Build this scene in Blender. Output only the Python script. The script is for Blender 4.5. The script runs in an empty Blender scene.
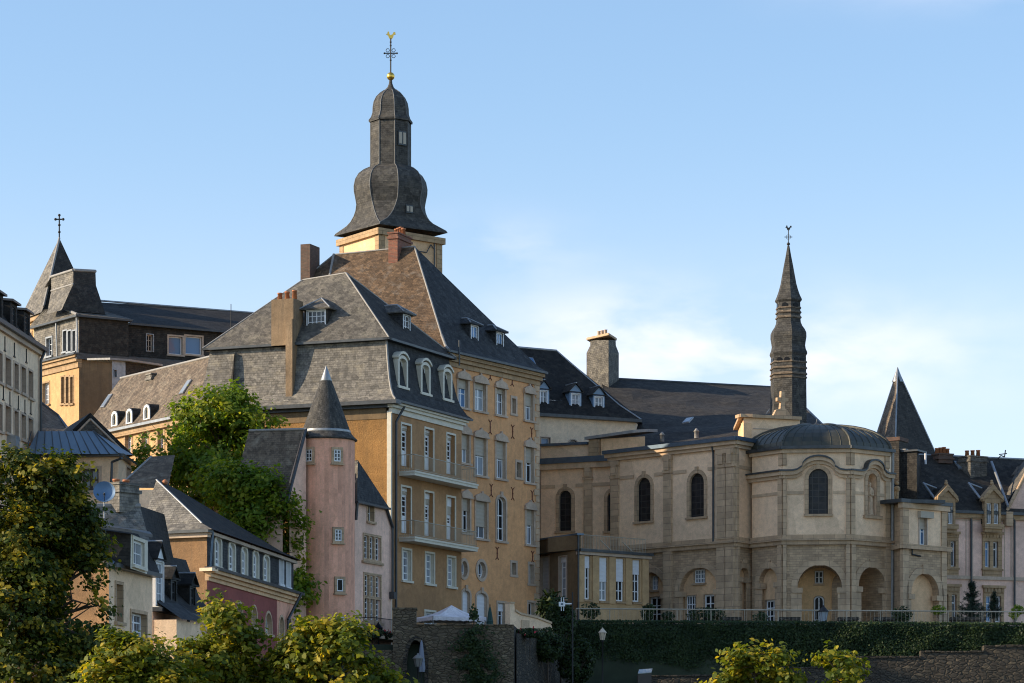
import bpy, math, random
import numpy as np
from mathutils import Vector, noise

random.seed(7)
rng = np.random.default_rng(7)
SC = bpy.context.scene
COL = SC.collection

# ------------------------------------------------------------------ camera
FPX, HZ = 3000.0, 790.0          # focal length in pixels of a 1024 px frame, row of the horizon
cam_d = bpy.data.cameras.new("Camera")
cam = bpy.data.objects.new("Camera", cam_d)
COL.objects.link(cam)
cam.location = (0, 0, 0)
cam.rotation_euler = (math.radians(90), 0, 0)
cam_d.sensor_width = 36.0
cam_d.lens = FPX / 1024 * 36.0
cam_d.shift_y = (HZ - 341.5) / 1024
cam_d.clip_start = 0.5
cam_d.clip_end = 9000
SC.camera = cam

# ------------------------------------------------------------------ light
SUN_AZ, SUN_EL = math.radians(-97), math.radians(22.5)   # azimuth from +Y towards +X
world = bpy.data.worlds.new("World")
SC.world = world
world.use_nodes = True
wn, wl = world.node_tree.nodes, world.node_tree.links
wn.clear()
w_out = wn.new("ShaderNodeOutputWorld")
w_bg = wn.new("ShaderNodeBackground")
w_sky = wn.new("ShaderNodeTexSky")
w_sky.sky_type = 'NISHITA'
w_sky.sun_disc = False
w_sky.sun_elevation = SUN_EL
w_sky.sun_rotation = SUN_AZ
w_sky.altitude = 300
w_sky.air_density = 1.0
w_sky.dust_density = 0.6
w_sky.ozone_density = 2.0
w_bg.inputs['Strength'].default_value = 0.11
tc = wn.new("ShaderNodeTexCoord")
sep = wn.new("ShaderNodeSeparateXYZ")
wl.new(tc.outputs['Generated'], sep.inputs[0])
# the sky's own gradient, a little flatter towards the horizon, as on a clear evening
zz_ = wn.new("ShaderNodeMath"); zz_.operation = 'MULTIPLY_ADD'; wl.new(sep.outputs['Z'], zz_.inputs[0]); zz_.inputs[1].default_value = 0.72; zz_.inputs[2].default_value = 0.055
skv = wn.new("ShaderNodeCombineXYZ"); wl.new(sep.outputs['X'], skv.inputs[0]); wl.new(sep.outputs['Y'], skv.inputs[1]); wl.new(zz_.outputs[0], skv.inputs[2])
nrm_ = wn.new("ShaderNodeVectorMath"); nrm_.operation = 'NORMALIZE'; wl.new(skv.outputs[0], nrm_.inputs[0])
wl.new(nrm_.outputs[0], w_sky.inputs[0])
def wmath(op, a, b=None, c=None):
    n = wn.new("ShaderNodeMath"); n.operation = op
    for i, v in enumerate((a, b, c)):
        if v is None: continue
        if isinstance(v, (int, float)): n.inputs[i].default_value = v
        else: wl.new(v, n.inputs[i])
    return n.outputs[0]
# thin evening clouds low over the roofs (in sky directions, part of the sky itself)
ax = wmath('ARCTAN2', sep.outputs['X'], sep.outputs['Y'])
cmb = wn.new("ShaderNodeCombineXYZ")
wl.new(wmath('MULTIPLY', ax, 9.0), cmb.inputs[0]); wl.new(wmath('MULTIPLY', sep.outputs['Z'], 22.0), cmb.inputs[1])
nz = wn.new("ShaderNodeTexNoise"); nz.inputs['Scale'].default_value = 2.2
nz.inputs['Detail'].default_value = 8; nz.inputs['Roughness'].default_value = 0.52
nz.inputs['Distortion'].default_value = 0.15
wl.new(cmb.outputs[0], nz.inputs['Vector'])
def gauss(v, c, w):
    t = wmath('DIVIDE', wmath('SUBTRACT', v, c), w)
    return wmath('POWER', 2.718, wmath('MULTIPLY', wmath('MULTIPLY', t, t), -1.0))
g1 = wmath('MULTIPLY', gauss(ax, 0.085, 0.065), gauss(sep.outputs['Z'], 0.143, 0.016))
g2 = wmath('MULTIPLY', gauss(ax, -0.005, 0.025), gauss(sep.outputs['Z'], 0.178, 0.009))
g2 = wmath('MULTIPLY', g2, 0.45)
g3 = wmath('MULTIPLY', gauss(ax, 0.15, 0.05), gauss(sep.outputs['Z'], 0.262, 0.010))
g3 = wmath('MULTIPLY', g3, 0.6)
g4 = wmath('MULTIPLY', gauss(ax, 0.03, 0.035), gauss(sep.outputs['Z'], 0.15, 0.015))
g4 = wmath('MULTIPLY', g4, 0.6)
gm = wmath('ADD', wmath('ADD', g1, g4), wmath('ADD', g2, g3))
cl = wmath('MULTIPLY', gm, wmath('SMOOTH_MIN', wmath('MAXIMUM', wmath('MULTIPLY', wmath('SUBTRACT', nz.outputs[0], 0.36), 3.6), 0.0), 1.0, 0.3))
veil = wmath('MULTIPLY', gauss(sep.outputs['Z'], 0.115, 0.06), 0.21)
cl = wmath('MINIMUM', wmath('ADD', wmath('MULTIPLY', cl, 0.50), veil), 0.6)
SKY_TINT = (0.945, 0.96, 0.985, 1)
tint = wn.new("ShaderNodeMix"); tint.data_type = 'RGBA'; tint.blend_type = 'MULTIPLY'
tint.inputs[0].default_value = 1.0
wl.new(w_sky.outputs[0], tint.inputs[6]); tint.inputs[7].default_value = SKY_TINT
cmix = wn.new("ShaderNodeMix"); cmix.data_type = 'RGBA'
wl.new(cl, cmix.inputs[0]); wl.new(tint.outputs[2], cmix.inputs[6])
cmix.inputs[7].default_value = (6.6, 6.0, 6.2, 1)
wl.new(cmix.outputs[2], w_bg.inputs['Color'])
wl.new(w_bg.outputs[0], w_out.inputs[0])

sun_d = bpy.data.lights.new("Sun", 'SUN')
sun = bpy.data.objects.new("Sun", sun_d)
COL.objects.link(sun)
sun_d.energy = 3.4
sun_d.angle = math.radians(0.5)
sun_d.color = (1.0, 0.83, 0.60)
to_sun = Vector((math.sin(SUN_AZ)*math.cos(SUN_EL), math.cos(SUN_AZ)*math.cos(SUN_EL), math.sin(SUN_EL)))
sun.rotation_euler = to_sun.to_track_quat('Z', 'Y').to_euler()
sun.location = to_sun * 300

SC.view_settings.view_transform = 'Standard'
SC.view_settings.look = 'None'
SC.view_settings.exposure = 1.03
SC.view_settings.gamma = 1.0
SC.view_settings.use_curve_mapping = False
SC.cycles.filter_width = 1.1

# ------------------------------------------------------------------ materials
MATS = {}
class NT:
    """small node-tree writer"""
    def __init__(s, name):
        s.m = bpy.data.materials.new(name); s.m.use_nodes = True
        s.n, s.l = s.m.node_tree.nodes, s.m.node_tree.links
        s.b = s.n['Principled BSDF']
        MATS[name] = s.m
        s.uv = s.n.new("ShaderNodeUVMap").outputs[0]
    def set(s, **k):
        for a, v in k.items(): s.b.inputs[a.replace('_', ' ')].default_value = v
    def mapping(s, scale, vec=None):
        n = s.n.new("ShaderNodeMapping"); n.inputs['Scale'].default_value = scale
        s.l.new(vec or s.uv, n.inputs[0]); return n.outputs[0]
    def noise(s, scale, detail=4, rough=.55, vec=None, dist=0):
        n = s.n.new("ShaderNodeTexNoise"); n.inputs['Scale'].default_value = scale
        n.inputs['Detail'].default_value = detail; n.inputs['Roughness'].default_value = rough
        n.inputs['Distortion'].default_value = dist
        s.l.new(vec or s.uv, n.inputs['Vector']); return n.outputs[0]
    def ramp(s, fac, stops):
        n = s.n.new("ShaderNodeValToRGB"); s.l.new(fac, n.inputs[0])
        e = n.color_ramp.elements
        while len(e) < len(stops): e.new(0.5)
        for el, (p, c) in zip(e, stops):
            el.position = p; el.color = (*c, 1) if len(c) == 3 else c
        return n.outputs[0]
    def mix(s, fac, a, b, mode='MIX'):
        n = s.n.new("ShaderNodeMix"); n.data_type = 'RGBA'; n.blend_type = mode
        for i, v in ((0, fac), (6, a), (7, b)):
            if isinstance(v, (int, float)): n.inputs[i].default_value = v
            elif isinstance(v, tuple): n.inputs[i].default_value = (*v, 1) if len(v) == 3 else v
            else: s.l.new(v, n.inputs[i])
        return n.outputs[2]
    def brick(s, c1, c2, cm, w, h, mortar=.012, vec=None, offset=.5):
        n = s.n.new("ShaderNodeTexBrick")
        n.inputs['Scale'].default_value = 1.0
        n.inputs['Brick Width'].default_value = w; n.inputs['Row Height'].default_value = h
        n.inputs['Mortar Size'].default_value = mortar; n.inputs['Mortar Smooth'].default_value = .2
        n.inputs['Color1'].default_value = (*c1, 1); n.inputs['Color2'].default_value = (*c2, 1)
        n.inputs['Mortar'].default_value = (*cm, 1); n.offset = offset
        s.l.new(vec or s.uv, n.inputs['Vector'])
        return n
    def bump(s, h, dist=.02, strength=.6):
        n = s.n.new("ShaderNodeBump"); n.inputs['Distance'].default_value = dist
        n.inputs['Strength'].default_value = strength
        s.l.new(h, n.inputs['Height']); s.l.new(n.outputs[0], s.b.inputs['Normal'])
    def color(s, c):
        s.l.new(c, s.b.inputs['Base Color'])
    def wobble(s, amt, scale=3.0):
        """uv pushed about a little, so courses do not run ruler-straight"""
        n = s.n.new("ShaderNodeTexNoise"); n.inputs['Scale'].default_value = scale
        s.l.new(s.uv, n.inputs['Vector'])
        v = s.n.new("ShaderNodeVectorMath"); v.operation = 'MULTIPLY_ADD'
        s.l.new(n.outputs['Color'], v.inputs[0]); v.inputs[1].default_value = (amt, amt, 0)
        s.l.new(s.uv, v.inputs[2]); return v.outputs[0]

def slate(name, c1, c2, cm, lichen=None, lich_amt=.5, w=.24, h=.14, patch=.35, rough=.65):
    t = NT(name)
    c1, c2, cm = (tuple(a*b for a, b in zip(c, (.97, .95, .92))) for c in (c1, c2, cm))
    cm = tuple((a*.8+b*.2) for a, b in zip(cm, c2))
    br = t.brick(c1, c2, cm, w, h, .014, vec=t.wobble(.05, 1.6))
    big = t.noise(.22, 5, .6)
    c = t.mix(t.ramp(big, [(.35, (0, 0, 0)), (.68, (1, 1, 1))]), br.outputs['Color'], tuple(x*(1-patch) for x in c1), 'MIX')
    fine = t.noise(5.0, 3, .7)
    c = t.mix(.55, c, t.ramp(fine, [(.3, (.62, .62, .62)), (.72, (1.42, 1.4, 1.36))]), 'MULTIPLY')
    # every slate its own tone: white noise per tile
    v = t.n.new("ShaderNodeTexVoronoi"); v.inputs['Scale'].default_value = 1.0; v.inputs['Randomness'].default_value = .55
    t.l.new(t.mapping((1/w*.9, 1/h*.55, 1), vec=t.wobble(.06, 1.6)), v.inputs['Vector'])
    sc_ = t.n.new("ShaderNodeSeparateColor"); t.l.new(v.outputs['Color'], sc_.inputs[0])
    c = t.mix(.85, c, t.ramp(sc_.outputs[0], [(0, (.60, .60, .60)), (.5, (.96, .96, .96)), (1, (1.45, 1.43, 1.38))]), 'MULTIPLY')
    med = t.noise(1.9, 6, .8)
    c = t.mix(.7, c, t.ramp(med, [(.32, (.58, .57, .55)), (.68, (1.4, 1.38, 1.34))]), 'MULTIPLY')
    if lichen:
        l1 = t.noise(1.1, 6, .72)
        c = t.mix(t.ramp(l1, [(.52, (0, 0, 0)), (.66, (lich_amt,)*3)]), c, lichen)
    streak = t.noise(1.0, 4, .6, vec=t.mapping((1.6, .12, 1)))
    c = t.mix(t.ramp(streak, [(.5, (0, 0, 0)), (.75, (.45,)*3)]), c, tuple(x*.55 for x in c1))
    t.color(c)
    t.set(Roughness=max(rough, .75)); t.b.inputs['Specular IOR Level'].default_value = .22
    t.bump(br.outputs['Fac'], .03, .9)
    for n in t.n:
        if n.type == 'BUMP': n.invert = True
    return t.m

def stucco(name, col, dirt=None, amt=.35, bump=.3, mott=.16, rough=.9):
    t = NT(name)
    col = tuple(min(.88, a*b) for a, b in zip(col, (1.05, .985, .97)))
    big = t.noise(.28, 5, .62)
    lo = tuple(max(0, x*(1-mott*1.3)) for x in col); hi = tuple(min(1, x*(1+mott)) for x in col)
    c = t.ramp(big, [(.3, lo), (.7, hi)])
    med = t.noise(2.6, 5, .7)
    c = t.mix(.7, c, t.ramp(med, [(.28, (.74, .71, .66)), (.7, (1.18, 1.17, 1.14))]), 'MULTIPLY')
    grain = t.noise(14, 3, .8)
    c = t.mix(.30+bump*.3, c, t.ramp(grain, [(.3, (.66, .64, .6)), (.7, (1.3, 1.28, 1.25))]), 'MULTIPLY')
    d = dirt or tuple(x*.5 for x in col)
    # patched repairs: large cells of slightly different age
    vo = t.n.new("ShaderNodeTexVoronoi"); vo.inputs['Scale'].default_value = .42; t.l.new(t.wobble(.7, 1.1), vo.inputs['Vector'])
    sv = t.n.new("ShaderNodeSeparateColor"); t.l.new(vo.outputs['Color'], sv.inputs[0])
    c = t.mix(.55, c, t.ramp(sv.outputs[0], [(0, (.80, .79, .77)), (.5, (1, 1, 1)), (1, (1.14, 1.13, 1.10))]), 'MULTIPLY')
    st = t.noise(1.0, 5, .65, vec=t.mapping((1.3, .10, 1)))
    c = t.mix(t.ramp(st, [(.50, (0, 0, 0)), (.74, (amt,)*3)]), c, d)
    s2 = t.noise(1.0, 4, .7, vec=t.mapping((5.5, .30, 1)))
    c = t.mix(t.ramp(s2, [(.54, (0, 0, 0)), (.72, (amt*.75,)*3)]), c, d)
    t.color(c); t.set(Roughness=rough)
    t.bump(t.noise(9.0, 4, .7), .03, bump)
    return t.m

def ashlar(name, c1, c2, cm, w=.7, h=.33, mortar=.012, stain=(.13, .105, .075), amt=.5):
    t = NT(name)
    c1, c2, cm = (tuple(a*b for a, b in zip(c, (1.05, .98, .98))) for c in (c1, c2, cm))
    br = t.brick(c1, c2, cm, w, h, mortar, vec=t.wobble(.02, 1.2))
    n = t.noise(1.4, 6, .7)
    c = t.mix(.6, br.outputs['Color'], t.ramp(n, [(.3, (.6, .58, .55)), (.7, (1.3, 1.28, 1.22))]), 'MULTIPLY')
    st = t.noise(.8, 5, .65, vec=t.mapping((1.2, .3, 1)))
    c = t.mix(t.ramp(st, [(.52, (0, 0, 0)), (.74, (amt,)*3)]), c, stain)
    t.color(c); t.set(Roughness=.9)
    t.bump(br.outputs['Fac'], .02, .6)
    for n in t.n:
        if n.type == 'BUMP': n.invert = True
    return t.m

def rubble(name, c1, c2, c3, scale=2.6):
    t = NT(name)
    vec = t.mapping((scale*.75, scale*1.7, 1), vec=t.wobble(.16, 2.2))
    v = t.n.new("ShaderNodeTexVoronoi"); v.inputs['Scale'].default_value = 1.0
    t.l.new(vec, v.inputs['Vector'])
    e = t.n.new("ShaderNodeTexVoronoi"); e.feature = 'DISTANCE_TO_EDGE'; e.inputs['Scale'].default_value = 1.0
    t.l.new(vec, e.inputs['Vector'])
    sepc = t.n.new("ShaderNodeSeparateColor"); t.l.new(v.outputs['Color'], sepc.inputs[0])
    c = t.ramp(sepc.outputs[0], [(.0, c1), (.5, c2), (1.0, c3)])
    c = t.mix(t.ramp(e.outputs['Distance'], [(.02, (1, 1, 1)), (.10, (0, 0, 0))]), c, tuple(x*.35 for x in c1))
    n = t.noise(.7, 6, .7)
    c = t.mix(t.ramp(n, [(.42, (0, 0, 0)), (.7, (.75,)*3)]), c, tuple(x*.45 for x in c1))
    c = t.mix(.5, c, t.ramp(t.noise(11, 3, .7), [(.3, (.6,)*3), (.7, (1.35,)*3)]), 'MULTIPLY')
    t.color(c); t.set(Roughness=.95)
    t.bump(t.ramp(e.outputs['Distance'], [(.0, (0,)*3), (.16, (1,)*3)]), .05, .8)
    return t.m

def plain(name, col, rough=.5, metal=0.0, mott=.12, nscale=3.0, spec=None):
    t = NT(name)
    n = t.noise(nscale, 5, .65)
    c = t.ramp(n, [(.3, tuple(x*(1-mott*1.4) for x in col)), (.7, tuple(min(1, x*(1+mott)) for x in col))])
    t.color(c); t.set(Roughness=rough, Metallic=metal)
    if spec is not None: t.b.inputs['Specular IOR Level'].default_value = spec
    return t.m

def glass(name, col, rough=.06, curtain=None, spec=.5):
    t = NT(name)
    obj = t.n.new("ShaderNodeObjectInfo")
    base = t.mix(obj.outputs['Random'], tuple(x*.5 for x in col), tuple(x*1.5 for x in col))
    if curtain:
        w = t.noise(1.0, 2, .5, vec=t.mapping((7, .25, 1)))
        base = t.mix(t.ramp(w, [(.40, (0, 0, 0)), (.55, (1, 1, 1))]), base, curtain)
    t.color(base); t.set(Roughness=rough)
    t.b.inputs['Specular IOR Level'].default_value = spec
    t.bump(t.noise(1.3, 2, .5), .02, .25)
    return t.m

# slates: sunlit and shaded roof sides get light and dark colours, plus lichen
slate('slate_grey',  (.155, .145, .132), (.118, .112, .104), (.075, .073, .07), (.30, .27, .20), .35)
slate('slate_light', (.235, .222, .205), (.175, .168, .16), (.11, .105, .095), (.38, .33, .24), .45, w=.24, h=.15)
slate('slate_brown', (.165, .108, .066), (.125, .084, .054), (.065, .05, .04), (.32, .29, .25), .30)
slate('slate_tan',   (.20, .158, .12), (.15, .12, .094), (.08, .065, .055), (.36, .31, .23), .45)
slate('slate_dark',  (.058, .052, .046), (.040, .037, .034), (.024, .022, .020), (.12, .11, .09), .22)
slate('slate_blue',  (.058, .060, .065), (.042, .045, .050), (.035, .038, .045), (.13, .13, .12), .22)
slate('slate_black', (.034, .031, .029), (.024, .023, .022), (.02, .02, .022), (.10, .085, .06), .22)
slate('slate_cone', (.092, .090, .088), (.064, .064, .064), (.04, .04, .04), (.2, .17, .12), .25, w=.22, h=.14)
slate('slate_spire', (.098, .095, .092), (.070, .069, .068), (.05, .05, .05), (.2, .17, .12), .25, w=.24, h=.15)
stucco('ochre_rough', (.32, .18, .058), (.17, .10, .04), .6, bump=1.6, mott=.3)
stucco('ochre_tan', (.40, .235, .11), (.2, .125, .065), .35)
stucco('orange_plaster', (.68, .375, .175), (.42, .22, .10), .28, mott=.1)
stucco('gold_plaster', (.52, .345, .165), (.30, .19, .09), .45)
stucco('shaded_gold_plaster', (.20, .145, .08), (.08, .06, .04), .7)  # gold plaster darkened in colour for walls that stand in shade
stucco('cream_plaster', (.83, .63, .43), (.55, .42, .28), .16, mott=.06)
stucco('annex_plaster', (.50, .35, .185), (.3, .2, .11), .3)
stucco('porch_plaster', (.84, .57, .30), (.55, .37, .2), .25)
stucco('cream_warm', (.74, .51, .30), (.46, .31, .17), .3)
stucco('white_plaster', (.84, .68, .49), (.42, .36, .29), .25, mott=.08)
stucco('pink_plaster', (.82, .44, .30), (.34, .19, .15), .35)
stucco('pale_pink_plaster', (.80, .56, .44), (.38, .27, .23), .3)
stucco('lilac_plaster', (.76, .55, .45), (.33, .25, .23), .25)
stucco('red_plaster', (.30, .085, .07), (.18, .05, .045), .3)
stucco('brown_plaster', (.25, .15, .07), (.14, .09, .05), .55, bump=.9, mott=.25)
stucco('tent_white', (.72, .72, .76), (.5, .5, .52), .2, mott=.05)
ashlar('stone_buff', (.52, .385, .24), (.42, .31, .195), (.27, .20, .13), amt=.35)
ashlar('stone_courses', (.53, .395, .245), (.38, .28, .175), (.30, .225, .145), w=.42, h=.16, mortar=.012, amt=.3)
ashlar('stone_pilaster', (.56, .42, .265), (.42, .315, .2), (.26, .195, .13), w=1.4, h=.42, mortar=.014, amt=.25)
ashlar('stone_ochre', (.42, .30, .17), (.35, .25, .14), (.2, .14, .07), amt=.3)
stucco('stone_trim', (.56, .425, .285), (.28, .235, .17), .35, mott=.16)
stucco('stone_grey_trim', (.50, .41, .32), (.27, .23, .19), .3, mott=.12)
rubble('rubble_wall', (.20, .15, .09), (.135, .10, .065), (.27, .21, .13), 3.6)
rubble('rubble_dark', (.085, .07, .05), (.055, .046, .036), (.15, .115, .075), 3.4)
ashlar('red_brick', (.30, .115, .065), (.20, .075, .05), (.16, .12, .09), w=.24, h=.085, mortar=.012)
ashlar('dark_brick', (.15, .085, .06), (.10, .06, .045), (.09, .075, .06), w=.24, h=.085, mortar=.012)
stucco('chimney_stone', (.25, .185, .115), (.10, .075, .05), .8, bump=1.0, mott=.35)
plain('lead', (.30, .31, .32), .45, .5, .2)
plain('pale_lead', (.27, .255, .235), .6, .1, .2)
plain('zinc_dark', (.06, .065, .07), .45, .4, .25)
plain('zinc_blue', (.09, .13, .18), .38, .55, .15)
plain('iron', (.025, .024, .024), .6, .3)
plain('rust_iron', (.13, .035, .02), .8, 0)
plain('gilding', (.85, .52, .10), .28, .9, .1)
plain('white_paint', (.78, .78, .78), .45, 0, .05)
plain('blue_paint', (.20, .30, .42), .5, 0, .08)
plain('cream_paint', (.66, .60, .48), .55, 0, .08)
plain('shutter_cream', (.42, .36, .28), .6, 0, .06)
plain('shutter_white', (.70, .69, .70), .6, 0, .05)
plain('dark_wood', (.05, .035, .025), .6, 0)
plain('terracotta', (.42, .16, .07), .8, 0, .2)
plain('rail_pale', (.42, .36, .27), .55, .1, .1)
plain('dish_blue', (.10, .18, .30), .5, .2, .06)
plain('parasol_green', (.02, .06, .05), .8, 0, .1)
plain('lantern_dim', (.22, .21, .19), .4, 0, .1)
plain('lead_dull', (.13, .13, .13), .6, .2, .2)
plain('parasol_white_shaded', (.26, .28, .34), .8, 0, .06)  # white cloth, its colour dimmed and blued for the shade
plain('lantern_glass', (.62, .50, .36), .3, 0, .1)
plain('flower_red', (.45, .02, .03), .7, 0, .3)
plain('bark', (.09, .065, .045), .9, 0, .35, 6)
plain('gravel', (.28, .25, .21), .95, 0, .2, 2)
plain('grass_ground', (.03, .038, .018), .95, 0, .35, .4)
plain('pot_clay', (.35, .16, .09), .85, 0, .15)
glass('glass_dark', (.016, .018, .022))
glass('glass_black', (.008, .008, .009), .3, spec=.12)
def leaded(name):
    t = NT(name)
    br = t.brick((.010, .010, .012), (.022, .022, .026), (.055, .052, .048), .42, .42, .022, offset=0)
    c = t.mix(t.ramp(t.noise(2.2, 4, .7), [(.45, (0,)*3), (.7, (.6,)*3)]), br.outputs['Color'], (.05, .042, .035))
    t.color(c); t.set(Roughness=.35); t.b.inputs['Specular IOR Level'].default_value = .25
    t.bump(t.noise(2.5, 3, .6), .04, .6)
leaded('glass_leaded')
glass('glass_curtain', (.02, .023, .028), .08, (.34, .36, .40))
glass('glass_blue', (.10, .20, .36), .05)  # blue of the reflected sky is put into the pane colour
glass('glass_pale', (.24, .27, .30), .08)

# standing-seam metal: green-black dome over the apse, blue metal lean-to
def seam(name, col, stain, pitch=.55):
    t = NT(name)
    v = t.n.new("ShaderNodeSeparateXYZ"); t.l.new(t.uv, v.inputs[0])
    n = t.noise(.9, 5, .65, vec=t.mapping((2.5, .5, 1)))
    c = t.ramp(n, [(.3, col), (.7, stain)])
    t.color(c); t.set(Roughness=.5, Metallic=.25)
    t.bump(t.noise(4, 3, .6), .01, .3)
seam('dome_copper', (.034, .040, .033), (.075, .066, .046))
seam('metal_blue', (.13, .19, .25), (.17, .24, .30))

def leaf_mat(name, c1, c2, c3, trans=.4):
    m = bpy.data.materials.new(name); m.use_nodes = True; MATS[name] = m
    n, l = m.node_tree.nodes, m.node_tree.links
    n.clear()
    out = n.new("ShaderNodeOutputMaterial")
    at = n.new("ShaderNodeAttribute"); at.attribute_name = "leafvar"
    rp = n.new("ShaderNodeValToRGB"); l.new(at.outputs['Fac'], rp.inputs[0])
    e = rp.color_ramp.elements; e.new(.5)
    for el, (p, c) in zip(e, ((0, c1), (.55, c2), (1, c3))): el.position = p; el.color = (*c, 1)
    pb = n.new("ShaderNodeBsdfPrincipled"); l.new(rp.outputs[0], pb.inputs['Base Color'])
    pb.inputs['Roughness'].default_value = .55
    pb.inputs['Specular IOR Level'].default_value = .3
    tr = n.new("ShaderNodeBsdfTranslucent")
    mul = n.new("ShaderNodeMix"); mul.data_type = 'RGBA'; mul.blend_type = 'MULTIPLY'; mul.inputs[0].default_value = 1
    l.new(rp.outputs[0], mul.inputs[6]); mul.inputs[7].default_value = (1.9, 1.7, .6, 1)
    l.new(mul.outputs[2], tr.inputs['Color'])
    mx = n.new("ShaderNodeMixShader"); mx.inputs[0].default_value = trans
    l.new(pb.outputs[0], mx.inputs[1]); l.new(tr.outputs[0], mx.inputs[2])
    l.new(mx.outputs[0], out.inputs[0])
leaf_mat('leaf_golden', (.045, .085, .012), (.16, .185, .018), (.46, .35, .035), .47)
leaf_mat('leaf_deep', (.022, .042, .008), (.058, .085, .012), (.40, .31, .03), .42)
leaf_mat('leaf_green', (.06, .12, .014), (.145, .22, .022), (.30, .31, .035), .52)
leaf_mat('leaf_hedge', (.013, .028, .009), (.026, .048, .013), (.055, .078, .02), .2)
leaf_mat('leaf_conifer', (.012, .024, .016), (.022, .038, .022), (.04, .055, .03), .15)

# ------------------------------------------------------------------ geometry helpers
def W(px, d):
    """plan point that stands d metres away in the column px of the view"""
    return Vector(((px - 512) / FPX * d, d))
def ZP(py, d): return (HZ - py) / FPX * d
def P3(px, py, d):
    w = W(px, d); return Vector((w.x, w.y, ZP(py, d)))

ORG = {}
def origin_of(o):
    while o.parent: o = o.parent
    return ORG.get(o.name, Vector((0, 0, 0)))

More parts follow.
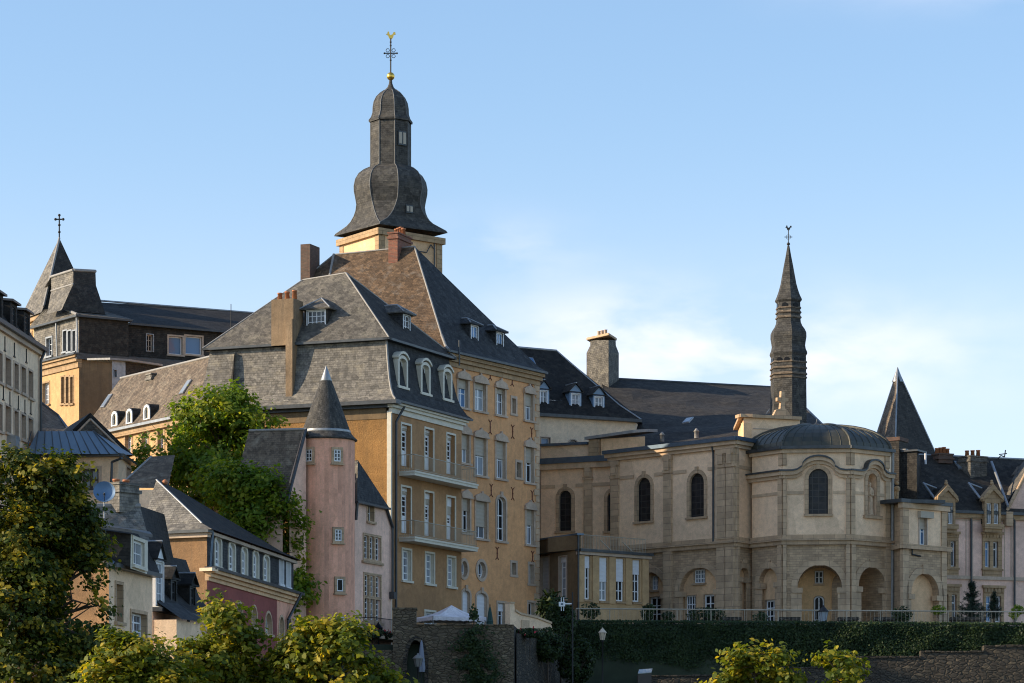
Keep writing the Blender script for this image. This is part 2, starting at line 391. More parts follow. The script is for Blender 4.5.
class MB:
    def __init__(s): s.v, s.f, s.n, s.sm = [], [], [], []
    def face(s, *p, n=None):
        i = len(s.v); s.v += [Vector(q) for q in p]
        s.f.append(tuple(range(i, i+len(p)))); s.n.append(n); s.sm.append(False)
    def grid(s, rows, closed=False, smooth=False, uvn=None):
        """rows: lists of points of equal length"""
        i = len(s.v); m = len(rows[0])
        for r in rows: s.v += [Vector(q) for q in r]
        for a in range(len(rows)-1):
            for b in range(m if closed else m-1):
                c = (b+1) % m
                s.f.append((i+a*m+b, i+a*m+c, i+(a+1)*m+c, i+(a+1)*m+b)); s.n.append(uvn); s.sm.append(smooth)
    def patch(s, a, b, c, d, nu=0, nv=0, amp=.05, fr=.35):
        """roof plane a-b (eave), d-c (ridge), subdivided and sagging a few centimetres like an old roof"""
        a, b, c, d = map(Vector, (a, b, c, d))
        nu = nu or max(2, int(max((b-a).length, (c-d).length)/.8)); nv = nv or max(2, int((d-a).length/.8))
        n = (b-a).cross(d-a)
        if n.length < 1e-6: n = (b-a).cross(c-a)
        n.normalize()
        rows = []
        for j in range(nv+1):
            v = j/nv; r = []
            for i in range(nu+1):
                u = i/nu
                p = (a*(1-u)+b*u)*(1-v)+(d*(1-u)+c*u)*v
                k = noise.noise(p*fr)*amp*1.5 + noise.noise(p*fr*3.1)*amp*.4
                edge = min(1, 4*min(u, 1-u, v, 1-v)+.25)
                r.append(p + n*k*edge)
            rows.append(r)
        s.grid(rows, uvn=n)
    def box8(s, q):
        for f in ((0,1,2,3),(7,6,5,4),(0,4,5,1),(1,5,6,2),(2,6,7,3),(3,7,4,0)): s.face(*[q[k] for k in f])
    def boxf(s, fc, s0, s1, z0, z1, o0, o1):
        """box in a facade's frame: along, up, outwards"""
        q = [fc.pt(a, z, o) for z in (z0, z1) for a, o in ((s0, o0), (s1, o0), (s1, o1), (s0, o1))]
        s.box8(q)
    def box(s, x0, x1, y0, y1, z0, z1):
        s.box8([Vector((x, y, z)) for z in (z0, z1) for x, y in ((x0,y0),(x1,y0),(x1,y1),(x0,y1))])
    def prism(s, pts, vec):
        p = [Vector(q) for q in pts]; v = Vector(vec); q = [a+v for a in p]
        s.face(*p); s.face(*q[::-1])
        for i in range(len(p)):
            j = (i+1) % len(p); s.face(p[i], p[j], q[j], q[i])
    def tube(s, p0, p1, r0, r1=None, n=8, smooth=True):
        p0, p1 = Vector(p0), Vector(p1); r1 = r0 if r1 is None else r1
        d = (p1-p0).normalized(); a = d.orthogonal().normalized(); b = d.cross(a)
        rows = [[p+(a*math.cos(t)+b*math.sin(t))*r for t in [2*math.pi*k/n for k in range(n)]] for p, r in ((p0, r0), (p1, r1))]
        s.grid(rows, closed=True, smooth=smooth)
        s.face(*rows[0][::-1]); s.face(*rows[1])
    def path(s, pts, r, n=8):
        for a, b in zip(pts, pts[1:]): s.tube(a, b, r, n=n)
    def lathe(s, c, prof, n=32, rot=0, smooth=True):
        """prof: (radius, z)"""
        rows = [[(c[0]+r*math.cos(rot+2*math.pi*k/n), c[1]+r*math.sin(rot+2*math.pi*k/n), z) for k in range(n)] for r, z in prof]
        s.grid(rows, closed=True, smooth=smooth)
    def ball(s, c, r, n=14, sz=1.0):
        c = Vector(c)
        prof = [(max(.001, r*math.sin(math.pi*k/8)), c.z - r*sz*math.cos(math.pi*k/8)) for k in range(9)]
        s.lathe((c.x, c.y), prof, n)
    def build(s, name, mat, parent=None, label=None):
        if not s.f: return None
        me = bpy.data.meshes.new(name)
        o = bpy.data.objects.new(name, me); COL.objects.link(o)
        og = Vector((0, 0, 0))
        if parent is not None: o.parent = parent; og = origin_of(parent)
        me.from_pydata([v-og for v in s.v], [], s.f)
        uvl = me.uv_layers.new(name="UVMap")
        uv = np.zeros(len(me.loops)*2, dtype=np.float32)
        k = 0
        for f, n in zip(s.f, s.n):
            p = [s.v[i] for i in f]
            if n is None:
                n = Vector((0, 0, 0))
                for a, b in zip(p, p[1:]+p[:1]): n += a.cross(b) if False else (a-p[0]).cross(b-p[0])
                if n.length < 1e-9: n = Vector((0, 0, 1))
                n = n.normalized()
            if n.z < 0: n = -n
            h = Vector((-n.y, n.x, 0))
            h = h.normalized() if h.length > .02 else Vector((1, 0, 0))
            if h.x < 0: h = -h
            v = n.cross(h)
            if v.z < 0: v = -v
            for q in p:
                uv[k] = q.dot(h); uv[k+1] = q.dot(v); k += 2
        uvl.data.foreach_set("uv", uv)
        me.polygons.foreach_set("use_smooth", s.sm)
        me.materials.append(MATS[mat])
        me.validate(clean_customdata=False)
        if label: o['label'] = label
        return o

def tag(o, label, cat, group=None, kind=None):
    if kind: o['kind'] = kind
    if label: o['label'] = label
    if cat: o['category'] = cat
    if group: o['group'] = group
    return o
def thing(name, label, cat, loc, group=None):
    o = bpy.data.objects.new(name, None); COL.objects.link(o)
    o.location = loc; ORG[o.name] = Vector(loc)
    o.empty_display_size = .5
    return tag(o, label, cat, group)

class Bld:
    """a thing made of named parts"""
    def __init__(s, name, label, cat, loc, group=None):
        s.root = thing(name, label, cat, loc, group); s.parts = {}; s.many = []
    def mb(s, part, mat, new=False):
        """the builder of a part; new=True starts another part of the same name"""
        if new: s.many.append((part, mat, MB())); return s.many[-1][2]
        return s.parts.setdefault((part, mat), MB())
    def done(s):
        r = {}
        for (p, m), b in s.parts.items():
            o = b.build(p, m, s.root)
            if o: r[(p, m)] = o
        for p, m, b in s.many: b.build(p, m, s.root)
        s.parts = {}; s.many = []
        return r

class Fac:
    """vertical facade frame from plan point p0 (left as seen) to p1 (right)"""
    def __init__(s, p0, p1):
        s.p0, s.p1 = Vector(p0[:2]), Vector(p1[:2]); s.L = (s.p1-s.p0).length
        s.d = (s.p1-s.p0)/s.L; s.nrm = Vector((s.d.y, -s.d.x)); s.holes = []
    def pt(s, a, z, o=0):
        q = s.p0 + s.d*a + s.nrm*o; return Vector((q.x, q.y, z))
    def hit(s, px, py):
        rx = (px-512)/FPX
        # p0 + a*d = t*(rx,1)
        det = s.d.x*(-1) - s.d.y*(-rx)
        a = (-s.p0.x*(-1) + s.p0.y*(-rx))/det
        y = s.p0.y + s.d.y*a
        return a, y*(HZ-py)/FPX
    def off(s, o):
        return Fac(s.p0+s.nrm*o, s.p1+s.nrm*o)
    def rect(s, px0, px1, py0, py1):
        c = (px0+px1)/2
        return s.hit(px0, 0)[0], s.hit(px1, 0)[0], s.hit(c, py1)[1], s.hit(c, py0)[1]   # s0 s1 z0 z1

def outline(k, s0, s1, z0, z1, rise=None, n=12):
    """counter-clockwise outline of an opening; arch has its own rise"""
    if k == 'rect': return [(s0, z0), (s1, z0), (s1, z1), (s0, z1)]
    c, hw = (s0+s1)/2, (s1-s0)/2
    if k == 'arch':
        r = hw if rise is None else rise
        zs = z1-r
        return [(s0, z0), (s1, z0)] + [(c+hw*math.cos(math.pi*i/n), zs+r*math.sin(math.pi*i/n)) for i in range(n+1)]
    zc, hh = (z0+z1)/2, (z1-z0)/2
    return [(c+hw*math.cos(2*math.pi*i/24-math.pi/2), zc+hh*math.sin(2*math.pi*i/24-math.pi/2)) for i in range(24)]
def grow(k, s0, s1, z0, z1, rise, g, gb=None):
    gb = g if gb is None else gb
    if k == 'arch':
        r = ((s1-s0)/2 if rise is None else rise)
        return outline(k, s0-g, s1+g, z0-gb, z1+g, r+g)
    return outline(k, s0-g, s1+g, z0-gb, z1+g, rise)
def ring(mb, fc, a, b, o0, o1):
    """band between outlines a (inner) and b (outer), front at o1, sides back to o0"""
    n = len(a)
    for i in range(n):
        j = (i+1) % n
        mb.face(fc.pt(*a[i], o1), fc.pt(*a[j], o1), fc.pt(*b[j], o1), fc.pt(*b[i], o1))
        mb.face(fc.pt(*b[i], o1), fc.pt(*b[j], o1), fc.pt(*b[j], o0), fc.pt(*b[i], o0))
        mb.face(fc.pt(*a[i], o1), fc.pt(*a[j], o1), fc.pt(*a[j], o0), fc.pt(*a[i], o0))
def wall(mb, fc, s0, s1, z0, z1, holes=None, reveal=.25, o=0):
    """wall sheet with real openings and their reveals; holes: (kind,s0,s1,z0,z1,rise[,reveal])"""
    holes = [h for h in (fc.holes if holes is None else holes) if h[2] > s0 and h[1] < s1 and h[4] > z0 and h[3] < z1]
    def uniq(l):
        r = []
        for x in sorted(l):
            if not r or x-r[-1] > 1e-4: r.append(x)
        return r
    xs = uniq([s0, s1]+[min(max(x, s0), s1) for h in holes for x in h[1:3]])
    zs = uniq([z0, z1]+[min(max(x, z0), z1) for h in holes for x in h[3:5]])
    for i in range(len(xs)-1):
        run = None
        for j in range(len(zs)):
            free = False
            if j < len(zs)-1:
                cx, cz = (xs[i]+xs[i+1])/2, (zs[j]+zs[j+1])/2
                free = not any(h[1] < cx < h[2] and h[3] < cz < h[4] for h in holes)
            if free and run is None: run = zs[j]
            if not free and run is not None:
                mb.face(fc.pt(xs[i], run, o), fc.pt(xs[i+1], run, o), fc.pt(xs[i+1], zs[j], o), fc.pt(xs[i], zs[j], o)); run = None
    for h in holes:
        k, a, b, c, d, r = h[:6]; rv = h[6] if len(h) > 6 else reveal
        ol = outline(k, a, b, c, d, r)
        for p, q in zip(ol, ol[1:]+ol[:1]):
            mb.face(fc.pt(*p, o), fc.pt(*q, o), fc.pt(*q, o-rv), fc.pt(*p, o-rv))
        if k == 'arch':
            cs = ol[2:]; m = (a+b)/2
            for p, q in zip(cs, cs[1:]):
                cx = b if (p[0]+q[0])/2 > m else a
                mb.face(fc.pt(cx, d, o), fc.pt(*p, o), fc.pt(*q, o))
        elif k == 'oval':
            m, zc = (a+b)/2, (c+d)/2
            for p, q in zip(ol, ol[1:]+ol[:1]):
                cx = b if (p[0]+q[0])/2 > m else a; cz = d if (p[1]+q[1])/2 > zc else c
                mb.face(fc.pt(cx, cz, o), fc.pt(*p, o), fc.pt(*q, o))
            for sx, sz, i in ((b, c, 0), (b, d, 6), (a, d, 12), (a, c, 18)):
                pass

def sash(mb, fc, k, s0, s1, z0, z1, rise, o, cols, rows, fw=.07, mw=.035, th=.05):
    a = outline(k, s0, s1, z0, z1, rise)
    c, zc = (s0+s1)/2, (z0+z1)/2
    hw, hh = (s1-s0)/2, (z1-z0)/2
    inn = [(c+(p-c)*(1-fw/hw), zc+(q-zc)*(1-fw/hh)) for p, q in a]
    ring(mb, fc, inn, a, o-th, o)
    top = z1 if k == 'rect' else z1 - fw
    for i in range(1, cols):
        x = s0+(s1-s0)*i/cols; w = mw*1.6 if (cols % 2 == 0 and i == cols//2) else mw
        mb.boxf(fc, x-w/2, x+w/2, z0+fw*.5, top-fw*.5, o-th, o-.008)
    zt = z1 if k == 'rect' else z1-(hw if rise is None else rise)
    for j in range(1, rows):
        z = z0+(zt-z0)*j/rows
        mb.boxf(fc, s0+fw*.5, s1-fw*.5, z-mw/2, z+mw/2, o-th, o-.012)

WR = random.Random(11)
def window(bld, fc, s0, s1, z0, z1, kind='rect', rise=None, sur=.13, so=.04, sm='stone_trim', sill=.10, reveal=.22,
           sashm='white_paint', cols=2, rows=3, fw=.07, pane='glass_dark', shut=0.0, shm='shutter_cream', hood=None,
           hole=True, name='window', key=False, gb=None, mw=.035):
    """window > frame, pane, shutter, sill: opening in the wall, stone surround, sashes, glass"""
    if pane == 'glass_dark': pane = WR.choice(('glass_dark', 'glass_dark', 'glass_dark', 'glass_curtain', 'glass_pale', 'glass_black'))
    m = MB()
    e = .012 if sur > 0 else 0
    if hole: fc.holes.append((kind, s0-e, s1+e, z0-e, z1+e, (rise+e if rise is not None else None), reveal+.03))
    if sur > 0:
        a = outline(kind, s0, s1, z0, z1, rise)
        b = grow(kind, s0, s1, z0, z1, rise, sur, (sur if kind == 'oval' else .02) if gb is None else gb)
        ring(m, fc, a, b, -.02, so)
        for p, q in zip(a, a[1:]+a[:1]): m.face(fc.pt(*p, .0), fc.pt(*q, .0), fc.pt(*q, -reveal), fc.pt(*p, -reveal))
    if sill: m.boxf(fc, s0-sur-.05, s1+sur+.05, z0-.14, z0-.003, -.05, so+sill)
    if key:
        c = (s0+s1)/2
        m.boxf(fc, c-.13, c+.13, z1-.02, z1+sur+.18, 0, so+.06)
    if hood == 'scroll':
        # heavy moulded stone hood with a little crest
        c, w = (s0+s1)/2, (s1-s0)/2+sur+.03
        pts = [(-w, 0), (w, 0), (w, .24), (w*.78, .36), (w*.3, .46), (.10, .50), (.07, .62), (-.07, .62), (-.10, .50), (-w*.3, .46), (-w*.78, .36), (-w, .24)]
        m.prism([fc.pt(c+x, z1+y, -.02) for x, y in pts], Vector((*fc.nrm, 0))*.16)
        m.boxf(fc, c-w-.04, c+w+.04, z1-.03, z1+.09, -.01, .19)
    if not m.f: m.boxf(fc, s0, s1, z0-.06, z0-.004, -.05, .05)
    wo = m.build(name, sm, bld.root)
    f = MB()
    sash(f, fc, kind, s0, s1, z0, z1, rise, -reveal, cols, rows, fw, mw)
    f.build('frame', sashm, wo)
    g = MB(); g.face(*[fc.pt(*p, -reveal-.025) for p in outline(kind, s0, s1, z0, z1, rise)]); g.build('pane', pane, wo)
    if shut:
        b = MB(); h = (z1-z0)*shut
        n = max(3, int(h/.12))
        rows_ = [[fc.pt(a, z1-h*i/n, -reveal+.05+(.012 if i % 2 else 0)) for a in (s0+.01, s1-.01)] for i in range(n+1)]
        b.grid(rows_); b.boxf(fc, s0+.01, s1-.01, z1-h-.05, z1-h, -reveal+.02, -reveal+.075)
        b.build('shutter', shm, wo)
    return wo
def win(bld, fc, px0, px1, py0, py1, **k):
    s0, s1, z0, z1 = fc.rect(px0, px1, py0, py1)
    return window(bld, fc, s0, s1, z0, z1, **k)

def dormer(bld, fc, px0, px1, py0, py1, back=2.2, rh=.7, roof='hip', cheek='slate_dark', roofm='slate_grey', sashm='white_paint',
           cols=2, rows=3, pane='glass_dark', side=.22, over=.18, frontm=None, head=.15, fw=.07, gablem=None):
    """roof dormer: cheeks, roof, window; fc is the plane of its front"""
    s0, s1, z0, z1 = fc.rect(px0, px1, py0, py1)
    a, b, zt = s0-side, s1+side, z1+head
    m = MB(); h = [('rect', s0, s1, z0, z1, None, .12)]
    wall(m, fc, a, b, z0-.12, zt, h, .12)
    m.face(fc.pt(a, z0-.12), fc.pt(a, zt), fc.pt(a, zt, -back), fc.pt(a, z0-.12, -back))
    m.face(fc.pt(b, z0-.12), fc.pt(b, zt), fc.pt(b, zt, -back), fc.pt(b, z0-.12, -back))
    c = (a+b)/2
    if roof == 'gable': m.face(fc.pt(a, zt), fc.pt(b, zt), fc.pt(c, zt+rh))
    o = m.build('dormer', frontm or cheek, bld.root)
    r = MB(); e = over
    A, B_, C = fc.pt(a-e, zt-.02, e), fc.pt(b+e, zt-.02, e), fc.pt(c, zt+rh, e if roof == 'gable' else -(b-a)*.5)
    A2, B2, C2 = fc.pt(a-e, zt-.02, -back), fc.pt(b+e, zt-.02, -back), fc.pt(c, zt+rh, -back-1.2)
    if roof == 'shed':
        q = [fc.pt(a-e, zt, e), fc.pt(b+e, zt, e), fc.pt(b+e, zt+rh, -back-1), fc.pt(a-e, zt+rh, -back-1)]
        r.prism(q, (0, 0, .09))
    else:
        th = Vector((0, 0, .08))
        r.face(A, C, C2, A2); r.face(B_, B2, C2, C)
        if roof == 'hip': r.face(A, B_, C)
        r.face(A-th, B_-th, B_, A); r.face(A-th, A, A2, A2-th); r.face(B_-th, B_, B2, B2-th)
        if roof == 'hip': r.face(A-th, B_-th, B2-th, A2-th)
        if roof == 'gable':
            r.face(A-th, A, C, C-th); r.face(B_-th, B_, C, C-th); r.face(A-th, C-th, C2, A2-th); r.face(B_-th, C-th, C2, B2-th)
    r.build('roof', roofm, o)
    if roof != 'shed':
        l = MB()
        if roof == 'hip': l.tube(A, C, .045); l.tube(B_, C, .045)
        l.tube(C, C2, .05); l.build('flashing', 'lead', o)
    f = MB(); sash(f, fc, 'rect', s0, s1, z0, z1, None, -.06, cols, rows, fw); ring(f, fc, outline('rect', s0, s1, z0, z1), outline('rect', s0-.06, s1+.06, z0-.06, z1+.06), -.02, .03)
    f.build('frame', sashm, o)
    g = MB(); g.face(*[fc.pt(*p, -.10) for p in outline('rect', s0, s1, z0, z1)]); g.build('pane', pane, o)
    return o

def offpoly(poly, o):
    """convex plan polygon (clockwise as seen from above here: front-left, front-right ...) pushed outwards by o"""
    n = len(poly); c = sum((Vector(p[:2]) for p in poly), Vector((0, 0)))/n
    lines = []
    for i in range(n):
        a, b = Vector(poly[i][:2]), Vector(poly[(i+1) % n][:2]); d = (b-a).normalized(); m = Vector((d.y, -d.x))
        if (a-c).dot(m) < 0: m = -m
        oo = o[i] if isinstance(o, (list, tuple)) else o
        lines.append((a+m*oo, d))
    res = []
    for i in range(n):
        (p, d), (q, e) = lines[i-1], lines[i]
        det = d.x*(-e.y)-d.y*(-e.x)
        t = ((q.x-p.x)*(-e.y)-(q.y-p.y)*(-e.x))/det
        res.append(p+d*t)
    return res
def ring3(poly, z): return [Vector((p[0], p[1], z)) for p in poly]
def loft_sides(mbs, poly, steps):
    """steps: (offset, z) from the eave up; mbs: one builder per side"""
    rings = [ring3(offpoly(poly, o), z) for o, z in steps]
    n = len(poly)
    for a, b in zip(rings, rings[1:]):
        for i in range(n):
            j = (i+1) % n
            mbs[i].patch(a[i], a[j], b[j], b[i], amp=.025)
    return rings
def downpipe(bld, pts, r=.055, mat='zinc_dark'):
    bld.mb('downpipe', mat, True).path(pts, r)
def chimney(bld, fc, s0, s1, o0, o1, z0, z1, mat, pots=2, potm='terracotta', cap=True, name='chimney', parent=None, poth=1.0):
    m = MB(); m.boxf(fc, s0, s1, z0, z1, o0, o1)
    if cap:
        m.boxf(fc, s0-.08, s1+.08, z1-.34, z1-.2, o0-.08, o1+.08)
        m.boxf(fc, s0-.06, s1+.06, z1, z1+.1, o0-.06, o1+.06)
    c = m.build(name, mat, parent or bld.root)
    for i in range(pots):
        p = MB(); a = s0+(s1-s0)*(i+.5)/pots; q = fc.pt(a, z1, (o0+o1)/2)
        h = (.42+.1*((i*7) % 3)/2)*poth
        p.lathe((q.x, q.y), [(.001, q.z+.08), (.16, q.z+.08), (.13, q.z+h), (.16, q.z+h), (.16, q.z+h+.08), (.1, q.z+h+.08), (.1, q.z+.2), (.001, q.z+.2)], 12)
        p.build('chimney_pot', potm, c)
    return c
def skylight(bld, p, u, v, w, h, mat='glass_blue'):
    """roof window lying on the slope spanned by unit vectors u (along) and v (up the slope)"""
    u, v = Vector(u).normalized(), Vector(v).normalized(); n = u.cross(v).normalized()
    if n.y > 0: n = -n
    p = Vector(p)
    m = MB(); q = [p-u*w/2-v*h/2, p+u*w/2-v*h/2, p+u*w/2+v*h/2, p-u*w/2+v*h/2]
    m.prism([x+n*.0 for x in q], n*.10)
    o = m.build('skylight', 'lead', bld.root)
    g = MB(); k = .82
    g.face(*[p+n*.106+(x-p)*k for x in q]); g.build('pane', mat, o)

# ================================================================== ground, terraces (structure)
def lerp_t(t, x):
    for (a, b), (c, d) in zip(t, t[1:]):
        if x <= c: return b+(d-b)*max(0, x-a)/(c-a)
    return t[-1][1]
ZL = [(-60, -1.7), (60, -1.7), (100, 1.5), (140, 4.0), (163, 5.6), (168.25, 5.8), (168.9, 8.2), (185, 8.6), (400, 10)]
ZR = [(-60, -1.7), (60, -1.7), (120, 2.0), (160, 4.6), (182.9, 5.6), (184.2, 10.0), (400, 10.2)]
def ground_z(x, y):
    k = min(1, max(0, (x+.05)/.25))
    return lerp_t(ZL, y)*(1-k)+lerp_t(ZR, y)*k
ys = [-60, 0, 40, 60, 80, 100, 115, 130, 140, 150, 160, 163, 166, 167.5, 168.25, 168.9, 172, 176, 180, 182.9, 183.4, 184.2, 188, 195, 205, 220, 250, 300, 400, 800, 2000, 5000]
xs_ = [-4000, -1000, -200, -80, -50] + [-40+2.5*i for i in range(16)] + [-.05, .2, 1.4, 2.2, 4, 7, 10, 14, 20, 26, 32, 40, 60, 120, 400, 1000, 4000]
g = MB()
g.grid([[(x, y, ground_z(x, y)+noise.noise(Vector((x*.13, y*.13, 0)))*.25*(1 if y < 160 else 0)) for x in xs_] for y in ys], smooth=True)
tag(g.build('ground', 'grass_ground'), None, None, kind='structure')
g = MB()
g.grid([[(x, y, 10.035 + (0 if y < 230 else .2)) for x in (2.3, 20, 60)] for y in (184.4, 200, 229)])
tag(g.build('terrace_paving', 'gravel'), None, None, kind='structure')

# ================================================================== corner house with the grey mansard
A_FL = Fac(W(197, 184.7), W(391, 180)); A_FR = Fac(W(391, 180), W(461.5, 189))
def corner_house():
    b = Bld('corner_house', 'ochre corner house with a grey mansard roof and two railed balconies', 'house', (*W(391, 180), 8.3))
    ze = 23.25
    P = [A_FL.p0, A_FL.p1, A_FR.p1, A_FL.p0+(A_FR.p1-A_FR.p0)]
    L = A_FR.L
    # --- right front: three bays
    for q in ((401.5, 410.6, 425, 466.6), (424.8, 433, 429.5, 470.6), (446.8, 454.8, 434.8, 474.6)):
        balcony_door(b, A_FR, *q, shut=.12)
    for q, sh in (((401.5, 410.6, 487.5, 533.4), .14), ((424.8, 433, 492.7, 536.2), .26), ((446.8, 454.8, 497.5, 540), .40)):
        balcony_door(b, A_FR, *q, shut=sh)
    for q in ((402.3, 410.8, 550, 580.5), (425.4, 433.8, 553.6, 583.6), (447.4, 455, 557.5, 586.6)):
        win(b, A_FR, *q, cols=2, rows=4, sm='cream_paint', sur=.12, pane='glass_dark', fw=.11, mw=.06)
    win(b, A_FR, 425, 435, 612, 632, cols=2, rows=3, sm='cream_paint', fw=.10, pane='glass_curtain', name='window')
    wall(b.mb('wall', 'ochre_tan'), A_FR, 0, L, 6.5, ze)
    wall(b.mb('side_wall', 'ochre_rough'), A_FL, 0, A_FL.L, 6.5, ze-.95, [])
    m = b.mb('side_frieze_shade', 'shaded_gold_plaster'); m.boxf(A_FL, 0, A_FL.L-.32, ze-.95, ze-.02, -.2, .035)  # dark band: frieze with the eave's shadow put into its colour
    # rear walls
    bk = b.mb('rear_wall', 'ochre_tan')
    bk.face(*[Vector((q.x, q.y, z)) for q, z in ((P[2], 6.5), (P[3], 6.5), (P[3], ze), (P[2], ze))])
    bk.face(*[Vector((q.x, q.y, z)) for q, z in ((P[3], 6.5), (P[0], 6.5), (P[0], ze), (P[3], ze))])
    # corner strip and cornice
    b.mb('corner_pilaster', 'cream_paint', True).boxf(A_FL, A_FL.L-.24, A_FL.L+.03, 6.5, ze-.5, -.1, .07)
    c = b.mb('cornice', 'cream_paint')
    for z0, z1, o in ((ze-.62, ze-.30, .10), (ze-.30, ze-.12, .26), (ze-.12, ze+.0, .40)):
        c.boxf(A_FR, -o, L+o*.6, z0, z1, -.1, o)
    gm = b.mb('gutter', 'zinc_dark')
    gm.boxf(A_FL, -.4, A_FL.L+.6, ze-.12, ze+.10, -.2, .62); gm.boxf(A_FR, -.4, L+.5, ze+.01, ze+.14, -.2, .58)
    gm.boxf(A_FL, -.3, A_FL.L-.05, ze-.30, ze-.122, -.2, .25)
    # mansard: bell-cast lower slope, then the low hipped top
    mats = ['slate_light', 'slate_blue', 'slate_blue', 'slate_light']  # sunlit sides in pale slate, shaded sides in darker blue
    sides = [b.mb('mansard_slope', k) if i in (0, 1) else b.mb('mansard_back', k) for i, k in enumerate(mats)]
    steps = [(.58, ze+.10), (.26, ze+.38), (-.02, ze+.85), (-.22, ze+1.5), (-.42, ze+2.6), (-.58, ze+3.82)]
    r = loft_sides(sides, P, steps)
    zk = ze+3.82
    k = ring3(offpoly(P, -.22), zk+.02)
    em = b.mb('eaves', 'zinc_dark')
    for i in range(4):
        j = (i+1) % 4
        em.prism([k[i], k[j], k[j]+Vector((0, 0, .14)), k[i]+Vector((0, 0, .14))], -(Vector((k[i].x+k[j].x, k[i].y+k[j].y, 0))/2-Vector(((P[0]+P[2])/2).to_3d())).normalized()*.4)
    k = ring3(offpoly(P, -.26), zk+.15)
    ap = P3(346, 273, 185.3); al = P3(303, 277, 187.2); zr = ap.z; al.z = zr-.1
    b.mb('roof', 'slate_grey').patch(k[0], k[1], ap, al, amp=.06)
    b.mb('roof_hip', 'slate_dark').patch(k[1], k[2], ap, ap, amp=.04)
    b.mb('roof_hip', 'slate_dark').patch(k[2], k[3], al, ap)
    b.mb('roof_hip', 'slate_dark').patch(k[3], k[0], al, al)
    l = b.mb('flashing', 'pale_lead')
    for p, q in ((k[1], ap), (al, ap), (k[0], al), (k[2], ap)): l.tube(p, q, .055)
    for a, c_ in zip(r, r[1:]): l.tube(a[1], c_[1], .07)
    # arched mansard windows
    for q in ((401.2, 408.2, 358.5, 386), (424, 430.8, 365, 392.6), (446, 452.6, 371.5, 398.6)):
        s0, s1, z0, z1 = A_FR.rect(*q)
        m = MB(); ff = A_FR.off(-.10)
        rise = .22
        inn = outline('arch', s0, s1, z0, z1, rise); out = grow('arch', s0, s1, z0, z1, rise, .19, .06)
        ring(m, ff, inn, out, -1.1, 0)
        c_ = (s0+s1)/2; w = (s1-s0)/2+.27
        m.prism([ff.pt(c_+x, z1+y, -.9) for x, y in ((-w, -.02), (-w*.6, .19), (-w*.2, .28), (w*.2, .28), (w*.6, .19), (w, -.02), (w, .10), (w*.6, .33), (w*.2, .43), (-w*.2, .43), (-w*.6, .33), (-w, .10))], Vector((*ff.nrm, 0))*.98)
        m.boxf(ff, s0-.3, s1+.3, z0-.18, z0-.04, -.6, .08)
        o = m.build('dormer', 'cream_paint', b.root)
        f = MB(); sash(f, ff, 'arch', s0, s1, z0, z1, rise, -.30, 2, 4, .09, .05); f.build('frame', 'white_paint', o)
        g_ = MB(); g_.face(*[ff.pt(*p, -.34) for p in inn]); g_.build('pane', 'glass_dark', o)
    # roof dormers
    dormer(b, A_FL.off(-1.25), 307.5, 325, 310.5, 327.5, back=1.9, rh=.72, cheek='slate_dark', roofm='slate_grey', cols=4, rows=3, side=.18, over=.25)
    dormer(b, A_FR.off(-1.5), 403.4, 409.6, 315.5, 332, back=2.2, rh=.55, cheek='slate_blue', roofm='slate_grey', cols=2, rows=3, side=.2, over=.25)
    # chimney: shaft on the mansard with a breast running down it
    s0, s1 = A_FL.hit(270.5, 300)[0], A_FL.hit(292.5, 300)[0]
    chimney(b, A_FL, s0, s1, -1.5, -.12, zk+.02, ZP(297, 182), 'chimney_stone', pots=3, cap=False)
    s2, s3 = A_FL.hit(286.3, 300)[0], A_FL.hit(293, 300)[0]
    b.mb('chimney_breast', 'chimney_stone').boxf(A_FL, s2, s3, ze+.45, ZP(318, 182), -.9, .10)
    # skylight left of the chimney
    u = Vector((*A_FL.d, 0)); v = Vector((-A_FL.nrm.x*4.4, -A_FL.nrm.y*4.4, 5)).normalized()
    p = A_FL.pt(A_FL.hit(266, 322)[0], ZP(322, 183.5), -1.65)
    skylight(b, p, u, v, .62, .75)
    # vent cowl fin on the mansard, left
    b.mb('mansard_fin', 'slate_dark').prism([A_FL.pt(A_FL.hit(231, 380)[0]+dx, z, o) for dx, z, o in ((-.02, ze+.3, .45), (.25, ze+.3, .45), (.09, ze+3.6, -.3))], (0, .5, 0))
    # balconies: slab, fine railings
    for pyl in (470.5, 536.5):
        zb = ZP(pyl, 180.4)
        s_a, s_b = A_FR.hit(399, 0)[0], L+.15
        m = MB(); m.boxf(A_FR, s_a, s_b, zb-.26, zb, 0, 1.05); m.boxf(A_FR, s_a-.04, s_b+.04, zb-.09, zb+.02, 0, 1.10)
        o = m.build('balcony', 'cream_paint', b.root)
        rl = MB()
        def bar(p, q, r_): rl.tube(p, q, r_, n=5, smooth=False)
        pts = [(s_a+.06, 0), (s_a+.06, 1.0), (s_b-.06, 1.0), (s_b-.06, 0)]
        for (x0, o0), (x1, o1) in zip(pts, pts[1:]):
            bar(A_FR.pt(x0, zb+1.0, o0), A_FR.pt(x1, zb+1.0, o1), .028); bar(A_FR.pt(x0, zb+.12, o0), A_FR.pt(x1, zb+.12, o1), .016)
            n = max(2, int(math.hypot(x1-x0, o1-o0)/.145))
            for i in range(n+1):
                t = i/n; x, oo = x0+(x1-x0)*t, o0+(o1-o0)*t
                bar(A_FR.pt(x, zb, oo), A_FR.pt(x, zb+1.0, oo), .011)
        rl.build('railing', 'rail_pale', o)
    # downpipes
    q = [A_FR.pt(.85, ze-.15, .5), A_FR.pt(.75, ze-.55, .3), A_FR.pt(.42, ze-1.1, .14), A_FR.pt(.40, 7, .14)]
    downpipe(b, q, .075)
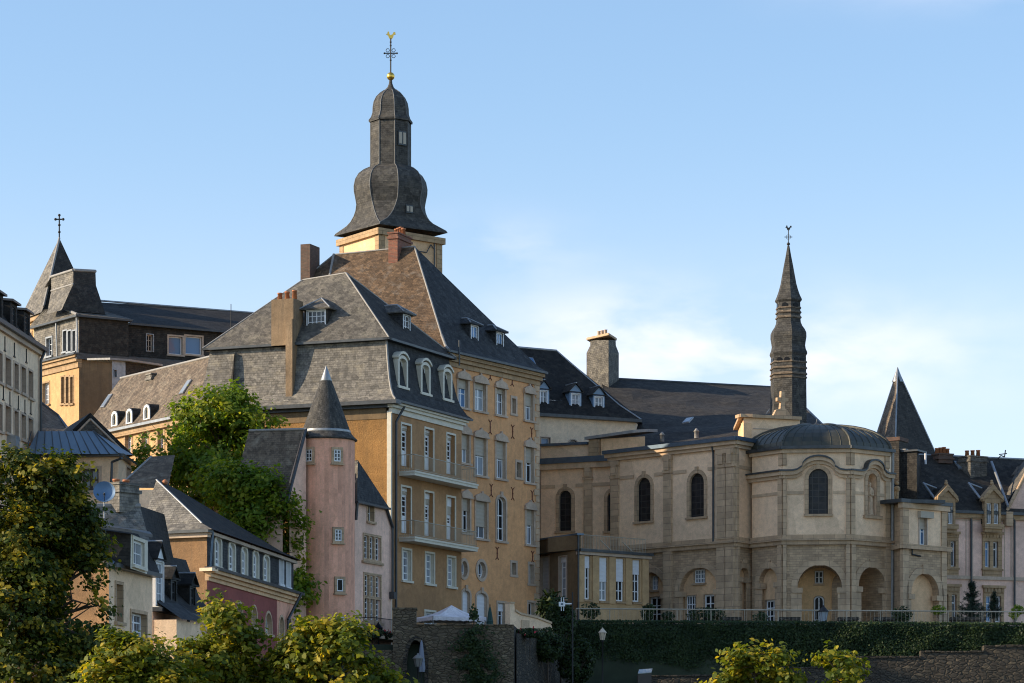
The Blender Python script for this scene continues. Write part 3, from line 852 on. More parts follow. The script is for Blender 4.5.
    # flagpole-like vent pipe at the eave end
    b.mb('vent_pipe', 'zinc_dark').tube(A_FR.pt(L+.1, zk-.3, -.2), A_FR.pt(L+.1, zk+1.3, -.2), .05)
    b.done()
def balcony_door(b, fc, px0, px1, py0, py1, shut=0):
    s0, s1, z0, z1 = fc.rect(px0, px1, py0, py1)
    fc.holes.append(('rect', s0, s1, z0, z1, None, .35))
    m = MB(); ring(m, fc, outline('rect', s0, s1, z0, z1), grow('rect', s0, s1, z0, z1, None, .12, 0), -.02, .04)
    o = m.build('balcony_door', 'cream_paint', b.root)
    f = MB(); zp = z0+(z1-z0)*.34
    sash(f, fc, 'rect', s0, s1, zp, z1-shut*(z1-z0), None, -.30, 2, 4, .16, .07)
    f.boxf(fc, s0, s1, z0, zp, -.34, -.30); f.boxf(fc, s0+.15, s1-.15, z0+.15, zp-.12, -.31, -.275)
    f.boxf(fc, s0, s1, z1-shut*(z1-z0)*.5, z1, -.34, -.24)
    f.build('leaf', 'white_paint', o)
    g_ = MB(); g_.face(*[fc.pt(*p, -.325) for p in outline('rect', s0, s1, zp, z1)]); g_.build('pane', 'glass_dark', o)
    if shut:
        h = shut*(z1-z0); r = MB(); r.grid([[fc.pt(a, z1-h*i/6, -.25+(.01 if i % 2 else 0)) for a in (s0+.01, s1-.01)] for i in range(7)]); r.build('shutter', 'shutter_cream', o)
corner_house()

# ================================================================== tall orange house behind
B_FL = Fac(W(205, 195), W(445, 188.9)); B_FR = Fac(W(445, 188.9), W(538.8, 198.6))
def orange_house():
    b = Bld('tall_house', 'tall orange house with scrolled window hoods and a steep brown hipped roof', 'house', (*W(445, 188.9), 8.3))
    ze = 27.5; L = B_FR.L
    P = [B_FL.p0, B_FL.p1, B_FR.p1, B_FL.p0+(B_FR.p1-B_FR.p0)]
    kw = dict(sm='stone_grey_trim', sur=.17, so=.05, hood='scroll', cols=2, rows=2, fw=.10, reveal=.20, mw=.06)
    def big(x0, x1, y0, y1, sh, pane): win(b, B_FR, x0, x1, y0, y1, shut=sh, pane=pane, **kw)
    for q in ((458, 467.8, 379, 407.5, .3, 'glass_blue'), (474.5, 485.5, 383, 411, .2, 'glass_pale'), (496, 504.6, 388, 415, .18, 'glass_curtain'), (524.8, 532.8, 393.5, 420.5, .42, 'glass_dark'),
              (461.5, 468.8, 434, 463, .50, 'glass_dark'), (474.8, 485.8, 437.5, 475.5, .45, 'glass_dark'), (496, 505, 441, 478.6, .45, 'glass_curtain'), (525.2, 533.2, 447, 482.6, .42, 'glass_dark'),
              (462, 469.4, 498, 532.5, .34, 'glass_dark'), (475.8, 486.6, 501, 538.6, .66, 'glass_dark'), (526, 533.6, 509.5, 544.6, .42, 'glass_dark')):
        big(*q)
    win(b, B_FR, 496.6, 505.4, 497, 541, kind='arch', rise=.35, sm='stone_grey_trim', sur=.17, so=.05, cols=2, rows=3, fw=.10, reveal=.20, key=True, pane='glass_dark', mw=.07)
    for q in ((511.8, 515.6, 398.5, 413.5), (516.4, 521, 462.5, 477.5), (511.4, 515.8, 563, 574.8), (529, 533.6, 564.5, 583.6)):
        win(b, B_FR, *q, sm='stone_grey_trim', sur=.17, cols=1, rows=2, sashm='shutter_cream', fw=.06, sill=.03, gb=.17)
    for q in ((460.5, 467, 561, 577), (477, 485.3, 562, 578.6)):
        win(b, B_FR, *q, kind='oval', sm='stone_grey_trim', sur=.2, so=.06, cols=2, rows=2, fw=.08, sill=0, pane='glass_curtain')
    for q in ((462, 469.6, 590.5, 625), (476.4, 486.6, 593, 640)):
        win(b, B_FR, *q, kind='arch', rise=.3, sm='stone_grey_trim', sur=.17, so=.05, key=True, pane='glass_pale', cols=2, rows=2, shut=.93, shm='shutter_white', sill=0)
    win(b, B_FR, 497.4, 505, 603, 640, sm='stone_grey_trim', sur=.14, cols=2, rows=3, fw=.14, shut=.2, shm='shutter_white', sill=0)
    win(b, B_FR, 528, 534, 602.6, 632, sm='stone_grey_trim', sur=.14, cols=1, rows=2, pane='glass_black', sill=0)
    wall(b.mb('wall', 'orange_plaster'), B_FR, 0, L, 6.5, ze)
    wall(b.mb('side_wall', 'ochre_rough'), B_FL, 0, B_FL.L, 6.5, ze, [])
    bk = b.mb('rear_wall', 'orange_plaster')
    for i, j in ((2, 3), (3, 0)): bk.face(*[Vector((P[k].x, P[k].y, z)) for k, z in ((i, 6.5), (j, 6.5), (j, ze), (i, ze))])
    # quoins at the right edge, alternating long and short
    q = b.mb('quoins', 'stone_trim'); z = 7.0; i = 0
    while z < ze-.9:
        w = .62 if i % 2 else .40
        q.boxf(B_FR, L-w, L+.03, z, z+.40, -.3, .05); z += .43; i += 1
    c = b.mb('cornice', 'stone_ochre')
    for z0, z1, o in ((ze-.75, ze-.45, .10), (ze-.45, ze-.2, .25), (ze-.2, ze, .42)):
        c.boxf(B_FR, -o, L+o*.3, z0, z1, -.1, o); c.boxf(B_FL, 0, B_FL.L, z0, z1, -.1, o)
    b.mb('gutter', 'zinc_dark').boxf(B_FR, -.5, L+.2, ze+.01, ze+.15, -.2, .60)
    b.mb('gutter', 'zinc_dark').boxf(B_FL, 0, B_FL.L+.5, ze+.012, ze+.152, -.2, .60)
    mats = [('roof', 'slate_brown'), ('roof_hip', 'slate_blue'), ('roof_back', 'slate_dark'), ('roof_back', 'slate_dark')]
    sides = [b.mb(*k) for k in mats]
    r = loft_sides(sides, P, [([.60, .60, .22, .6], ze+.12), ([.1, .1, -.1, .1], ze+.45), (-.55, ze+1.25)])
    k = r[-1]
    ap = P3(414.5, 246.5, 195.2); al = P3(334, 250, 197.6); al.z = ap.z-.1
    sides[0].patch(k[0], k[1], ap, al, amp=.08); sides[1].patch(k[1], k[2], ap, ap, amp=.05); sides[2].patch(k[2], k[3], al, ap); sides[3].patch(k[3], k[0], al, al)
    l = b.mb('flashing', 'pale_lead')
    l.tube(k[1], ap, .065); l.tube(al, ap, .06); l.tube(k[0], al, .05)
    for a, c_ in zip(r, r[1:]): l.tube(a[1], c_[1], .09)
    n = (k[1]-k[0]).cross(al-k[0]).normalized()
    if n.y > 0: n = -n
    l.tube(al+n*.03, (al*.55+ (k[0]*.55+k[1]*.45)*.45)+n*.03, .09)
    # dormers on the street side
    for q in ((471.2, 477.6, 326, 345), (496.8, 503, 333, 351)):
        dormer(b, B_FR.off(-.75), *q, back=2.4, rh=.42, cheek='slate_blue', roofm='slate_blue', cols=2, rows=1, pane='glass_blue', side=.18, over=.2, roof='hip')
    # chimneys
    f0 = B_FL.off(-3.6); s0, s1 = f0.hit(300.5, 260)[0], f0.hit(310, 260)[0]
    chimney(b, f0, s0, s1, -1.5, 0, ze+3.5, ZP(243, 196), 'dark_brick', pots=0, cap=False)
    f1 = B_FL.off(-4.4); s0, s1 = f1.hit(388.3, 240)[0], f1.hit(397.5, 240)[0]
    chimney(b, f1, s0, s1, -2.3, 0, ze+4.5, ZP(233.5, 195), 'red_brick', pots=4)
    # iron wall ties
    for x, y0, y1 in ((490, 366, 380), (512, 371, 386), (531, 374.5, 386.5), (490, 420, 434), (512.5, 425, 438.6), (531.5, 427.5, 440), (491, 484, 496.6), (512.5, 487.4, 500), (532, 490.4, 501.6), (497, 547, 559.6), (532.4, 551, 562.6)):
        s, z0 = B_FR.hit(x, y1); z1 = B_FR.hit(x, y0)[1]
        m = MB(); zc = (z0+z1)/2; w = .19
        m.boxf(B_FR, s-.03, s+.03, z0+.14, z1-.14, 0, .04)
        for sg in (-1, 1):
            m.tube(B_FR.pt(s, z1-.15, .02), B_FR.pt(s+sg*w, z1, .02), .028, n=5); m.tube(B_FR.pt(s, z0+.15, .02), B_FR.pt(s+sg*w, z0, .02), .028, n=5)
        m.boxf(B_FR, s-.05, s+.05, zc-.025, zc+.025, 0, .05)
        m.build('wall_tie', 'rust_iron', b.root)
    b.done()
orange_house()

# ================================================================== church tower with the onion spire
def rooster(b, p, s, mat):
    """weathercock cut from plate, facing left"""
    pts = [(-.95, .55), (-.55, .30), (-.30, -.25), (-.05, -.45), (.25, -.40), (.50, .0), (.62, .40), (1.0, .50), (.92, .95), (.60, 1.0), (.35, .55), (.02, .35), (-.22, .55), (-.30, 1.0), (-.52, 1.12), (-.66, .92), (-.62, .72)]
    m = b.mb('weathercock', mat); m.prism([p+Vector((x*s, 0, z*s+.45*s)) for x, z in pts], (0, .12*s+.02, 0))
def church_tower():
    d = 216; c = W(391, d); sc = d/FPX
    b = Bld('church_tower', 'square cream church tower under a tall slate onion spire with a golden cock', 'church tower', (c.x, c.y, 9))
    cx, cy = c
    # square body, corner towards the viewer-left
    k = W(379, 210.6); lft = W(340, 215.2); rgt = W(441.5, 214.6)
    bk_ = lft+rgt-k
    zt = ZP(229, 211)
    f1, f2 = Fac(lft, k), Fac(k, rgt)
    wall(b.mb('wall', 'cream_warm'), f1, 0, f1.L, 9, zt, []); wall(b.mb('wall', 'cream_warm'), f2, 0, f2.L, 9, zt, [])
    f3, f4 = Fac(rgt, bk_), Fac(bk_, lft)
    wall(b.mb('wall', 'cream_warm'), f3, 0, f3.L, 9, zt, []); wall(b.mb('wall', 'cream_warm'), f4, 0, f4.L, 9, zt, [])
    for f in (f1, f2):
        b.mb('corner_stones', 'stone_ochre', True).boxf(f, f.L-.5 if f is f1 else .0, f.L+.05 if f is f1 else .5, 9, zt, -.2, .06)
        b.mb('corner_stones', 'stone_ochre', True).boxf(f, 0 if f is f1 else f.L-.5, .5 if f is f1 else f.L+.03, 9, zt, -.2, .055)
        b.mb('cornice', 'stone_ochre').boxf(f, -.2, f.L+.2, zt-.45, zt, -.2, .22)
    m = b.mb('downpipe', 'zinc_dark', True); m.tube(f2.pt(f2.L-.75, 9, .1), f2.pt(f2.L-.75, zt, .1), .05); m = b.mb('conduit', 'zinc_dark'); m.path([f2.pt(.9, zt-1.2, .1), f2.pt(f2.L-1.5, zt-1.2, .1), f2.pt(f2.L-1.1, zt-.6, .1), f2.pt(f2.L-.75, zt-.9, .1)], .035)
    # unseen nave behind the tall house, added and sized to shade the church walls
    n0, n1 = Vector((-13.5, 206.5)), Vector((1.72, 200.4)); n2, n3 = Vector((1.85, 217)), Vector((-13.5, 219)); ez = 25.2
    for p, q in ((n0, n1), (n1, n2), (n2, n3), (n3, n0)): f = Fac(p, q); wall(b.mb('unseen_nave_wall', 'cream_warm'), f, 0, f.L, 9, ez, [])
    ra, rb_ = (n0+n3)/2, (n1+n2)/2; ra, rb_ = Vector((*ra, 29.6)), Vector((*rb_, 29.2))
    K4 = [Vector((*p, ez)) for p in (n0, n1, n2, n3)]
    nr_ = b.mb('unseen_nave_roof', 'slate_dark'); nr_.patch(K4[0], K4[1], rb_, ra); nr_.patch(K4[2], K4[3], ra, rb_); nr_.face(K4[1], K4[2], rb_); nr_.face(K4[3], K4[0], ra)
    # spire: square at the eave, octagon above
    ctr = (lft+rgt)/2
    half = [(p-ctr) for p in (k, rgt, bk_, lft)]
    R0 = half[0].length
    ang0 = math.atan2(half[0].y, half[0].x)
    def ringpts(hw, z, cut):
        """hw: half width seen; cut 0 = square, 1 = regular octagon"""
        R = hw*sc
        r = []
        for i in range(4):
            a = ang0+i*math.pi/2
            da = (math.pi/8)*cut+.001
            rad = R*1.27*(1-cut)+R*1.02*cut
            for s in (-1, 1): r.append(Vector((ctr.x+rad*math.cos(a+s*da), ctr.y+rad*math.sin(a+s*da), z)))
        return r
    prof = [(45, 237.5, .0), (44, 235.5, .0), (40, 232.2, .12), (36.5, 229, .28), (34.2, 225, .45), (33, 220, .65), (32.6, 215, .8), (33.2, 209, .95), (34.8, 203, 1), (36.2, 196, 1), (36.4, 191, 1), (35, 184, 1), (31.5, 178, 1), (26.5, 174, 1), (21.5, 171.6, 1),
            (20.2, 171, 1), (20, 168, 1), (20, 127, 1)]
    hwb = [(21.3, 126.6), (21.6, 124.8), (19.2, 121.6), (17.8, 117), (17.6, 111.5), (16.6, 106), (14.2, 101), (10.4, 97), (6.2, 94), (3.2, 91), (1.7, 87), (1.2, 81)]
    rows = [ringpts(h, ZP(y, d), c_) for h, y, c_ in prof]
    sp = b.mb('spire', 'slate_spire')
    sp.grid(rows, closed=True)
    sp.face(*rows[0])
    sp.grid([ringpts(h, ZP(y, d), 1) for h, y in hwb], closed=True)
    # lead rolls on the arrises
    for part, pr in (('flashing', rows), ('flashing', [ringpts(h, ZP(y, d), 1) for h, y in hwb[:9]])):
        for a_, c_ in zip(pr, pr[1:]):
            for i in (0, 1, 7, 2, 3): b.mb('flashing', 'lead_dull').tube(a_[i], c_[i], .035, n=5)
    # louvre in the lantern and hatch in the bell
    def on_face(i, hw, y0, y1, w, name):
        a_, c_ = ringpts(hw+.6, ZP(y1, d), 1), ringpts(hw+.6, ZP(y0, d), 1)
        mid0, mid1 = (a_[i]+a_[(i+1) % 8])/2, (c_[i]+c_[(i+1) % 8])/2; u = (a_[(i+1) % 8]-a_[i]).normalized()
        m_ = MB(); m_.prism([mid0-u*w, mid0+u*w, mid1+u*w, mid1-u*w], (mid0-Vector((ctr.x, ctr.y, mid0.z))).normalized()*.10)
        o = m_.build(name, 'zinc_dark', b.root)
        n_ = (mid0-Vector((ctr.x, ctr.y, mid0.z))).normalized(); g_ = MB()
        for j in (-1, 1): g_.prism([mid0+u*(j*w*.5-w*.34)+n_*.08+Vector((0, 0, .1)), mid0+u*(j*w*.5+w*.34)+n_*.08+Vector((0, 0, .1)), mid1+u*(j*w*.5+w*.34)+n_*.08-Vector((0, 0, .1)), mid1+u*(j*w*.5-w*.34)+n_*.08-Vector((0, 0, .1))], n_*.05)
        g_.build('louvre', 'shutter_cream', o)
    fi = min(range(8), key=lambda i: abs(((rows[-1][i]+rows[-1][(i+1) % 8])/2).x - W(401, d).x) + (9 if ((rows[-1][i]+rows[-1][(i+1) % 8])/2).y > ctr.y else 0))
    on_face(fi, 20, 138, 152, .34, 'louvre_window')
    on_face(fi, 33.2, 213, 221, .30, 'roof_hatch')
    top = Vector((ctr.x, ctr.y, 0))
    b.mb('ball', 'gilding').ball(top+Vector((0, 0, ZP(80, d))), .29)
    ir = b.mb('cross', 'iron')
    ir.tube(top+Vector((0, 0, ZP(78, d))), top+Vector((0, 0, ZP(42, d))), .05)
    zc = ZP(57, d)
    ir.tube(top+Vector((-.45, 0, zc)), top+Vector((.45, 0, zc)), .045)
    for dx, dz in ((.28, .28), (-.28, .28), (.28, -.28), (-.28, -.28)):
        for t0 in range(6):
            a0, a1 = t0*math.pi/3, (t0+1)*math.pi/3
            ir.tube(top+Vector((dx*.75+.13*math.cos(a0), 0, zc+dz*.75+.13*math.sin(a0))), top+Vector((dx*.75+.13*math.cos(a1), 0, zc+dz*.75+.13*math.sin(a1))), .026, n=4)
    for x, z in ((-.45, 0), (.45, 0)): ir.ball(top+Vector((x, 0, zc+z)), .07)
    for z in (.55, -.5, .8): ir.ball(top+Vector((0, 0, zc+z)), .075)
    rooster(b, top+Vector((0, 0, ZP(43, d))), .36, 'gilding')
    b.done()
church_tower()

# ================================================================== turret house in pink
def turret_house():
    b = Bld('turret_house', 'pink house with a round turret under a pointed slate cone', 'house', (*W(330, 171), 7))
    d = 171; c = W(326.2, d); R = 28.6*d/FPX
    sc = d/FPX
    t = b.mb('turret_wall', 'pink_plaster')
    n = 40
    zt = ZP(440, d)
    rows = []
    nz_ = 14
    for j in range(nz_+1):
        z = 5+(zt-5)*j/nz_
        rows.append([(c.x+R*math.cos(2*math.pi*k/n), c.y+R*math.sin(2*math.pi*k/n), z) for k in range(n)])
    t.grid(rows, closed=True, smooth=True)
    b.mb('cone_roof', 'slate_cone').lathe(c, [(R*.96, ZP(441.5, d)), (31.0*sc, ZP(441, d)), (30.8*sc, ZP(439.6, d)), (27.5*sc, ZP(436.6, d)), (24.6*sc, ZP(433, d)), (23.6*sc, ZP(430, d)), (13.2*sc, ZP(401, d)), (5.6*sc, ZP(381, d))], 48)
    b.mb('flashing', 'lead').lathe(c, [(24.4*sc, ZP(434, d)), (25*sc, ZP(433, d)), (24.2*sc, ZP(430.8, d))], 48)
    b.mb('finial', 'lead').lathe(c, [(5.5*sc, ZP(381, d)), (5.7*sc, ZP(380.5, d)), (2.6*sc, ZP(372, d)), (.02, ZP(366, d))], 20)
    def twin(px, py0, py1, w, rows_=2, cols=2, pane='glass_dark'):
        x = (px-326.2)*sc
        th = math.asin(max(-.95, min(.95, x/R)))
        nrm = Vector((math.sin(th), -math.cos(th))); pc = Vector(c)+nrm*(R-.06); dd = Vector((-nrm.y, nrm.x))
        f = Fac(pc-dd*.8, pc+dd*.8)
        z0, z1 = ZP(py1, pc.y), ZP(py0, pc.y); s = .8
        m = MB(); ring(m, f, outline('rect', s-w/2, s+w/2, z0, z1), grow('rect', s-w/2, s+w/2, z0, z1, None, .13, .13), -.05, .15); m.boxf(f, s-w/2-.18, s+w/2+.18, z0-.2, z0-.12, 0, .22)
        o = m.build('window', 'stone_buff', b.root)
        fr = MB(); sash(fr, f, 'rect', s-w/2, s+w/2, z0, z1, None, .115, cols, rows_, .06, .04, .03); fr.build('frame', 'white_paint', o)
        g_ = MB(); g_.boxf(f, s-w/2, s+w/2, z0, z1, -.1, .09); g_.build('pane', pane, o)
    twin(311.2, 449.6, 461.6, .42, 3); twin(338.5, 449.6, 461.6, .42, 3)
    twin(339.4, 529.5, 541, .42, 3); twin(341, 579, 591.4, .40, 1, 1, 'glass_black'); twin(342, 617, 628, .45, 2)
    # left block: gable to the right with a raked verge, lit slope to the left
    g = Fac(W(280, 167.2), W(310, 169.9))
    sA, zA = g.hit(290.5, 476); sB, zB = g.hit(303.5, 429)
    wl_ = b.mb('side_wall', 'pale_pink_plaster')
    wl_.face(g.pt(sA-.1, 5), g.pt(g.hit(306.2, 0)[0], 5), g.pt(g.hit(306.2, 0)[0], zB-.5), g.pt(sB, zB-.05), g.pt(sA, zA-.05), g.pt(sA-.1, zA-.3))
    back = Vector((-3.3, .8, 0))
    e0, e1 = g.pt(sA-.55, zA-1.6, .12), g.pt(sB+.1, zB, .12)
    b.mb('side_roof', 'slate_tan').patch(e0+back, e0, e1, e1+back, amp=.05)
    b.mb('side_roof', 'slate_tan').face(e1, e1+back, e1+back+Vector((1.5, 3, -3.5)), e1+Vector((1.5, 3, -3.5)))
    b.mb('gable_end', 'pale_pink_plaster').face(e0+back, e1+back, e1+back+Vector((1.5, 3, -3.5)), Vector((e0.x+back.x+1.5, e0.y+back.y+3, 5)), Vector((e0.x+back.x, e0.y+back.y, 5)))
    f9 = Fac((e0+back).xy, e0.xy); wall(b.mb('side_wall', 'pale_pink_plaster'), f9, .05, f9.L-.35, 5, e0.z-.05, [], o=-.3)
    l = b.mb('flashing', 'pale_lead'); l.tube(e1, e1+back, .08)
    b.mb('verge', 'zinc_dark').tube(e0, e1, .075)
    # right wing: narrow, hipped
    w = Fac(W(353.5, 172), W(392, 177.2)); Lw = w.L
    zt = w.hit(357, 502)[1]
    win(b, w, 367.6, 373.4, 504.5, 521.5, cols=1, rows=2, sm='stone_buff', sur=.14, gb=.1, pane='glass_dark')
    def lights(x0, x1, y0, y1, rows_, n=3, sur=.13):
        s0, s1, z0, z1 = w.rect(x0, x1, y0, y1); k = (s1-s0)/n
        w.holes.append(('rect', s0, s1, z0, z1, None, .2))
        m = MB(); ring(m, w, outline('rect', s0, s1, z0, z1), grow('rect', s0, s1, z0, z1, None, sur, sur), -.02, .05)
        for i in range(1, n): m.boxf(w, s0+k*i-.09, s0+k*i+.09, z0, z1, -.2, .03)
        m.boxf(w, s0-.3, s1+.3, z0-.27, z0-.13, 0, .14)
        if y1-y0 > 35: m.boxf(w, s0, s1, (z0+z1)/2-.08, (z0+z1)/2+.08, -.2, .028)
        o = m.build('mullioned_window', 'stone_buff', b.root)
        for i in range(n):
            f = MB(); a, e = s0+k*i+(.09 if i else 0), s0+k*(i+1)-(.09 if i < n-1 else 0)
            sash(f, w, 'rect', a, e, z0, z1, None, -.12, 2, rows_, .06, .045); f.build('frame', 'white_paint', o)
            g_ = MB(); g_.face(*[w.pt(*p, -.16) for p in outline('rect', a, e, z0, z1)]); g_.build('pane', 'glass_dark', o)
    lights(363.6, 380, 536.5, 559.5, 4); lights(364.2, 380.2, 575.5, 620, 8)
    s_r = w.hit(385, 0)[0]
    wall(b.mb('wing_wall', 'pale_pink_plaster'), w, 0, s_r, 5, zt)
    b.mb('wing_wall', 'pale_pink_plaster').face(w.pt(s_r, 5), w.pt(w.hit(391.5, 0)[0], 5), w.pt(w.hit(391.5, 0)[0], ZP(528, 177)), w.pt(s_r, zt))
    a_, b_ = w.pt(-.05, zt, .25), w.pt(s_r+.1, zt, .25)
    ap = P3(357.8, 460, 173.6)
    back = Vector((-2.6, 3.4, 0))
    b.mb('wing_roof', 'slate_blue').patch(a_, b_, ap, ap, amp=.03)
    b.mb('wing_roof', 'slate_light').patch(a_+Vector((-.28, .35, 0)), a_, ap, ap+Vector((-.28, .4, 0)), nu=1, amp=.02)
    b.mb('wing_roof', 'slate_blue').face(b_, ap, ap+back, b_+back)
    b.mb('gutter', 'zinc_dark').boxf(w, -.08, s_r+.12, zt-.10, zt+.02, -.1, .33)
    b.mb('verge', 'zinc_dark').tube(w.pt(s_r, zt, .1), w.pt(w.hit(391.5, 0)[0], ZP(528, 177), .1), .09)
    xx = w.hit(390.3, 0)[0]
    downpipe(b, [w.pt(xx, ZP(528, 177), .14), w.pt(xx, ZP(594, 177), .14)], .07)
    b.mb('rain_hopper', 'zinc_dark').boxf(w, xx-.16, xx+.16, ZP(599, 177), ZP(592, 177), .0, .3)
    b.mb('downpipe', 'zinc_dark', True).path([w.pt(.08, ZP(503, 172), .2), w.pt(.08, ZP(520, 172), .12)], .09)
    # balcony with an iron rail and a planted ledge
    zb = ZP(636, 174)
    m = MB(); m.boxf(w, .2, Lw+.2, zb-.22, zb, 0, 1.3)
    o = m.build('balcony', 'stone_trim', b.root)
    r = MB()
    z1 = zb+.95
    for p, q in ((w.pt(.25, z1, 1.2), w.pt(Lw+.1, z1, 1.2)), (w.pt(.25, z1, 1.2), w.pt(.25, z1, 0)), (w.pt(.25, zb+.1, 1.2), w.pt(Lw+.1, zb+.1, 1.2))): r.tube(p, q, .025, n=5)
    k = int(Lw/.13)
    for i in range(k+1): r.tube(w.pt(.25+(Lw-.15)*i/k, zb, 1.2), w.pt(.25+(Lw-.15)*i/k, z1, 1.2), .012, n=4)
    r.build('railing', 'iron', o)
    b.done()
    return w, zb
K_W, K_ZB = turret_house()

# ================================================================== pale block at the left edge
def pale_block():
    f = Fac(W(-25, 155.4), W(39.8, 170)); L = f.L
    ze = ZP(349, 170)
    b = Bld('apartment_block', 'pale plastered block with rows of narrow windows, cut by the left edge', 'building', (*f.p1, 3))
    rows = [((-2.5, 1.8, 353, 382), (5.3, 10.3, 358.5, 386), (14, 18, 364, 390), (21, 25.4, 367.5, 393.5), (28.2, 32.4, 371.5, 398)),
            ((-2.5, 1.8, 404, 431), (5.3, 10.3, 406.5, 433), (14, 18, 411.5, 437), (21, 25.4, 415, 439.5), (28.2, 32.4, 419, 442)),
            ((-2.5, 1.8, 457, 484), (5.3, 10.3, 459, 484), (14, 18, 461, 486), (21, 25.4, 463, 487), (28.2, 32.4, 465, 488))]
    for r in rows:
        for q in r: win(b, f, *q, sm='stone_grey_trim', sur=.13, cols=2, rows=3, pane='glass_black', sashm='dark_wood', gb=.1, fw=.05)
    wall(b.mb('wall', 'white_plaster'), f, 0, L, 0, ze)
    g = Fac(f.p1, f.p1+Vector((-9, 7)))
    e = Fac(f.p1, f.p1+Vector((-12.5, 5.0)))
    wl_ = b.mb('side_wall', 'white_plaster'); wl_.face(f.pt(L, 0), e.pt(e.L, 0), e.pt(e.L, ze), f.pt(L, ze))
    c = b.mb('cornice', 'stone_grey_trim'); c.boxf(f, 0, L+.25, ze-.4, ze-.15, -.1, .2); 
    b.mb('gutter', 'zinc_dark').boxf(f, 0, L+.35, ze-.15, ze+.08, -.2, .42)
    # mansard
    m = b.mb('mansard_slope', 'slate_black')
    a0, a1 = f.pt(0, ze+.08, .1), f.pt(L, ze+.08, .1); k0, k1 = f.pt(0, ze+1.65, -1.0), f.pt(L-1.0, ze+1.65, -1.0)
    m.patch(a0, a1, k1, k0); m.face(a1, e.pt(e.L, ze, 0), k1+Vector((-6, 2.4, .2)), k1)
    b.mb('roof', 'zinc_dark').face(k0, k1, k1+Vector((-6, 2.4, .2)), k0+Vector((-6, 2.4, .2)))
    for s, w in ((L-2.9, 1.5), (L-6.0, 1.6), (L-9.2, 1.6)):
        o_ = MB(); ff = f.off(-.05)
        hole = ('rect', s-.42, s+.42, ze+.35, ze+1.4, None, .1)
        wall(o_, ff, s-w/2, s+w/2, ze+.1, ze+1.6, [hole])
        for x in (s-w/2, s+w/2): o_.face(ff.pt(x, ze+.1), ff.pt(x, ze+1.6), ff.pt(x, ze+1.6, -2), ff.pt(x, ze+.1, -2))
        d = o_.build('dormer', 'slate_black', b.root)
        r = MB(); r.prism([ff.pt(s-w/2-.15, ze+1.6, .2), ff.pt(s+w/2+.15, ze+1.6, .2), ff.pt(s+w/2+.15, ze+1.8, -2.2), ff.pt(s-w/2-.15, ze+1.8, -2.2)], (0, 0, .12)); r.build('roof', 'zinc_dark', d)
        fr = MB(); sash(fr, ff, 'rect', *hole[1:5], None, -.06, 2, 3); fr.build('frame', 'zinc_dark', d)
        g_ = MB(); g_.face(*[ff.pt(*p, -.09) for p in outline('rect', *hole[1:5])]); g_.build('pane', 'glass_dark', d)
    for x, y in ((4.5, 343), (14, 349), (26, 355), (3, 392), (9.5, 398), (18, 402), (24.5, 406), (30.5, 406.5)):
        s, z = f.hit(x, y); w_ = b.mb('wall_tie', 'iron', True); w_.boxf(f, s-.03, s+.03, z-.45, z+.35, 0, .05); w_.boxf(f, s-.2, s+.2, z-.45, z-.39, 0, .05)
    downpipe(b, [f.pt(L-.1, ze-.1, .35), f.pt(L-.35, ze-.7, .14), f.pt(L-.35, 1, .14)], .08)
    s, z = f.hit(9, 442); b.mb('alarm_box', 'lead').boxf(f, s-.5, s+.35, z-.35, z+.3, 0, .5)
    b.done()
pale_block()

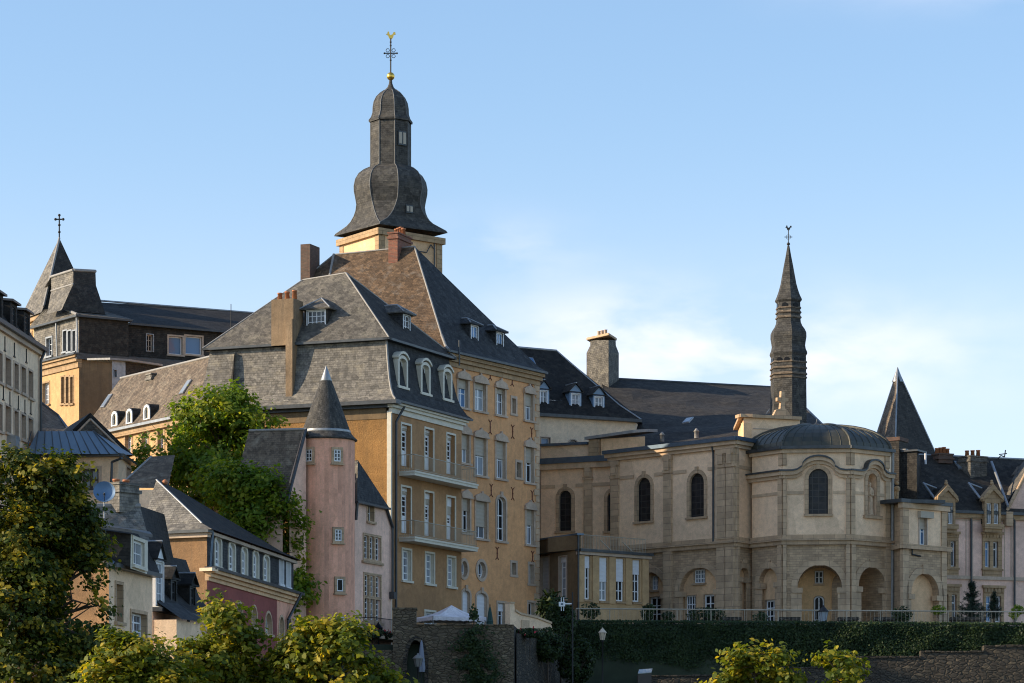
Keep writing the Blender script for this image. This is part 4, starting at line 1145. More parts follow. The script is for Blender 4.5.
# ================================================================== chapel wing with the small pyramid tower
def chapel():
    b = Bld('chapel_wing', 'gold-walled chapel wing with slate-hung storey, pyramid tower and iron cross', 'chapel', (*W(79, 225), 9))
    fl, fr = Fac(W(34, 231), W(79, 225)), Fac(W(79, 225), W(128.5, 227.2))
    zt, zm = ZP(317, 225), ZP(354, 225)
    win(b, fl, 42.9, 49.3, 383, 404.5, cols=2, rows=4, sm='stone_ochre', pane='glass_curtain')
    for q in ((61.6, 64.4), (66.2, 69), (70.6, 73.2)): win(b, fl, *q, 377, 403.5, cols=1, rows=1, sm='stone_ochre', sur=.12, sashm='dark_wood', pane='glass_black', fw=.03)
    g_lo = list(fl.holes); fl.holes = []
    wall(b.mb('wall', 'gold_plaster'), fl, 0, fl.L, 8, zm-1.0, g_lo)
    wall(b.mb('shaded_wall', 'shaded_gold_plaster'), fr, 0, fr.L+9, 8, zm-.4, [])
    c = b.mb('cornice', 'stone_ochre')
    for z0, z1, o in ((zm-1.0, zm-.55, .12), (zm-.55, zm-.25, .3), (zm-.25, zm-.08, .45)): c.boxf(fl, -.2, fl.L+o*.4, z0, z1, -.2, o)
    b.mb('ledge', 'zinc_dark').boxf(fl, 0, fl.L+.3, zm-.08, zm+.06, -.2, .6); b.mb('ledge', 'zinc_dark').boxf(fr, -.3, fr.L+9, zm-.4, zm+.04, -.2, .25)
    # slate-hung storey
    win(b, fl, 46.6, 52, 338, 356, cols=2, rows=3, sm='lead', sur=.12, pane='glass_dark')
    for q in ((63.4, 66.6), (68.2, 71.2), (72.8, 75.6)): win(b, fl, *q, 331, 351.5, cols=1, rows=1, sm='lead', sur=.1, sashm='dark_wood', pane='glass_black', fw=.04)
    wall(b.mb('slate_wall', 'slate_light'), fl, 0, fl.L, zm, zt)
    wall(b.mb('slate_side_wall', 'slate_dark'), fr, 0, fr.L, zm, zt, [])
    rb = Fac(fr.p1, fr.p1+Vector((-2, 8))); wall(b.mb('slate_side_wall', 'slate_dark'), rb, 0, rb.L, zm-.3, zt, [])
    e = b.mb('gutter', 'zinc_dark'); e.boxf(fl, -.1, fl.L+.3, zt-.02, zt+.12, -.2, .4); e.boxf(fr, -.3, fr.L+.2, zt-.022, zt+.118, -.2, .35)
    P = [fl.p0, fl.p1, fr.p1, fl.p0+(fr.p1-fl.p1)]
    k = ring3(offpoly(P, .32), zt+.13)
    pk = P3(62, 308, 228.5); pk2 = P3(103, 311, 230)
    b.mb('annex_roof', 'slate_grey').patch(k[0], k[1], pk, pk+Vector((-1.5, .6, 0)), amp=.03)
    b.mb('annex_roof', 'slate_grey').patch(k[1], k[2], pk2, pk, amp=.02)
    b.mb('flashing', 'pale_lead').tube(k[1], pk, .12)
    for x in (58.5, 79): 
        s = fl.hit(x, 0)[0]; downpipe(b, [fl.pt(s, zt, .2), fl.pt(s, zm, .12)], .07, 'lead')
    # tower with pyramid roof
    t1, t2 = Fac(W(22, 236.5), W(43.2, 232.5)), Fac(W(43.2, 232.5), W(96, 237.5))
    zt2 = ZP(313.5, 232.5)
    win(b, t1, 25.5, 32, 333.5, 344, cols=2, rows=2, sm='stone_ochre', pane='glass_pale')
    wall(b.mb('tower_wall', 'gold_plaster'), t1, 0, t1.L, 8, zt2); wall(b.mb('tower_wall', 'gold_plaster'), t2, 0, t2.L, 8, zt2, [])
    b.mb('tower_cornice', 'stone_ochre').boxf(t1, -.2, t1.L+.15, zt2-.35, zt2, -.2, .2)
    b.mb('tower_quoins', 'stone_buff').boxf(t1, t1.L-.5, t1.L+.05, 8, zt2-.35, -.2, .06)
    bk = t1.p0+t2.p1-t1.p1
    k = [Vector((*p, zt2)) for p in offpoly([t1.p0, t1.p1, t2.p1, bk], .35)]
    ap = P3(59.3, 238, 236.8)
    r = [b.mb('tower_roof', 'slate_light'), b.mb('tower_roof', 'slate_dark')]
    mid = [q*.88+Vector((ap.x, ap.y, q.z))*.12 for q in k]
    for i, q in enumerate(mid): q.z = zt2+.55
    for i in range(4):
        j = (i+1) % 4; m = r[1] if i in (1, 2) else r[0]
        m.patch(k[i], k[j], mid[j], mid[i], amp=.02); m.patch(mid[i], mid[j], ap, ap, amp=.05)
    b.mb('flashing', 'pale_lead').tube(mid[1], ap, .09)
    c = b.mb('cross', 'iron')
    c.tube(ap-Vector((0, 0, .3)), P3(59.3, 214.5, 236.8), .055); c.tube(P3(55.5, 219.3, 236.8), P3(63.2, 219.3, 236.8), .055)
    for x, y in ((55.5, 219.3), (63.2, 219.3), (59.3, 215.2), (59.3, 232), (59.3, 225)): c.ball(P3(x, y, 236.8), .11)
    # stair head, slate-clad with flared foot
    T = [P3(51, 277, 229.5), P3(73.3, 270, 227), P3(95.5, 271.2, 229)]
    M = [P3(51.3, 291, 229.3), P3(73.3, 284, 226.8), P3(96, 285.5, 228.8)]
    F_ = [P3(47, 314, 227.6), P3(61.5, 310, 225.6), P3(105.5, 314, 227.5)]
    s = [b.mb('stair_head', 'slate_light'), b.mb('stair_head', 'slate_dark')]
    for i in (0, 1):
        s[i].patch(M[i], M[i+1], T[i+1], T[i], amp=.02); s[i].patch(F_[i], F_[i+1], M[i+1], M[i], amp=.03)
    bkw = Vector((-1.3, 5, 0))
    for a, c_ in zip((T[2], M[2]), (M[2], F_[2])): s[1].face(a, c_, c_+bkw, a+bkw)
    b.mb('stair_head_roof', 'pale_lead').face(T[0], T[1], T[2], T[2]+bkw, T[0]+bkw)
    l = b.mb('flashing', 'pale_lead'); l.tube(T[0], T[1], .12); l.tube(T[1], T[2], .12); l.tube(M[0], M[1], .08)
    # long range behind: ridge, slope, slate band with dormer windows
    q = Fac(W(128, 229.8), W(262, 235.6)); zb, ze = ZP(357.5, 229.8), ZP(325, 229.8)
    for x0, x1 in ((168.6, 182.4), (185.4, 202)): win(b, q, x0, x1, 336.5, 354.5, cols=1, rows=1, sm='stone_grey_trim', sur=.12, pane='glass_blue', fw=.08, sill=.05)
    win(b, q, 146.5, 153, 334.5, 351.5, cols=2, rows=3, sm='lead', sur=.06, pane='glass_black', sashm='stone_grey_trim', fw=.1, sill=0)
    wall(b.mb('slate_band', 'slate_dark'), q, 0, q.L, zb, ze)
    wall(b.mb('range_wall', 'shaded_gold_plaster'), q, 0, q.L, 9, zb, [])
    b.mb('ledge', 'zinc_dark').boxf(q, 0, q.L, zb-.12, zb+.06, -.1, .25); b.mb('gutter', 'zinc_dark').boxf(q, 0, q.L, ze-.02, ze+.14, -.1, .45)
    r0, r1 = P3(98, 300.5, 238), P3(262, 314.2, 244.5)
    r1.z = r0.z
    b.mb('range_roof', 'slate_black').patch(q.pt(-3.2, ze+.12, .4), q.pt(q.L, ze+.12, .4), r1, r0+Vector((-1.6, 0, 0)), amp=.08)
    b.mb('flashing', 'lead').tube(r0, r1, .08)
    b.mb('aerial', 'iron').tube(P3(231, 336, 234), P3(231, 304, 234), .03)
    # grey flat-roofed lantern between the wings
    z0, z1 = ZP(384, 214), ZP(360.5, 214)
    v = Fac(W(112, 214), W(125.5, 214.6)); v2 = Fac(W(125.5, 214.6), W(160, 217))
    win(b, v, 114, 116.5, 370, 377, cols=1, rows=1, sm='lead', sur=.05, pane='glass_black', sill=0, fw=.04)
    wall(b.mb('lantern_wall', 'lead'), v, 0, v.L, z0-2, z1); wall(b.mb('lantern_wall', 'slate_dark'), v2, 0, v2.L, z0-2, z1, [])
    b.mb('lantern_roof', 'pale_lead').prism([v.pt(-.3, z1, .3), v2.pt(-.1, z1, .45), v2.pt(v2.L, z1, .3), v2.pt(v2.L, z1+.5, -4), v.pt(0, z1+.5, -4)], (0, 0, .14))
    b.done()
chapel()

# ================================================================== long low house with the mossy tiled roof
def long_house():
    f = Fac(W(86, 199.4), W(210, 185.6)); L = f.L
    b = Bld('long_house', 'long low house with a mossy brown slate roof and a row of small arched dormers', 'house', (*f.p1, 9))
    ze = ZP(412.5, 186.6)
    for q in ((125.6, 131.4, 434.5, 454), (142.2, 147.6, 431.8, 454), (158, 163.5, 428.5, 452), (108, 113, 437, 456), (175, 180, 425, 450), (192, 197, 421, 446)):
        win(b, f, *q, sm='stone_ochre', sur=.22, cols=2, rows=3, pane='glass_curtain', fw=.06)
    wall(b.mb('wall', 'gold_plaster'), f, 0, L, 8.5, ze-.35)
    c = b.mb('cornice', 'stone_ochre'); c.boxf(f, -.1, L, ze-.5, ze-.12, -.2, .22)
    b.mb('gutter', 'lead').boxf(f, -.2, L, ze-.12, ze+.05, -.2, .45)
    e0, e1 = f.pt(-.15, ze+.06, .45), f.pt(L, ze+.06, .45)
    r1 = f.pt(L-.3, 27.55, -2.5); r0 = f.pt(.15, 27.55, -2.5)
    b.mb('roof', 'slate_tan').patch(e0, e1, r1, r0, amp=.09)
    b.mb('gable', 'slate_dark').face(e0, r0, f.pt(.1, ze, -5.2), f.pt(.1, 8.5, -5.2), f.pt(-.15, 8.5, .0))
    b.mb('flashing', 'pale_lead').tube(r0, r1, .09)
    up = (r1-e1).normalized(); u = Vector((*f.d, 0))
    def on_roof(px, py):
        # point of the roof plane seen at a pixel
        n = u.cross(up); dr = Vector(((px-512)/FPX, 1, (HZ-py)/FPX)); t = e1.dot(n)/dr.dot(n); return dr*t
    for x, y in ((107, 401.5), (186, 387.5)): skylight(b, on_roof(x, y), u, up, .55, 1.15, 'glass_pale')
    # eyebrow dormers
    for x, y in ((114.6, 420), (129.4, 417.5), (146.8, 413.5)):
        p = on_roof(x, y+6); s = (p.xy-f.p0).dot(f.d); o = (p.xy-f.p0).dot(f.nrm); ff = f.off(o+.0)
        z0 = p.z; m = MB()
        inn = outline('arch', s-.28, s+.28, z0+.05, z0+.80, None, 10); out = grow('arch', s-.28, s+.28, z0+.05, z0+.80, None, .16, .05)
        ring(m, ff, inn, out, -.15, .04); d = m.build('dormer', 'white_paint', b.root)
        r = MB(); o2 = grow('arch', s-.28, s+.28, z0+.05, z0+.80, None, .22, .05)
        r.grid([[ff.pt(*q, oo) for q in o2[1:]] for oo in (.0, -1.6)], smooth=True); r.build('roof', 'slate_dark', d)
        fr = MB(); sash(fr, ff, 'arch', s-.28, s+.28, z0+.05, z0+.80, None, -.06, 2, 1, .05, .04); fr.build('frame', 'cream_paint', d)
        g_ = MB(); g_.face(*[ff.pt(*q, -.1) for q in inn]); g_.build('pane', 'glass_dark', d)
    p = on_roof(147.5, 384); s = (p.xy-f.p0).dot(f.d); o = (p.xy-f.p0).dot(f.nrm)
    chimney(b, f, s-.36, s+.36, o-.9, o-.1, p.z-.4, ZP(365, 191.5), 'slate_light', pots=0)
    b.done()
long_house()

# ================================================================== small house with a blue metal hip
def blue_roof_house():
    f = Fac(W(26, 166), W(118.5, 165)); L = f.L
    b = Bld('blue_roofed_house', 'small cream house with a blue standing-seam metal roof under a slate gable', 'house', (*f.p1, 5))
    ze = ZP(456, 165)
    win(b, f, 82.3, 98.8, 469, 490.5, cols=2, rows=2, sm='stone_grey_trim', sur=.16, sashm='dark_wood', pane='glass_pale', fw=.12, mw=.11, reveal=.12)
    win(b, f, 52, 66, 469, 490.5, cols=2, rows=2, sm='stone_grey_trim', sur=.16, sashm='dark_wood', pane='glass_pale', fw=.12, mw=.11, reveal=.12)
    wall(b.mb('wall', 'cream_plaster'), f, 0, L, 4, ze)
    r = Fac(f.p1, W(131, 169.5)); win(b, r, 126.3, 130.5, 468, 484, cols=1, rows=2, sm='stone_grey_trim', sur=.08, pane='glass_black')
    wall(b.mb('side_wall', 'cream_plaster'), r, 0, r.L, 4, ze)
    b.mb('eaves', 'zinc_dark').boxf(f, -.2, L+.2, ze-.05, ze+.12, -.3, .5); b.mb('eaves', 'zinc_dark').boxf(r, -.3, r.L, ze-.04, ze+.11, -.3, .35)
    # metal hip with raised seams
    A, B_, C, D = P3(26, 454, 164.5), P3(118.5, 454, 164.4), P3(93.5, 431.2, 168), P3(37.5, 431.2, 168.4)
    b.mb('metal_roof', 'metal_blue').face(A, B_, C, D)
    b.mb('metal_roof', 'metal_blue').face(B_, P3(133, 455, 168.6), C)
    n = 10; sm = b.mb('seams', 'zinc_dark')
    up = Vector((0, 0, .03))
    for i in range(n+1):
        t = i/n; p0 = A*(1-t)+B_*t; sl = (C-B_)*0+(D+C)/2-(A+B_)/2; tt = 1.0
        q = D*(1-t)+C*t; sm.tube(p0+up, (q*.65+(p0+sl)*.35)+up if t < .95 else q+up, .03, n=5)
    # gable of the main roof behind
    gA, gB, gT = P3(47, 454, 169), P3(133.5, 455, 169), P3(90.3, 412.8, 169)
    iA, iB, iT = P3(58, 452, 168.9), P3(124, 452, 168.9), P3(90.3, 419, 168.9)
    b.mb('gable_wall', 'slate_grey').face(iA, iB, iT)
    v = b.mb('verge', 'slate_black'); v.face(gA, iA, iT, gT); v.face(gB, gT, iT, iB)
    l = b.mb('flashing', 'stone_grey_trim'); l.tube(iA, iT, .06); l.tube(iB, iT, .06)
    back = Vector((-3.6, 10.5, 0))
    b.mb('roof', 'slate_black').patch(gA, gT, gT+back, gA+back, amp=.06); b.mb('roof', 'slate_black').patch(gT, gB, gB+back, gT+back, amp=.06)
    downpipe(b, [P3(122, 458, 164.3), P3(112, 462, 164.7), P3(111, 488, 164.7), P3(111, 520, 164.7)], .07)
    b.done()
blue_roof_house()

def side_roof():
    b = Bld('outbuilding', 'small lit slate gable roof behind the slate chimney, left of the red house', 'outbuilding', (*W(150, 160), 5))
    A, B_, C, D = P3(117, 488, 157), P3(168, 488, 157), P3(175, 455, 161), P3(151.5, 456.5, 161)
    b.mb('roof', 'slate_tan').patch(A, B_, C, D, amp=.05); b.mb('flashing', 'pale_lead').tube(D, A, .06)  # tan slate puts the sunlit tone into this roof's colour
    b.mb('wall', 'cream_plaster').prism([A-Vector((0, 0, .1)), B_-Vector((0, 0, .1)), B_-Vector((0, 0, 8)), A-Vector((0, 0, 8))], (0, 4, 0))
    b.done()
side_roof()

def lean_shed():
    b = Bld('lean_to_shed', 'brownish lean-to roof wedged between the pale block and the blue-roofed house', 'shed', (*W(46, 186), 8))
    A, B_, C, D = P3(38, 433, 181), P3(70, 432, 183), P3(58, 416, 187), P3(38, 401, 186)
    b.mb('roof', 'slate_tan').patch(A, B_, C, D, amp=.05)
    b.mb('wall', 'brown_plaster').prism([A-Vector((0, 0, .1)), B_-Vector((0, 0, .1)), B_-Vector((0, 0, 8)), A-Vector((0, 0, 8))], (0, 4, 0))
    b.mb('verge', 'zinc_dark').tube(D, C, .12); b.mb('verge', 'zinc_dark').tube(C, B_, .1)
    b.done()
lean_shed()

# ================================================================== cream cottage with the slate chimney (foreground left)
def cream_cottage():
    f = Fac(W(109, 122), W(152.5, 128)); L = f.L; g = Fac(W(50, 123.5), W(109, 122))
    ze = ZP(566, 122)
    b = Bld('cottage', 'cream cottage with a slate-clad chimney and one shed dormer, behind the left tree', 'house', (*f.p0, 2))
    win(b, f, 115.6, 122.2, 584.5, 622, cols=2, rows=3, sm='stone_buff', sur=.13, pane='glass_black', sashm='stone_grey_trim')
    win(b, f, 131, 146, 613.5, 640, cols=2, rows=3, sm='stone_buff', sur=.14, pane='glass_curtain', fw=.09, mw=.06, shut=0)
    win(b, f, 115.6, 122.2, 640, 668, cols=2, rows=3, sm='stone_buff', sur=.13, pane='glass_black')
    wall(b.mb('wall', 'cream_plaster'), f, 0, L, 1, ze)
    gw = b.mb('side_wall', 'brown_plaster'); gw.face(g.pt(0, 1), g.pt(g.L, 1), g.pt(g.L, ze-.1), P3(91, 551, 122.6), P3(72, 526, 123), g.pt(0, ze+2))
    e = b.mb('gutter', 'zinc_dark'); e.boxf(f, -.15, L+.15, ze-.05, ze+.12, -.2, .4)
    b.mb('verge', 'zinc_blue').tube(P3(90.5, 549.5, 121.8), P3(114, 563.5, 121.8), .10)
    # dark roof slope to the right street side, with the shed dormer whose cheek faces us
    lo = [f.pt(-.1, ze+.1, .3), f.pt(L+.1, ze+.1, .3)]
    hi = [P3(78, 520, 124.5), P3(146, 533, 130.5)]
    b.mb('roof', 'slate_black').patch(lo[0], lo[1], hi[1], hi[0], amp=.04)
    ck = b.mb('dormer_cheek', 'slate_black')
    ck.face(P3(75, 526, 122.6), P3(131, 534, 122.6), P3(130.5, 567, 122.6), P3(114, 562, 122.5), P3(91, 549, 122.5))
    ff = Fac(P3(130.5, 0, 122.7).xy, P3(147.8, 0, 126).xy)
    win(b, ff, 132.8, 143.8, 541, 566, cols=2, rows=2, sm='cream_paint', sur=.14, sashm='white_paint', pane='glass_dark', fw=.10, reveal=.1)
    wall(b.mb('dormer_front', 'cream_paint'), ff, 0, ff.L, ze-.05, ZP(534, 122.7))
    b.mb('dormer_roof', 'zinc_dark').prism([P3(72, 524.6, 122.0), P3(131.5, 532.6, 122.0), P3(152.5, 537.5, 126.2), P3(150, 534.5, 127.5), P3(75, 522, 124)], (0, 0, .12))
    # lit slate face with lead ridge
    A, B_, C, D = P3(58, 553, 125.8), P3(153.5, 553, 129), P3(140, 506, 131), P3(69.5, 506, 129.5)
    b.mb('mansard_slope', 'slate_light').patch(A, B_, C, D, amp=.05)
    E = P3(178, 580, 139)
    b.mb('mansard_side', 'slate_black').patch(B_, E, C+Vector((.6, 4, 0)), C, amp=.04)
    b.mb('flashing', 'pale_lead').tube(D, C, .12)
    ch = Fac(P3(119.4, 0, 130).xy, P3(143.5, 0, 131.2).xy)
    b.done()
    chimney(b, ch, 0, ch.L*.83, -1.0, 0, ZP(512, 130), ZP(484, 130), 'slate_light', pots=2, poth=.45)
cream_cottage()
def satellite_dish():
    c = P3(104.3, 491.5, 127.0)
    b = Bld('satellite_dish', 'round blue satellite dish on the ridge left of the slate chimney', 'satellite dish', (c.x, c.y, c.z-.55))
    n = Vector((.12, -1, .25)).normalized(); a = n.orthogonal().normalized(); d = n.cross(a)
    rows = []
    R = .46
    for k in range(7):
        r = R*k/6+.001; rows.append([c-n*(.16*(1-(k/6)**2))+(a*math.cos(t)+d*math.sin(t))*r for t in [2*math.pi*i/32 for i in range(32)]])
    m = b.mb('dish', 'dish_blue'); m.grid(rows, closed=True, smooth=True); m.grid([rows[-1], [p-n*.03 for p in rows[-1]], [p-n*.05 for p in rows[0]]], closed=True, smooth=True)
    s = b.mb('feed_arm', 'iron'); e = c+n*.34-Vector((0, 0, .22)); s.tube(c-Vector((0, 0, R)), e, .018); s.ball(e, .045)
    b.mb('mast', 'lead').tube(c-n*.1, c-n*.1-Vector((0, 0, 1.1)), .03)
    m2 = P3(78.3, 0, 128); b.mb('aerial', 'lead').tube(P3(78.3, 508, 128), P3(78.3, 486, 128), .025)
    b.done()
satellite_dish()

# ================================================================== dark-roofed cottage between
def dark_cottage():
    f = Fac(W(152.8, 128.8), W(207, 137)); L = f.L; ze = ZP(612.5, 131)
    b = Bld('cottage', 'low pinkish cottage with black slate roof and two small dormers', 'house', (*f.p0, 2))
    win(b, f, 163.5, 170, 625, 650, cols=2, rows=3, sm='stone_buff', sur=.12, pane='glass_dark')
    win(b, f, 184, 190, 634, 660, cols=2, rows=3, sm='stone_buff', sur=.12, pane='glass_dark')
    wall(b.mb('wall', 'pale_pink_plaster'), f, 0, L, 1, ze)
    b.mb('gutter', 'zinc_dark').boxf(f, -.1, L, ze-.08, ze+.1, -.2, .45)
    r0, r1 = P3(152, 553, 133), P3(186, 560, 140.5)
    A, B_ = f.pt(0, ze+.1, .4), f.pt(L, ze+.1, .4)
    m0, m1 = A*.45+r0*.55-Vector((0, 0, .5)), B_*.45+r1*.55-Vector((0, 0, .5))
    b.mb('roof', 'slate_black').patch(A, B_, m1, m0, amp=.04); b.mb('roof', 'slate_black').patch(m0, m1, r1, r0, amp=.04)
    for q in ((171, 176, 581, 603), (190, 195, 587.5, 608)):
        dormer(b, f.off(-.1), *q, back=1.8, rh=.5, roof='gable', cheek='slate_black', roofm='slate_black', sashm='zinc_dark', cols=2, rows=2, pane='glass_black', side=.12, over=.14)
    # tall white dormer at the party wall, and the small lean-to below it
    dormer(b, f.off(.15), 156.2, 163.2, 562, 604, back=1.5, rh=.75, roof='gable', cheek='white_paint', roofm='slate_black', cols=2, rows=4, pane='glass_pale', side=.08, over=.12, fw=.09)
    b.mb('lean_to_roof', 'slate_blue').patch(f.pt(.02, ZP(618.5, 128), 1.3), f.pt(L*.45, ZP(622.5, 132.5), 1.3), f.pt(L*.42, ZP(603, 132), .05), f.pt(.02, ZP(600, 129), .05), amp=.02)
    b.mb('lean_to_wall', 'cream_plaster').boxf(f, .02, L*.43, 1, ZP(620, 129), 0, 1.05)
    downpipe(b, [f.pt(L*.47, ze, .5), f.pt(L*.47, ze-.6, .35), f.pt(L*.45, 2, 1.15)], .07)
    b.done()
dark_cottage()

# ================================================================== red house with the slate attic storey
def red_house():
    fl, fr = Fac(W(148, 146.4), W(207, 145)), Fac(W(207, 145), W(293.5, 164)); L = fr.L
    b = Bld('red_house', 'red house with a slate-hung attic row of pale windows and brown rough gable wall', 'house', (*fr.p0, 4))
    ze = ZP(531.5, 145); zb = ZP(569, 145)
    for q in ((214.6, 220.6, 538, 566.5), (228.6, 234.4, 543.5, 571), (241.4, 246.6, 548, 575.5), (252.8, 257.8, 552, 579), (263.4, 268.6, 556.5, 582)):
        win(b, fr, *q, kind='arch', rise=.25, sm='cream_paint', sur=.17, so=.05, cols=2, rows=3, pane='glass_curtain', fw=.17, mw=.07, gb=.1, sill=.05, reveal=.1)
    for q in ((279.4, 283, 559, 584), (286.4, 290, 562.5, 587)):
        win(b, fr, *q, sm='white_paint', sur=.12, cols=2, rows=3, pane='glass_pale', fw=.13, gb=.1, sill=.05)
    at = list(fr.holes); fr.holes = []
    wall(b.mb('slate_attic', 'slate_blue'), fr, 0, L, zb+.1, ze, at)
    for q in ((236.5, 242, 603, 625), (251.5, 256.5, 607, 628), (265, 271.5, 613, 634), (279, 283.6, 617, 640), (287, 291, 618, 640)):
        win(b, fr, *q, kind='arch', sm='stone_trim', sur=.13, cols=2, rows=3, pane='glass_dark', fw=.08, mw=.05)
    sx = fr.hit(277, 0)[0]
    wall(b.mb('wall', 'red_plaster'), fr, 0, sx, 1, zb-.4)
    wall(b.mb('end_wall', 'pink_plaster'), fr, sx, L, 1, zb-.4)
    wall(b.mb('gable_wall', 'brown_plaster'), fl, 0, fl.L, 1, ze-.25, [])
    c = b.mb('cornice', 'cream_warm')
    for z0, z1, o in ((zb-.55, zb-.36, .08), (zb-.36, zb-.18, .2), (zb-.18, zb-.02, .38)): c.boxf(fr, 0, L+o, z0, z1, -.1, o)
    b.mb('gutter', 'zinc_dark').boxf(fr, -.1, L+.6, zb-.02, zb+.12, -.1, .5)
    b.mb('corner_block', 'white_plaster').boxf(fl, fl.L-.25, fl.L+.45, zb-.12, zb+.04, -.3, .3)
    b.mb('eaves', 'stone_grey_trim').boxf(fr, -.2, L, ze-.14, ze+.02, -.1, .22); b.mb('eaves', 'stone_grey_trim').boxf(fl, 0, fl.L+.15, ze-.28, ze-.06, -.1, .22)
    b.mb('gutter', 'zinc_dark').boxf(fl, 0, fl.L+.3, ze-.06, ze+.08, -.1, .4)
    P = [fl.p0, fl.p1, fr.p1, fl.p0+(fr.p1-fr.p0)]
    k = ring3(offpoly(P, .4), ze+.06)
    r0 = P3(156.5, 479.8, 148.8); r1 = P3(246, 513, 0.1)
    t = fr.hit(246, 500)
    q = fr.pt(t[0], 0, -((fr.p0-r0.xy).dot(fr.nrm))); r1 = Vector((q.x, q.y, r0.z-.1))
    e = [a*.82+Vector((r.x, r.y, a.z))*.18 for a, r in zip(k, (r0, r0, r1, r1))]
    for p in e: p.z = ze+.42
    top = (r0, r0, r1, r1)
    mm = ('slate_light', 'slate_black', 'slate_black', 'slate_black'); nn = ('roof_hip', 'roof', 'roof', 'roof')  # sunlit hip given pale slate, shaded slopes black
    for i in range(4):
        j = (i+1) % 4; m = b.mb(nn[i], mm[i])
        m.patch(k[i], k[j], e[j], e[i], amp=.02); m.patch(e[i], e[j], top[j], top[i], amp=.05)
    b.mb('flashing', 'lead').tube(e[1], r0, .05)
    p = b.mb('ridge_cap', 'terracotta'); p.ball(P3(165, 482.2, 148.8), .14)
    downpipe(b, [fr.pt(L-.9, zb, .65), fr.pt(L-1.2, zb-.9, .25), fr.pt(L-2.0, zb-1.5, .14), fr.pt(L-2.0, 2, .14)], .08)
    downpipe(b, [fr.pt(.15, ze, .25), fr.pt(.15, zb+.1, .12)], .06, 'zinc_blue')
    b.done()
red_house()

# ================================================================== glazed annex with the roof terrace
M_L, M_R = Fac(W(538, 201.6), W(578, 197)), Fac(W(578, 197), W(649, 201.2))
def annex():
    b = Bld('annex', 'ochre flat-roofed annex with four tall half-shuttered windows and a railed roof terrace', 'building', (*M_R.p0, 10))
    zt = ZP(549.5, 197)
    for q, sh, pn in (((583.4, 590.4, 556, 599.5), .26, 'glass_dark'), ((599.4, 607.4, 557.5, 601), .54, 'glass_dark'), ((616, 624, 558.5, 601.5), .52, 'glass_dark'), ((632.6, 640, 560, 602), .33, 'glass_dark')):
        win(b, M_R, *q, cols=2, rows=4, sm='stone_ochre', sur=0, pane=pn, shut=sh, shm='shutter_white', fw=.11, mw=.06, reveal=.16, sill=.12)
    wall(b.mb('wall', 'annex_plaster'), M_R, 0, M_R.L, 9.5, zt-.35)
    
    for x in (580.5, 595, 611.5, 628, 644.5):
        s = M_R.hit(x, 0)[0]; b.mb('pilaster', 'annex_plaster', True).boxf(M_R, s-.28, s+.28, ZP(603, 198), zt-.35, -.02, .10)
    win(b, M_L, 559, 566.8, 556.5, 599, cols=2, rows=4, sm='stone_grey_trim', sur=.06, pane='glass_curtain', fw=.13, mw=.06, shut=.12, shm='shutter_white')
    win(b, M_L, 540.6, 549, 557, 612, cols=1, rows=1, sm='stone_grey_trim', sur=.05, pane='glass_pale', shut=.97, shm='shutter_white')
    zl = ZP(535, 197)
    wall(b.mb('side_wall', 'shaded_gold_plaster'), M_L, 0, M_L.L-.02, 9.5, zl)
    c = b.mb('coping', 'zinc_blue'); c.boxf(M_L, -.1, M_L.L+.08, zl, zl+.12, -.4, .12)
    b.mb('parapet', 'shaded_gold_plaster').boxf(M_R, 0, .25, zt, zl, -3, 0)
    e = b.mb('cornice', 'stone_grey_trim'); e.boxf(M_R, .0, M_R.L+.1, zt-.32, zt-.12, -.2, .20)
    b.mb('gutter', 'zinc_dark').boxf(M_R, -.05, M_R.L+.15, zt-.12, zt+.06, -.2, .34)
    b.mb('roof', 'zinc_dark').face(*[M_R.pt(s, zt-.02, o) for s, o in ((0, 0), (M_R.L, 0), (M_R.L, -8), (0, -8))])
    r = b.mb('roof_railing', 'rail_pale')
    z1 = ZP(533.8, 197)
    for s in np.linspace(.3, M_R.L, 45): r.tube(M_R.pt(s, zt, -.35), M_R.pt(s, z1, -.35), .016, n=4)
    for z in (zt+.12, z1): r.tube(M_R.pt(.25, z, -.35), M_R.pt(M_R.L, z, -.35), .026, n=5)
    for x in (608, 630): s = M_R.hit(x, 0)[0]; r.tube(M_R.pt(s, zt+.05, .3), M_R.pt(s-.4, zt+.75, -.3), .03)
    downpipe(b, [M_R.pt(-.06, zl, .1), M_R.pt(-.06, 9.6, .1)], .07)
    b.done()
annex()

